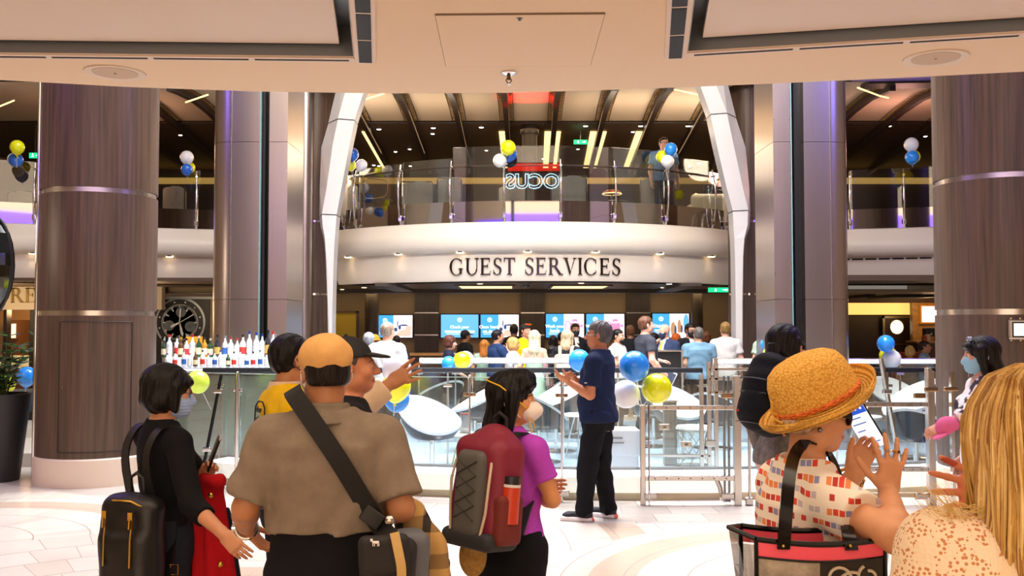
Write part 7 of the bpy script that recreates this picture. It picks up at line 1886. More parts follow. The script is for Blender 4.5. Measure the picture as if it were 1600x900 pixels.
for sx in(-1,1):
    mb=MB(); mb.tube([F(sx*.100,.072,.10),F(sx*.107,.085,.02),F(sx*.100,.085,-.09),F(sx*.085,.09,-.17)],.0055,6); obj('reflective_piping',mb,mat('pipe_cream','#c9b8a0',.5),t,True,smooth=50)
mb=MB(); pz=[F((-1 if k%2 else 1)*.055,.106,.10-.055*k) for k in range(5)]; mb.tube(pz,.0025,5); pz=[F((1 if k%2 else -1)*.055,.107,.10-.055*k) for k in range(5)]; mb.tube(pz,.0025,5); obj('bungee_cord',mb,mat('bungee','#2b2b2b',.6),t,True)
mb=MB(); mb.tube([F(-.03,-.06,.20),F(-.035,-.05,.265),F(0,-.045,.285),F(.035,-.05,.265),F(.03,-.06,.20)],.008,8); obj('grab_handle',mb,M_STRAP,t,True,smooth=50)
for sx in(-1,1):
    mb=MB(); S=h.S['R' if sx<0 else 'L']; pth=[F(sx*.06,-.06,.19)]+[h.l2w(S+V3(-sx*.05,a,b)) for a,b in ((.10,.06),(.04,.085),(-.05,.055),(-.10,-.05),(-.10,-.16),(-.02,-.24))]+[F(sx*.125,-.07,-.17)]
    mb.ribbon(pth,.045,.010,Vector(Rm[:,0])); sp_=obj('shoulder_strap',mb,M_MAR if 0 else M_STRAP,t,True,smooth=50)
b_=thing('water_bottle','orange-banded bottle in the side pocket of the maroon backpack','bottle',F(-.135,0,-.05)); mb=MB(); mb.cyl(F(-.140,.0,-.12),F(-.140,.0,.015),.036,n=20); obj('body',mb,mat('flask_red','#c23a18',.35),b_,True,smooth=40); mb=MB(); mb.cyl(F(-.140,0,.015),F(-.140,0,.025),.0365,n=20); obj('band',mb,M_WHITE,b_,True,smooth=40); mb=MB(); mb.cyl(F(-.140,0,.025),F(-.140,0,.055),.034,n=20); obj('lid',mb,mat('flask_black','#1b1b1d',.4),b_,True,smooth=40)
hg=world_sdf('hat',[('+',ell(at(739,868,3.82),(.055,.05,.085)),0),('+',ell(at(742,840,3.80),(.04,.04,.05)),.03)],mat('tan_quilt','#a9803f',.9,bump=.9,bscale=(70,70,70),var=.2,vscale=(60,60,60)),None,.006); tag(hg,'bunched tan sun hat hanging under the maroon backpack','hat')
mb=MB(); mb.tube([at(742,835,3.80),F(.06,.02,-.20)],.006,6); obj('cord',mb,M_STRAP,hg,True)

# 6 --- man in navy tee by the barrier
YW6=R(248); H6=1.725; L6=(X(934,8.5),8.5,0); w6=lambda px,py,Y: PX(px,py,Y,L6,YW6,H6)
h=Human('grey-haired man in navy tee and glasses standing by the glass barrier',L6,YW6,H6,'m',1.0,belly=.03,arms={
 'L':(w6(922,617,8.32),w6(897,602,8.36),{'u':wdir((-.80,.05,.45),YW6),'n':wdir((.2,.5,.75),YW6),'curl':(.25,.35,.45,.5),'thumb':(.6,.4)}),
 'R':(w6(921,610,8.72),w6(903,596,8.62),{'u':wdir((-.6,-.2,.3),YW6),'n':wdir((.2,-.5,-.6),YW6),'curl':(.9,1.,1.,1.)})},
 legs={'L':((.115,-.06,.48),(.13,-.09,.085),.12),'R':((-.075,.0,.48),(-.10,.06,.085),-.25)},head=(8,-2,0),skin='#bd7a52',h=.008,fine=True); W6=h
h.body(fine_head=.005,fine_hand=.005); h.eyes('#2a1a10','#3a3432'); h.hair('short','#5b5655',g=.013,h=.007,noise=.006,hairline=.07,nape=-.075); h.glasses('#a9a9ad')
tee=h.part('tee',h.top_ops(.016,.845,.72,.066,slw=1.1,loosen=.012,flare=.035),cloth('navy_tee','#17223f',.8),disp=h.wrinkle(.006,8.)); h.part('trousers',h.pants_ops(.018,.95,leg=1.05,hem=.075),M_BLKT,disp=h.wrinkle(.008,9.))
q=h.S['L']+(h.E['L']-h.S['L'])*.62; mb=MB(); mb.box(Vector(h.l2w(q+V3(.072,-.02,0))),(.04,.006,.007)); obj('sleeve_logo',mb,M_WHITE,tee,True)
h.shoes(mat('sneaker_black','#1b1b1f',.7,bump=.2,bscale=(250,250,250)),mat('sneaker_sole','#e6e0dc',.5),.006)
for q in 'LR':
    A_=h.An[q]; f=V3(math.sin(h.Fy[q]),-math.cos(h.Fy[q]),0); b=A_.copy(); b[2]=.018; mb=MB(); mb.tube([b+f*-.07+V3(0,0,.008),b+f*-.075+V3(0,0,.012)],.03,8); h.mbpart('heel_accent',mb,mat('heel_coral','#e0604c',.6))
# 7 --- woman with black backpack and sunglasses
YW7=R(115); H7=1.69; L7=(X(1226,6.0),6.0,0)
h=Human('dark-haired woman in sunglasses with a black backpack, behind the straw hat',L7,YW7,H7,'f',1.12,head=(-14,4,0),skin='#d3987c',h=.009,fine=True); W7=h
h.body(fine_head=.006,fine_hand=.008); h.hair('bob','#15100f',g=.012,h=.008,noise=.004,extra=[('-',rbox((0,0,-.07-.2),(.3,.3,.2),0),.012)]); h.glasses('#101012',mat('sunglass_lens','#101114',.08),.002,1.1)
h.part('sweater',h.top_ops(.02,.84,1.8,.068,slw=1.1),cloth('heather_sweater','#6f6862',.9,.3,120,.35),disp=h.wrinkle(.006,10.)); h.part('trousers',h.pants_ops(.012,.98),cloth('blush_trouser','#cdb5ac')); h.shoes(M_WHITE,M_WHITE)
c,Rm=pack_frame(h,1200,615,5.78,R(0)); F=lambda a,b,d: c+Rm@V3(a,b,d)
d7_=lambda x,y,z: .005*np.sin(19*z+9*x)*np.sin(17*x+13*y+5*z)+.002*np.sin(47*z+30*x+20*y)
M_PB=mat('nylon_black','#0b0b0d',.7,spec=.15,bump=.3,bscale=(60,60,60))
t=thing('backpack','large black nylon backpack on the dark-haired woman, half behind the straw hat','backpack',c-V3(0,0,.24),h.yaw)
world_sdf('main_bag',[('+',ell(F(0,0,-.03),(.20,.135,.23),Rm),0),('+',rbox(F(0,-.02,-.03),(.165,.09,.20),.08,Rm),.04),('+',ell(F(0,-.02,.15),(.14,.09,.10),Rm),.04)],M_PB,t,.009,d7_)
world_sdf('front_pocket',[('+',ell(F(0,.10,-.09),(.15,.07,.13),Rm),0)],M_PB,t,.009,d7_)
for v_ in (.10,.02,-.16):
    mb=MB(); mb.tube([F(x_,.128+.03*(v_<0)-.9*x_*x_ if v_>0 else .165-1.2*x_*x_,v_-.6*x_*x_) for x_ in [-.12+.02*k for k in range(13)]],.004,5); obj('zip',mb,mat('zip_grey','#3c3c40',.4),t,True,smooth=50)
obj('red_badge',MB().box(F(.08,.155,-.10),(.03,.03,.012)),mat('badge_red','#a81e1e',.5),t,True)
mb=MB(); mb.tube([F(-.03,-.05,.22),F(-.03,-.04,.30),F(.03,-.04,.30),F(.03,-.05,.22)],.010,8); obj('grab_handle',mb,M_STRAP,t,True,smooth=50)
for sx in(-1,1):
    mb=MB(); S=h.S['R' if sx<0 else 'L']; pth=[F(sx*.07,-.08,.20)]+[h.l2w(S+V3(-sx*.05,a,b)) for a,b in ((.12,.07),(.03,.095),(-.06,.06),(-.12,-.05),(-.13,-.18),(-.02,-.28))]+[F(sx*.15,-.08,-.18)]
    mb.ribbon(pth,.06,.012,Vector(Rm[:,0])); obj('shoulder_strap',mb,M_PB,t,True,smooth=50)
# 8 --- woman in straw hat with phone and tote
YW8=R(97); H8=1.565; L8=(X(1265,2.6),2.6,0); w8=lambda px,py,Y: PX(px,py,Y,L8,YW8,H8)
SKIN8='#d39870'
h=Human('woman in yellow straw hat and patterned white top, looking at her phone',L8,YW8,H8,'f',1.20,arms={
 'R':(w8(1370,824,2.30),w8(1388,768,2.47),{'u':wdir((.12,.05,1.0),YW8),'n':wdir((-.25,.95,.0),YW8),'curl':(.16,.12,.10,.10),'spread':.34,'thumb':(.9,.5)}),
 'L':(w8(1296,790,2.86),w8(1327,752,2.74),{'u':wdir((.42,.0,.90),YW8),'n':wdir((.1,-.9,.25),YW8),'curl':(.75,.8,.85,.9),'thumb':(.5,.4)})},
 head=(0,3,0),skin=SKIN8,h=.006,fine=True,bust=1.1,hands=('hold','spread'),headscale=.96); W8=h
h.body(fine_head=.0032,fine_hand=.0032); h.eyes(); h.hair('short','#b9a48c',g=.003,h=.005,noise=.001,nape=-.055,extra=[('-',rbox((0,0,.3-.01),(.3,.3,.3),0),.01)])
h.glasses('#2a2420',mat('sunglass_dark','#3a3436',.08,coat=1.),.003,1.25,'dark sunglasses')
def dash_mat():
    m=mat('dash_print','#f1e9dd',.8); n,l,b=nodes(m); tc=n.new('ShaderNodeTexCoord'); sp=n.new('ShaderNodeSeparateXYZ'); l.new(tc.outputs['Object'],sp.inputs[0])
    def M_(op,a,b_=None):
        q=n.new('ShaderNodeMath'); q.operation=op
        for i,v in enumerate((a,b_)):
            if v is None: continue
            if isinstance(v,(int,float)): q.inputs[i].default_value=v
            else: l.new(v,q.inputs[i])
        return q.outputs[0]
    nz=n.new('ShaderNodeTexNoise'); nz.inputs['Scale'].default_value=5; l.new(tc.outputs['Object'],nz.inputs['Vector'])
    z=M_('ADD',M_('MULTIPLY',sp.outputs[2],31.0),M_('MULTIPLY',nz.outputs['Fac'],1.2)); u=M_('ADD',M_('MULTIPLY',M_('ADD',sp.outputs[1],M_('MULTIPLY',sp.outputs[0],.55)),58.0),M_('MULTIPLY',M_('FLOOR',z),.37))
    row=M_('LESS_THAN',M_('FRACT',z),.46); colm=M_('LESS_THAN',M_('FRACT',u),.84); 
    wn=n.new('ShaderNodeTexWhiteNoise'); wn.noise_dimensions='1D'; l.new(M_('ADD',M_('FLOOR',u),M_('MULTIPLY',M_('FLOOR',z),13.7)),wn.inputs['W'])
    r=n.new('ShaderNodeValToRGB'); r.color_ramp.interpolation='CONSTANT'; e=r.color_ramp.elements
    e[0].position=0; e[0].color=(*lin('#d8452f'),1); e[1].position=.24; e[1].color=(*lin('#e8884e'),1)
    for p,c in ((.40,'#8d93c4'),(.58,'#c3bccb'),(.72,'#b8362c'),(.86,'#f1e9dd')):
        x=e.new(p); x.color=(*lin(c),1)
    l.new(wn.outputs['Value'],r.inputs[0]); mx=n.new('ShaderNodeMix'); mx.data_type='RGBA'; l.new(M_('MULTIPLY',row,colm),mx.inputs[0]); mx.inputs[6].default_value=(*lin('#f3ebdf'),1); l.new(r.outputs[0],mx.inputs[7]); l.new(mx.outputs[2],b.inputs['Base Color']); return m
M_DASH=dash_mat()
h.part('blouse',h.top_ops(.014,.86,.50,.072,slw=1.18,loosen=.012),M_DASH,.006,disp=h.wrinkle(.005,11.)); h.part('trousers',h.pants_ops(.012,.98),cloth('white_trouser','#e8e2d8')); h.shoes(M_WHITE,M_WHITE)
mb=MB(); q=h.hp((-.084,.016,-.034)); mb.sphere(q,.0075,12,8); h.mbpart('earring',mb,mat('earring_silver','#8a8f92',.15,1.),smooth=True)
# straw hat
def straw(name,rings):
    m=mat(name,'#e2a233',.75); n,l,b=nodes(m); tc=n.new('ShaderNodeTexCoord')
    vz=n.new('ShaderNodeTexVoronoi'); vz.inputs['Scale'].default_value=150 if not rings else 200; l.new(tc.outputs['Object'],vz.inputs['Vector'])
    r=n.new('ShaderNodeValToRGB'); r.color_ramp.elements[0].color=(*lin('#f8cb66'),1); r.color_ramp.elements[1].color=(*lin('#d0932c'),1); r.color_ramp.elements[1].position=.8; l.new(vz.outputs['Distance'],r.inputs[0])
    bp=n.new('ShaderNodeBump'); bp.inputs['Strength'].default_value=.9; bp.inputs['Distance'].default_value=.004
    if rings:
        wv=n.new('ShaderNodeTexWave'); wv.wave_type='RINGS'; wv.rings_direction='Z'; wv.inputs['Scale'].default_value=38; wv.inputs['Distortion'].default_value=.4; l.new(tc.outputs['Object'],wv.inputs['Vector'])
        mr=n.new('ShaderNodeMapRange'); mr.inputs[3].default_value=.72; mr.inputs[4].default_value=1.08; l.new(wv.outputs['Fac'],mr.inputs[0]); vm=n.new('ShaderNodeVectorMath'); vm.operation='SCALE'; l.new(r.outputs[0],vm.inputs[0]); l.new(mr.outputs[0],vm.inputs[3]); l.new(vm.outputs[0],b.inputs['Base Color']); l.new(wv.outputs['Fac'],bp.inputs['Height'])
    else:
        l.new(r.outputs[0],b.inputs['Base Color']); iv=n.new('ShaderNodeMath'); iv.operation='SUBTRACT'; iv.inputs[0].default_value=1; l.new(vz.outputs['Distance'],iv.inputs[1]); l.new(iv.outputs[0],bp.inputs['Height'])
    l.new(bp.outputs[0],b.inputs['Normal']); return m
hc=at(1279,630,2.61); upv=Vector((-.42,-.12,.90)).normalized(); fx=Vector((1,0,0)); fx=(fx-upv*fx.dot(upv)).normalized(); fy=upv.cross(fx); Q=Matrix((fx,fy,upv)).transposed()
t=thing('straw_hat','yellow woven straw hat with upturned brim on the woman with the phone','hat',hc); t.rotation_mode='QUATERNION'; t.rotation_quaternion=Q.to_quaternion(); XF[t.name]=Matrix.Translation(hc)@Q.to_4x4()
def hatmb(prof,n=64,wav=0.,sx=1.0,sy=1.0,curl=0.):
    mb=MB(); mb.lathe([(a*1.035,b*1.06) for a,b in prof],n,(0,0,0),sx=sx,sy=sy)
    if wav or curl: mb.v=[(x,y,z+(wav*math.sin(2*math.atan2(y,x)+.6)+curl*math.cos(math.atan2(y,x)))*max(0,(math.hypot(x,y)-.1)/.06)) for x,y,z in mb.v]
    return mb
obj('crown',hatmb([(.104,0),(.106,.02),(.103,.055),(.098,.085),(.088,.108),(.070,.122),(.045,.130),(0,.132),(0,.128),(.044,.126),(.068,.118),(.084,.104),(.094,.08),(.099,.05),(.101,.0)],sx=1.09,sy=.92),straw('straw_crown',False),t,smooth=70)
obj('brim',hatmb([(.100,.004),(.118,-.004),(.136,-.010),(.150,-.008),(.160,.004),(.163,.016),(.159,.019),(.154,.010),(.146,-.001),(.134,-.003),(.116,.003),(.100,.010)],wav=.008,sy=.92,curl=.012),straw('straw_brim',True),t,smooth=70)
mb=MB()
for ph in (0,PI): mb.tube([Vector((.1195*math.cos(a),.1025*math.sin(a),.018+.004*math.sin(14*a+ph))) for a in [2*PI*k/160 for k in range(160)]],.0042,6,closed=True)
obj('band',mb,mat('band_orange','#d8702c',.7,var=.3,vscale=(90,90,90)),t,smooth=60)
mb=MB()
for k,(a,b) in enumerate(((.03,.02),(-.01,.05),(.02,-.03),(-.03,-.01))): mb.tube([Vector((-.108,-.02,.016)),Vector((-.128,-.02+a*.6,.02+b*.4)),Vector((-.118,-.02+a,.016+b-.03*(k==2)))],.004,6)
obj('bow',mb,mat('raffia','#e0a83c',.7),t,smooth=60)
# phone in her left hand
c=at(1350,667,2.70); up=Vector((-.52,-.05,.85)).normalized(); sd=Vector((.66,-.62,.30)); sd=(sd-up*sd.dot(up)).normalized(); nn=sd.cross(up); rot=Matrix((sd,up,nn)).transposed()
t=thing('smartphone','smartphone with a bright white and blue screen in the hand of the straw-hat woman','phone',c)
obj('phone_body',MB().box(c-nn*.005,(.068,.140,.009),rot),mat('phone_dark','#1b1c20',.2,.5),t,True,bev=.004)
obj('display',MB().box(c,(.063,.134,.0012),rot),mat('phone_display','#dfeafc',.3,emit='#dfeafc',es=.85),t,True)
obj('title_bar',MB().box(c+up*.054+nn*.0008,(.063,.026,.0012),rot),mat('phone_blue','#1f4fc0',.3,emit='#2456cc',es=.8),t,True)
mb=MB()
for v,w,o_ in ((.030,.03,-.008),(.012,.040,-.006),(-.010,.024,-.012),(-.050,.030,.008)): mb.box(c+up*v+sd*o_+nn*.0009,(w,.0035,.001),rot)
obj('screen_text',mb,mat('phone_text','#5f7fc0',.4,emit='#5f7fc0',es=.5),t,True)
mb=MB()
for o_ in(-.012,.004,.02): mb.box(c+up*.056+sd*o_+nn*.0015,(.006,.006,.001),rot)
obj('icons',mb,mat('phone_icon','#ffffff',.4,emit='#ffffff',es=.8),t,True)
# bracelets and rings
def wrist_ring(h,q,k,r,thick,m,name,label,cat):
    p=h.Wr[q]+(h.E[q]-h.Wr[q])*k; ax=_n(h.Wr[q]-h.E[q]); a=_n(np.cross(ax,(0,.3,1))); b=np.cross(ax,a); t=thing(name,label,cat,h.l2w(p)); mb=MB(); mb.tube([h.l2w(p+(a*math.cos(x)+b*math.sin(x))*r) for x in [2*PI*i/28 for i in range(28)]],thick,6,closed=True); obj('band',mb,m,t,True,smooth=50)
    mb=MB()
    for i in range(10): x=2*PI*i/10; mb.sphere(Vector(h.l2w(p+(a*math.cos(x)+b*math.sin(x))*r)),thick*1.9,8,5)
    obj('beads',mb,m,t,True,smooth=True)
wrist_ring(h,'L',.10,.036,.003,mat('bracelet_gold','#c9a05a',.25,1.),'bracelet','thin gold bracelet nearest the hand holding the bright phone','bracelet')
wrist_ring(h,'L',.19,.038,.003,mat('bracelet_silver','#c8c4bc',.2,1.),'bracelet','silver beaded bracelet below the gold one on the phone wrist','bracelet')
p,u,n_,th=h.palm['R']
for i,(b,lab_) in enumerate(((.009,'silver ring on the middle finger of the straw-hat woman'),(-.011,'dark stone ring on the ring finger of the straw-hat woman'))):
    q=h.Wr['R']+u*.112+th*(b+.006*(.5 if i==0 else -.5)); t=thing('ring',lab_,'ring',h.l2w(q)); mb=MB(); mb.tube([h.l2w(q+(th*math.cos(x)+n_*math.sin(x))*.0105) for x in [2*PI*k/20 for k in range(20)]],.0022,6,closed=True); obj('hoop',mb,M_CHROME if i==0 else M_GOLD,t,True,smooth=50); mb=MB(); mb.sphere(Vector(h.l2w(q-n_*.012)),.004,8,6); obj('stone',mb,mat('stone_%d'%i,'#d8e0e4' if i==0 else '#3a2418',.1),t,True,smooth=True)
# clear tote bag
YT=2.28; zt=Z(842,YT); zb_=zt-.34; xa,xb=X(1178,YT),X(1377,YT); dpt=.15
t=thing('tote_bag','clear plastic tote with pink band and black trim hanging from the straw-hat woman','bag',((xa+xb)/2,YT+dpt/2,zb_))
M_PVC=glass('pvc_clear','#e2ddd6',.12,.08); M_PAT=mat('patent_black','#08080a',.18,spec=.3); M_PINK=mat('tote_pink','#ff5f78',.35)
fl=lambda u,v,y=0: Vector((xa+(xb-xa)*u,YT+y-.012*math.sin(PI*u),zb_+(zt-zb_)*v-.010*math.sin(PI*u)*(v)))
def sheet(u0,u1,v0,v1,y,n=12): 
    mb=MB(); mb.grid([[fl(u0+(u1-u0)*i/n,v0+(v1-v0)*j/4,y) for j in range(5)] for i in range(n+1)]); mb.grid([[fl(u0+(u1-u0)*i/n,v0+(v1-v0)*j/4,y+.002) for j in range(5)] for i in range(n+1)]); return mb
obj('front_sheet',sheet(0,1,0,.88,0),M_PVC,t,True,smooth=60)
obj('pink_band',sheet(0,1,.885,1,-.003),M_PINK,t,True,smooth=60); obj('back_sheet',sheet(0,1,0,.87,dpt),M_PVC,t,True,smooth=60); obj('back_band',sheet(0,1,.885,1,dpt-.001),M_PINK,t,True,smooth=60)
# printed scroll in the lower panel
for cx_,cz,r0,a0,a1 in ((.62,.76,.030,0,5.5),(.72,.70,.035,1,6.5),(.86,.76,.026,2,8),(.55,.35,.022,.5,5),(.93,.66,.03,0,5)):
    mb=MB(); mb.tube([fl(cx_,cz,-.006)+Vector((math.cos(a),0,math.sin(a)))*(r0*(1-.5*(a-a0)/(a1-a0))) for a in [a0+(a1-a0)*k/24 for k in range(25)]],.004,5)
    obj('scroll_print',mb,mat('print_cream','#cfc4b0',.5),t,True)
obj('dark_panel',sheet(.48,1,.25,.87,-.002),mat('tote_black_print','#262220',.4),t,True,smooth=60)
obj('print_field',sheet(0,.48,.25,.87,-.002),mat('tote_grey_print','#a89f92',.4,var=.3,vscale=(26,26,26)),t,True,smooth=60)
for sx,u in ((-1,0),(1,1)):
    g0=fl(u,1,0); g1=fl(u,1,dpt); out=Vector((sx*.048,.0,.012))
    mb=MB(); mid=[(fl(u,v,0)+fl(u,v,dpt))/2+out*v for v in (0,.25,.5,.75,1)]; mb.grid([[fl(u,v,0) for v in (0,.25,.5,.75,1)],mid,[fl(u,v,dpt) for v in (0,.25,.5,.75,1)]]); obj('gusset',mb,M_PVC,t,True,smooth=60)
    mb=MB(); mb.tube([g0,(g0+g1)/2+out,g1],.006,6); mb.tube([fl(u,0,-.002),fl(u,.5,-.003),fl(u,1,-.002)],.0055,6); mb.tube([fl(u,0,dpt),fl(u,1,dpt)],.0055,6); obj('edge_trim',mb,M_PAT,t,True,smooth=50)
mb=MB(); mb.tube([fl(k/12,1,-.002) for k in range(13)],.007,6); mb.tube([fl(k/12,1,dpt) for k in range(13)],.007,6); mb.tube([fl(k/12,.88,-.004) for k in range(13)],.003,6); obj('edge_trim',mb,M_PAT,t,True,smooth=50)
obj('base',MB().bb((xa,YT,zb_-.004),(xb,YT+dpt,zb_+.004)),M_PAT,t,True)
pr=Vector(h.l2w(h.S['R']+V3(.055,0,.0)))
SP=[at(1224,858,YT-.02),at(1226,835,YT-.025),at(1229,790,YT+.0),at(1233,745,YT+.06),at(1240,712,YT+.16),at(1254,692,YT+.25),at(1280,691,YT+.30),at(1300,712,YT+.31),at(1314,760,YT+.27),at(1316,795,YT+.16),at(1326,835,YT-.005),at(1331,860,YT-.02)]
mb=MB(); q_=[Vector(p) for p in SP]
for _ in range(2): q_=[q_[0]]+[x for a,b in zip(q_,q_[1:]) for x in (a*.75+b*.25,a*.25+b*.75)]+[q_[-1]]
mb.ribbon(q_,.030,.006,[Vector((1,.1+1.6*math.exp(-((i/len(q_)-.52)/.14)**2),0)) for i in range(len(q_))]); obj('shoulder_strap',mb,M_PAT,t,True,smooth=50)
for px in (1224,1329):
    q=at(px,853,YT-.026); obj('rivet',MB().sphere(q,(.004,.003,.004),8,6),M_GOLD,t,True)
# things inside: dark pouch
pc=world_sdf('pouch',[('+',ell((xa-.005,YT+.07,zb_+.10),(.055,.05,.11)),0)],mat('pouch_black','#17181a',.4),None,.008); tag(pc,'black pouch inside the left end of the clear tote bag','pouch')
gz=world_sdf('scarf',[('+',ell((xb-.01,YT+.08,zb_+.12),(.05,.05,.09)),0),('+',ell((xb-.05,YT+.07,zb_+.06),(.07,.05,.06)),.03)],mat('scarf_tan','#8d7550',.8),None,.008,dj); tag(gz,'tan cloth bundled inside the right end of the clear tote bag','scarf')

# 9 --- blonde woman at the right edge, from behind
YW9=R(176); H9=1.655; L9=(X(1612,1.62),1.62,0); w9=lambda px,py,Y: PX(px,py,Y,L9,YW9,H9)
h=Human('long-haired blonde woman in cream lace top at the right edge, seen from behind',L9,YW9,H9,'f',1.12,arms={
 'R':((-.235,-.20,1.20),w9(1541,742,1.98),{'u':wdir((-.98,.05,.16),YW9),'n':wdir((0.1,-.97,-.1),YW9),'curl':(.12,.10,.12,.22),'spread':.30,'thumb':(.85,.15)})},neckdrop=.05,head=(4,2,0),skin='#d68660',h=.007,fine=True,hands=('relax','spread')); W9=h
h.body(fine_head=.006,fine_hand=.0035); h.eyes()
M_CRM=cloth('cream_knit','#ecd4b2',.85,.06)
def lace():
    m=mat('lace_cream','#efd9b8',.8); n,l,b=nodes(m); tc=n.new('ShaderNodeTexCoord')
    v=n.new('ShaderNodeTexVoronoi'); v.inputs['Scale'].default_value=140; v.inputs['Randomness'].default_value=.7; l.new(tc.outputs['Object'],v.inputs['Vector'])
    nz=n.new('ShaderNodeTexNoise'); nz.inputs['Scale'].default_value=34; nz.inputs['Detail'].default_value=1; l.new(tc.outputs['Object'],nz.inputs['Vector'])
    def M_(op,a_,b_):
        q=n.new('ShaderNodeMath'); q.operation=op
        for i,x in enumerate((a_,b_)):
            if isinstance(x,(int,float)): q.inputs[i].default_value=x
            else: l.new(x,q.inputs[i])
        return q.outputs[0]
    hole=M_('MULTIPLY',M_('LESS_THAN',v.outputs['Distance'],.40),M_('GREATER_THAN',nz.outputs['Fac'],.455))
    mx=n.new('ShaderNodeMix'); mx.data_type='RGBA'; l.new(hole,mx.inputs[0]); mx.inputs[6].default_value=(*lin('#f3dfc2'),1); mx.inputs[7].default_value=(*lin('#c98a5c'),1); l.new(mx.outputs[2],b.inputs['Base Color'])
    bp=n.new('ShaderNodeBump'); bp.inputs['Strength'].default_value=.5; bp.inputs['Distance'].default_value=.003; l.new(v.outputs['Distance'],bp.inputs['Height']); l.new(bp.outputs[0],b.inputs['Normal']); return m
M_LACE=lace()
h.part('top',h.top_ops(.012,.90,.0,.085),M_CRM,disp=h.wrinkle(.003,12.))
for q in 'LR':
    S=h.S[q]; E=h.E[q]; W_=h.Wr[q]; sg=1 if q=='L' else -1
    o=[('+',cone(h.neck+V3(sg*.052,.0,-.030),S,.050*h.g+.017,.056*h.g+.018),0),('+',cone(S,E,.056*h.g+.019,.048*h.g+.018),.03),('+',cone(E,E+(W_-E)*.6,.046*h.g+.016,.040*h.g+.018),.02),
       ('+',ell(h.shf(V3(sg*.128,.06,1.33)),(.055,.05,.085)),.03),('-',cone(h.neck+V3(0,-.012,0),h.neck+V3(0,-.05,.2),.085,.10),.008)]
    o.append(('-',xf_cut(E+(W_-E)*.6,W_-E,.12),.003)); h.part('lace_sleeve',o,M_LACE,.006)
mb=MB()
mb.tube([h.l2w(h.shf(V3(x,y,z))) for x,y,z in ((.075,.075,1.40),(.082,.105,1.33),(.098,.122,1.25),(.125,.112,1.17))],.0025,5); obj('seam',mb,mat('seam_tan','#c9a67c',.8),h.bodyo,True)
h.part('trousers',h.pants_ops(.012,.98),cloth('sand_trouser','#bfa98c')); h.shoes(M_WHITE,M_WHITE)
# hair: base volume plus many wavy locks
def hair_vol(p): pass
hb=h.hair('long','#a37838',g=.012,length=.27,noise=.006,h=.007)
def blond(name,c1,c2):
    return mat(name,c1,.36,var=.0,col2=c2,vscale=(60,60,4),bump=.35,bscale=(260,260,8))
rng=random.Random(11); tones=[blond('lock_gold','#a5762f','#d9b062'),blond('lock_light','#c39a4e','#ecd08c'),blond('lock_brown','#7d5222','#ad7c38')]
locks=[MB(),MB(),MB()]
ZK=[-.30,-.16,-.05,.02,.08,.125,.146]
def strand(ang,L,ph,wv,fq,tw,rr,z_off,n=18):
    pts=[]
    for k in range(n):
        s_=k/(n-1); z=.145-(.145+L)*s_**1.05; zz=max(z,-.30)
        rx_=np.interp(zz,ZK,[.080,.094,.096,.096,.084,.056,.008]); ry_=np.interp(zz,ZK,[.060,.076,.100,.113,.103,.068,.010]); cy0=np.interp(zz,[-.3,-.1,.05],[.055,.042,.022])
        w_=wv*s_**1.4*math.sin(fq*6.28*s_+ph); w2_=wv*s_**1.4*math.cos(fq*6.28*s_+ph)
        an=ang+tw*s_+w2_*5; q=rr+.004
        pts.append(h.hp(((rx_+q+w_)*math.cos(an),cy0+(ry_+q+w_)*math.sin(an),z+z_off)))
    return [Vector(p) for p in pts]
for g in range(150):
    ang=rng.uniform(-.55,PI+.55); L=rng.uniform(.19,.30)+.06*max(0,math.sin(ang)); ph=rng.uniform(0,6.28); wv=rng.uniform(.006,.018); fq=rng.uniform(.9,1.9); tw=rng.uniform(-.25,.25); rr0=rng.uniform(0,.012); tone=rng.choice((0,0,0,1,1,2,2))
    for k in range(11):
        d=rng.gauss(0,1); p_=strand(ang+.045*rng.gauss(0,1),L*rng.uniform(.93,1.05),ph+.35*d,wv*rng.uniform(.85,1.15),fq,tw+.03*rng.gauss(0,1),rr0+rng.uniform(-.004,.006),rng.uniform(-.003,.003))
        th_=rng.uniform(.0013,.0026); m_=len(p_); locks[tone if rng.random()<.75 else rng.choice((0,1,2))].tube(p_,[th_*(.6+.9*math.sin(PI*min(1,.15+.83*i/(m_-1)))) for i in range(m_)],4)
for mb,m in zip(locks,tones): h.mbpart('hair_locks',mb,m,parent=hb,smooth=80)
mb=MB()
for i in range(60):
    s0=h.hp((.080,.055,-.08-rng.uniform(0,.09))); e_=h.w2l(at(1448+rng.gauss(0,16),766+rng.gauss(0,7),1.60+rng.uniform(-.03,.03))); up_=rng.uniform(-.012,.018); P_=[]
    for k in range(9):
        u_=k/8; p=s0*(1-u_)+e_*u_+V3(0,.012*math.sin(PI*u_),up_*math.sin(PI*u_)-.028*math.sin(PI*u_)+.010*math.sin(2*PI*u_+i)); P_.append(Vector(p))
    mb.tube(P_,[.0011*(1-.85*k/8) for k in range(9)],4)
h.mbpart('hair_wisps',mb,tones[1],parent=hb,smooth=80)

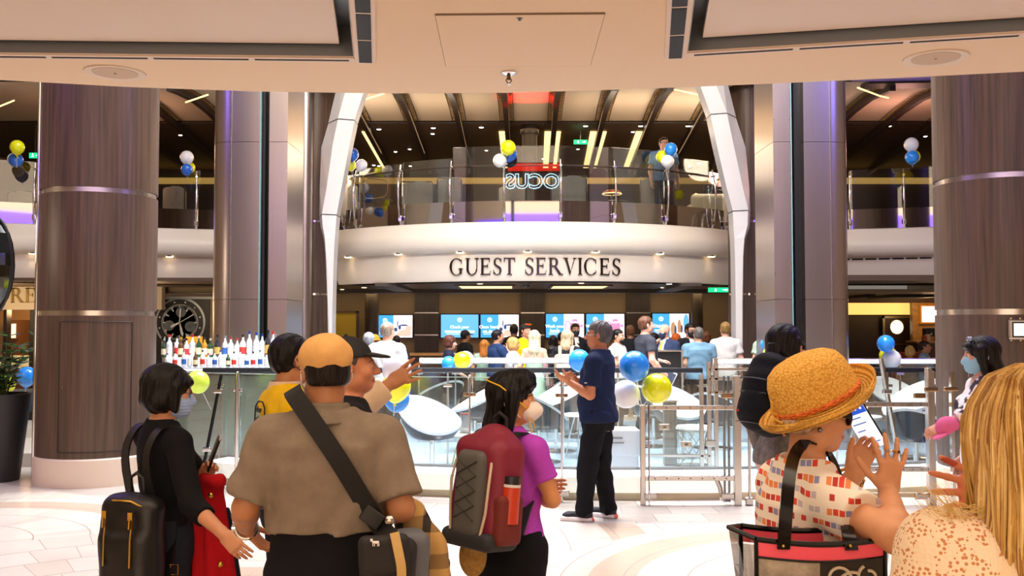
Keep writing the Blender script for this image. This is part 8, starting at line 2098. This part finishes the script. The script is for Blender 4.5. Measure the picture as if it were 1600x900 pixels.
# 10 --- masked woman walking with pink cap
YW10=R(262); H10=1.615; L10=(X(1533,6.2),6.2,0); w10=lambda px,py,Y: PX(px,py,Y,L10,YW10,H10)
h=Human('masked woman in white and black floral blouse walking left before the right column',L10,YW10,H10,'f',1.0,arms={
 'L':(w10(1522,642,5.98),w10(1497,655,5.98),{'u':wdir((-.85,0,-.45),YW10),'n':wdir((.1,.6,-.7),YW10),'curl':(.7,.8,.9,.9)})},legs={'L':((.09,-.12,.49),(.09,-.16,.085),.1),'R':((-.09,.03,.48),(-.09,.14,.095),-.1)},head=(-4,3,0),skin='#d39a80',h=.009,fine=True,hands=('hold','relax')); W10=h
h.body(fine_head=.006,fine_hand=.006); h.eyes(); h.hair('long','#17120f',g=.010,length=.20,h=.008,extra=[('+',cone((-.05,-.083,.07),(.05,-.083,.07),.02,.02),.02)]); h.mask('#8fc3d8',h=.006)
m_fl=mat('floral_blouse','#ece6e6',.8); n,l,b=nodes(m_fl); tc=n.new('ShaderNodeTexCoord'); nz=n.new('ShaderNodeTexNoise'); nz.inputs['Scale'].default_value=13; nz.inputs['Detail'].default_value=2; l.new(tc.outputs['Object'],nz.inputs['Vector']); r=n.new('ShaderNodeValToRGB'); r.color_ramp.interpolation='CONSTANT'; r.color_ramp.elements[0].color=(*lin('#f0eaea'),1); r.color_ramp.elements[1].position=.585; r.color_ramp.elements[1].color=(*lin('#34303c'),1); e=r.color_ramp.elements.new(.55); e.color=(*lin('#c9b4b6'),1); l.new(nz.outputs['Fac'],r.inputs[0]); l.new(r.outputs[0],b.inputs['Base Color'])
h.part('blouse',h.top_ops(.016,.84,1.55,.068,slw=1.2,vneck=.06,loosen=.01),m_fl,disp=h.wrinkle(.006,13.)); h.part('trousers',h.pants_ops(.012,.97),M_BLKT); h.shoes(M_BLACK,M_WHITE)
mb=MB(); 
for q in(-1,1): mb.sphere(h.hp((q*.033,-.062,.118)),(.026,.010,.018),12,8)
h.mbpart('hair_sunglasses',mb,mat('sunglass_silver','#8f98a8',.08,.6),smooth=True,label='sunglasses pushed up on the hair')
hand=h.palm['L'][0]; q=Vector(h.l2w(hand)); cc=at(1481,668,5.96)
t=thing('pink_cap','pink baseball cap dangling from the hand of the masked walking woman','cap',cc)
world_sdf('crown',[('+',ell(cc,(.075,.065,.070)),0),('-',ell(np.array(cc)+V3(0.02,0,-.03),(.066,.058,.065)),.004)],cloth('pink_cotton','#e06a9c'),t,.006)
world_sdf('brim',[('+',ell(np.array(cc)+V3(-.055,-.02,-.045),(.055,.055,.010),rotm((0,1,0),-.5)),0)],cloth('pink_cotton','#e06a9c'),t,.005)
# ---------------------------------------------------------------- the crowd at the desks and people further off
def crowd(label,px,py,Y,yaw,sex,hair,haircol,topcol,pant='#1d1e24',sleeve=.55,fat=1.0,skin='#c98d6c',z0=0.,arms=None,head=(0,0,0),legs=None,lean=(0,0),Hfix=None,length=.22,hpx=None,loosen=.006,hem=.88,hands=('relax','relax'),eyes=True,topname='shirt',belly=0.):
    zt=at(px,py,Y).z-z0; H=Hfix or zt-(.012 if hair!='bald' else 0)
    h=Human(label,(X(px,Y),Y,z0 if Hfix is None else zt-Hfix),R(yaw),H,sex,fat,belly,arms,legs,head,lean,skin,h=.0105,hands=hands,bust=.9)
    h.body()
    if hair!='bald': h.hair(hair,haircol,length=length,h=.011,noise=.004)
    if topcol: h.part(topname,h.top_ops(.015,hem,sleeve,.068,slw=1.08,loosen=loosen),cloth('crowd_'+topcol.strip('#'),topcol,.8,.05),.012,disp=h.wrinkle(.006,px))
    h.part('trousers',h.pants_ops(.012,.97),cloth('crowd_'+pant.strip('#'),pant,.8,.05),.013); h.shoes(M_BLACK,M_WHITE,.012)
    if eyes and 30<abs(((yaw+head[0]+180)%360)-180)*0+31: h.eyes()
    return h
UP=lambda sg: ((sg*.27,-.10,1.13),(sg*.06,-.17,1.42))       # hand to face
FW=lambda sg: ((sg*.235,-.02,1.12),(sg*.17,-.26,1.10))      # forearm forward
FOLD={'L':((.225,-.05,1.12),(-.03,-.20,1.12),{'n':(0,1,0)}),'R':((-.225,-.05,1.12),(.02,-.20,1.16),{'n':(0,1,0)})}
G='#1d1e24'
c=crowd('grey-haired person in grey denim jacket with white collar, above the black cap brim',577,519,13.6,170,'m','short','#8b8f96','#59667a',sleeve=1.7,fat=1.05)
c.part('undershirt',[('+',cone(c.neck-V3(0,0,.02),c.neck+V3(0,0,.03),.075,.07),0)],M_WHITE,.01)
c=crowd('person in mustard bucket hat and brown jacket left of the white tee man',586,523,16.5,150,'m','short','#3a2412','#7d5a38',sleeve=1.7)
hh=[('+',c.H_(ell((0,.02,.06),(.098,.115,.085))),0),('+',c.H_(ell((0,.02,.035),(.13,.145,.014))),.02),('-',c.H_(rbox((0,0,-.18),(.3,.3,.2),0)),.004)]
c.part('bucket_hat',hh,cloth('mustard','#d39b2c'),.009)
c=crowd('tall man in bright white tee seen from behind, fair cropped hair',606,503,12.7,158,'m','short','#8a7a6a','#f4f2f2',pant='#2b2d34',fat=1.06,skin='#dba08a',head=(-8,0,0),arms={'R':FW(-1)})
c=crowd('dark-haired person hidden behind the shoulder of the white tee man',620,524,17.4,180,'m','short','#15110f','#2a2a2e')
c=crowd('woman with short auburn hair in navy flowered top, in profile to the right',703,524,15.4,95,'f','bob','#4d2a20','#171b2c',fat=1.15,skin='#d3a18a',arms={'R':((-.27,.02,1.13),(-.20,-.22,1.02)),'L':FW(1)},head=(-6,4,0))
mb=MB(); mb.tube([c.l2w(c.neck+V3(.078*math.cos(a),-.015+.072*math.sin(a)-.03*(math.sin(a)<0)*abs(math.sin(a)),-.02-.05*max(0,-math.sin(a)))) for a in [2*PI*k/24 for k in range(24)]],.014,6,closed=True); obj('floral_trim',mb,mat('trim_blush','#d9b3a8',.8,var=.35,vscale=(60,60,60)),c.root,True,smooth=50)
c=crowd('man in black cap and black tee standing before the blue screen',728,516,18.6,120,'m','short','#100d0c','#121216',fat=1.02,skin='#8f5d40'); c.cap('#15161a',h=.009)
c=crowd('woman with long curly ginger hair and sage top, near the middle rail',757,531,16.6,175,'f','long','#a5642a','#8fa896',length=.30,fat=1.05)
c=crowd('man in dark blue shirt resting his hand on his cheek, facing right',778,515,16.2,115,'m','short','#1c1518','#24375c',sleeve=1.75,fat=1.25,skin='#b98467',arms={'R':UP(-1),'L':FW(1)},head=(-8,0,0))
c=crowd('person all in black between the blue-shirted man and the yellow tee',803,506,19.0,180,'m','short','#120f10','#0f1014',fat=1.3,sleeve=1.8,skin='#6b4634')
c=crowd('older blonde woman in white patterned blouse, looking right',803,527,15.4,110,'f','bob','#b98d55','#dcd8de',fat=1.05,skin='#d9ab94')
c=crowd('man in yellow tee and backwards black cap with an orange visor band',822,506,17.0,35,'m','short','#2a2018','#e3b80c',pant='#d9ae0a',fat=1.05,skin='#cf9880',sleeve=.7); cp=c.cap('#17181c',h=.009,back=True)
c.part('orange_sunglasses',[('+',c.H_(cone((-.05,-.070,.115),(.05,-.070,.115),.018)),0)],mat('mirror_orange','#e0601c',.15,.5),.008,parent=cp)
c.part('trousers_stripe',[('+',cone(c.Hp['R']+V3(-.09,0,-.05),c.An['R']+V3(-.05,0,.05),.012),0)],M_BLACK,.009)
c=crowd('woman with long straight blonde hair in mint strapless dress, from behind',835,516,15.2,172,'f','long','#d3c3a0',None,length=.36,skin='#d9a78e',fat=1.0)
c.part('dress',[('+',loft(c.tb,.014,.80,1.22),0),('+',cone((0,0,.85),(0,0,.45),.17,.24),.05)],cloth('mint_dress','#a9c3ad'),.012)
c=crowd('dark-haired woman in black top right of the yellow tee',864,524,18.2,180,'f','bob','#151011','#1a1a1e')
c=crowd('person in black hooded top before the pink teapot screen',877,519,18.8,175,'m','short','#131012','#17171b',sleeve=1.8,fat=1.1)
c=crowd('woman with long ash-blonde hair, black jacket and beige backpack',886,515,15.0,168,'f','long','#b39c7c','#151518',sleeve=1.75,fat=1.15,length=.26,head=(-12,0,0))
b_=c; t=thing('backpack','beige and white backpack on the ash-blonde woman in the crowd','backpack',c.l2w((0,.25,.95)),c.yaw)
world_sdf('main_bag',[('+',rbox(c.l2w((0.02,.20,1.12)),(.15,.08,.19),.06,np.array(Matrix.Rotation(c.yaw,3,'Z'))),0)],mat('pack_beige','#a8967a',.8),t,.011)
world_sdf('front_pocket',[('+',rbox(c.l2w((0.02,.28,1.05)),(.11,.04,.10),.04,np.array(Matrix.Rotation(c.yaw,3,'Z'))),0)],mat('pack_ivory','#dcd3c4',.7),t,.011)
for sx in(-1,1):
    mb=MB(); mb.ribbon([Vector(c.l2w(p)) for p in ((sx*.09,.17,1.28),(sx*.10,.12,1.43),(sx*.11,.0,1.46),(sx*.12,-.13,1.34),(sx*.13,-.13,1.15),(sx*.14,.05,1.0))],.05,.014,Vector(c.l2w((1,0,0)))-Vector(c.l2w((0,0,0)))); obj('strap',mb,mat('pack_beige','#a8967a',.8),t,True,smooth=50)
c=crowd('woman in pale pink top partly hidden left of the beige backpack',862,540,15.9,170,'f','long','#1a1413','#d59cab',length=.2)
c=crowd('masked staff member in dark suit facing us before the teapot screen',899,505,18.2,12,'m','short','#0f0c0c','#15161c',sleeve=1.8,skin='#a06f52'); c.mask('#1d2436','#1d2436',h=.009); c.part('shirt_front',[('+',loft(c.tb,.019,1.12,1.45),0),('&',rbox((0,-.2,1.3),(.045,.16,.2),.0),0)],M_WHITE,.009)
c=crowd('bearded man in pale grey tee, arms folded, right of the man in navy',966,514,15.6,60,'m','short','#12100f','#d5cfcf',arms=FOLD,skin='#c08c70'); c.part('beard',[('+',c.H_(ell((0,-.045,-.075),(.052,.055,.038))),0),('-',c.H_(ell((0,-.09,-.052),(.03,.03,.012))),.004)],mat('beard_black','#15110f',.9),.009)
c=crowd('staff member in black with blue lanyard left of the walking man',985,508,18.0,170,'m','short','#5b3b28','#131418',sleeve=1.8,skin='#7d533d'); mb=MB(); mb.tube([c.l2w(c.neck+V3(.075*math.cos(a),.07*math.sin(a),-.01)) for a in [2*PI*k/20 for k in range(20)]],.014,6,closed=True); obj('lanyard',mb,mat('lanyard_blue','#2c8bd0',.6),c.root,True)
c=crowd('walking man in charcoal tee with tablet, brown hair, beside the podium',1010,494,14.0,105,'m','short','#5a3826','#33353d',skin='#d49e86',arms={'R':((-.26,.03,1.12),(-.24,-.15,.93)),'L':FW(1)},fat=1.03,legs={'L':((.09,-.12,.49),(.09,-.18,.085),.1),'R':((-.09,.05,.48),(-.09,.18,.10),-.1)})
q=Vector(c.palm['R'][0]*c.s); q=XF[c.root.name]@q; t=thing('tablet','silver tablet held by the walking man in charcoal tee','tablet',q); rot=Matrix.Rotation(R(28),3,'Y')@Matrix.Rotation(R(-10),3,'X'); obj('case',MB().box(q+Vector((.03,-.03,-.02)),(.17,.012,.25),rot),M_WHITE,t,True,bev=.005); obj('glass',MB().box(q+Vector((.03,-.038,-.02)),(.145,.003,.21),rot),mat('tablet_glass','#3a4256',.1),t,True)
c=crowd('bald masked man in blue suit and yellow tie holding a phone to his mouth',1039,507,16.1,318,'m','bald','#000000','#2f3957',sleeve=1.8,fat=1.08,skin='#d9a58c',arms={'R':UP(-1),'L':FW(1)},head=(-20,6,0)); c.mask('#22304f','#22304f',h=.008)
c.part('shirt_front',[('+',loft(c.tb,.022,1.10,1.45),0),('&',rbox((0,-.2,1.3),(.055,.16,.22),.0),0)],mat('shirt_sky','#a9c6e6',.7),.009); c.part('tie',[('+',loft(c.tb,.030,1.05,1.43),0),('&',rbox((0,-.22,1.25),(.026,.16,.22),.0),0)],mat('tie_yellow','#d8bf4a',.6),.009)
c=crowd('woman in bright pink top hidden between walking man and bald man',1022,520,17.2,170,'f','long','#140f0f','#d8307c',length=.25)
c=crowd('person with orange hair behind the bald masked man',1056,521,17.6,175,'f','bob','#b5541c','#2a2428')
c=crowd('masked man with glasses in black suit facing the blue-grey tee man',1078,505,16.6,20,'m','short','#100e0e','#121319',sleeve=1.8,fat=1.08,skin='#b98468',arms={'L':UP(1)},head=(6,4,0)); c.mask('#14161d','#14161d',h=.009); c.glasses('#101010',r=.003)
c.part('shirt_front',[('+',loft(c.tb,.022,1.12,1.45),0),('&',rbox((0,-.2,1.3),(.05,.16,.22),.0),0)],M_WHITE,.009)
c=crowd('broad man in blue-grey tee from behind, cropped grey hair',1091,511,15.4,186,'m','short','#5c5650','#6a8ba0',fat=1.28,skin='#c99678',sleeve=.62,hem=.86)
c=crowd('woman with brown hair glimpsed right of the blue-grey tee man',1103,518,17.4,175,'f','bob','#5a3320','#5c3a34')
c=crowd('man in white short-sleeved shirt from behind beside the right arch leg',1133,503,16.0,184,'m','short','#8a6a3c','#d9d2cd',fat=1.02,skin='#d3a088',sleeve=.66,hem=.80,pant='#4a4a52')
c=crowd('person in pale green tee by the right steel pillar, behind the dark-haired woman',1203,505,15.2,170,'m','short','#2a211c','#b9c4ac',fat=1.06,skin='#c9967c')
c=crowd('man in glasses and light blue shirt standing on the upper balcony',1039,214,18.5,8,'m','short','#2a211c','#7fa3c9',z0=3.565,sleeve=.7,fat=1.12,skin='#d09a82',pant='#26324c'); c.glasses('#1c1c20',r=.003)
SIT={'L':((.10,-.42,.90),(.10,-.44,.50),.1),'R':((-.10,-.42,.90),(-.10,-.44,.50),-.1)}
c=crowd('balding man in pale blue shirt seated in the cafe at right',1445,533,19.1,60,'m','short','#3a2a22','#8fa9bd',Hfix=1.74,legs=SIT,arms={'R':FW(-1),'L':FW(1)},skin='#a87355',fat=1.1)
c=crowd('blond woman seated in the cafe behind the balding man',1421,541,19.2,150,'f','bob','#c9a35c','#9a8a78',Hfix=1.62,legs=SIT)
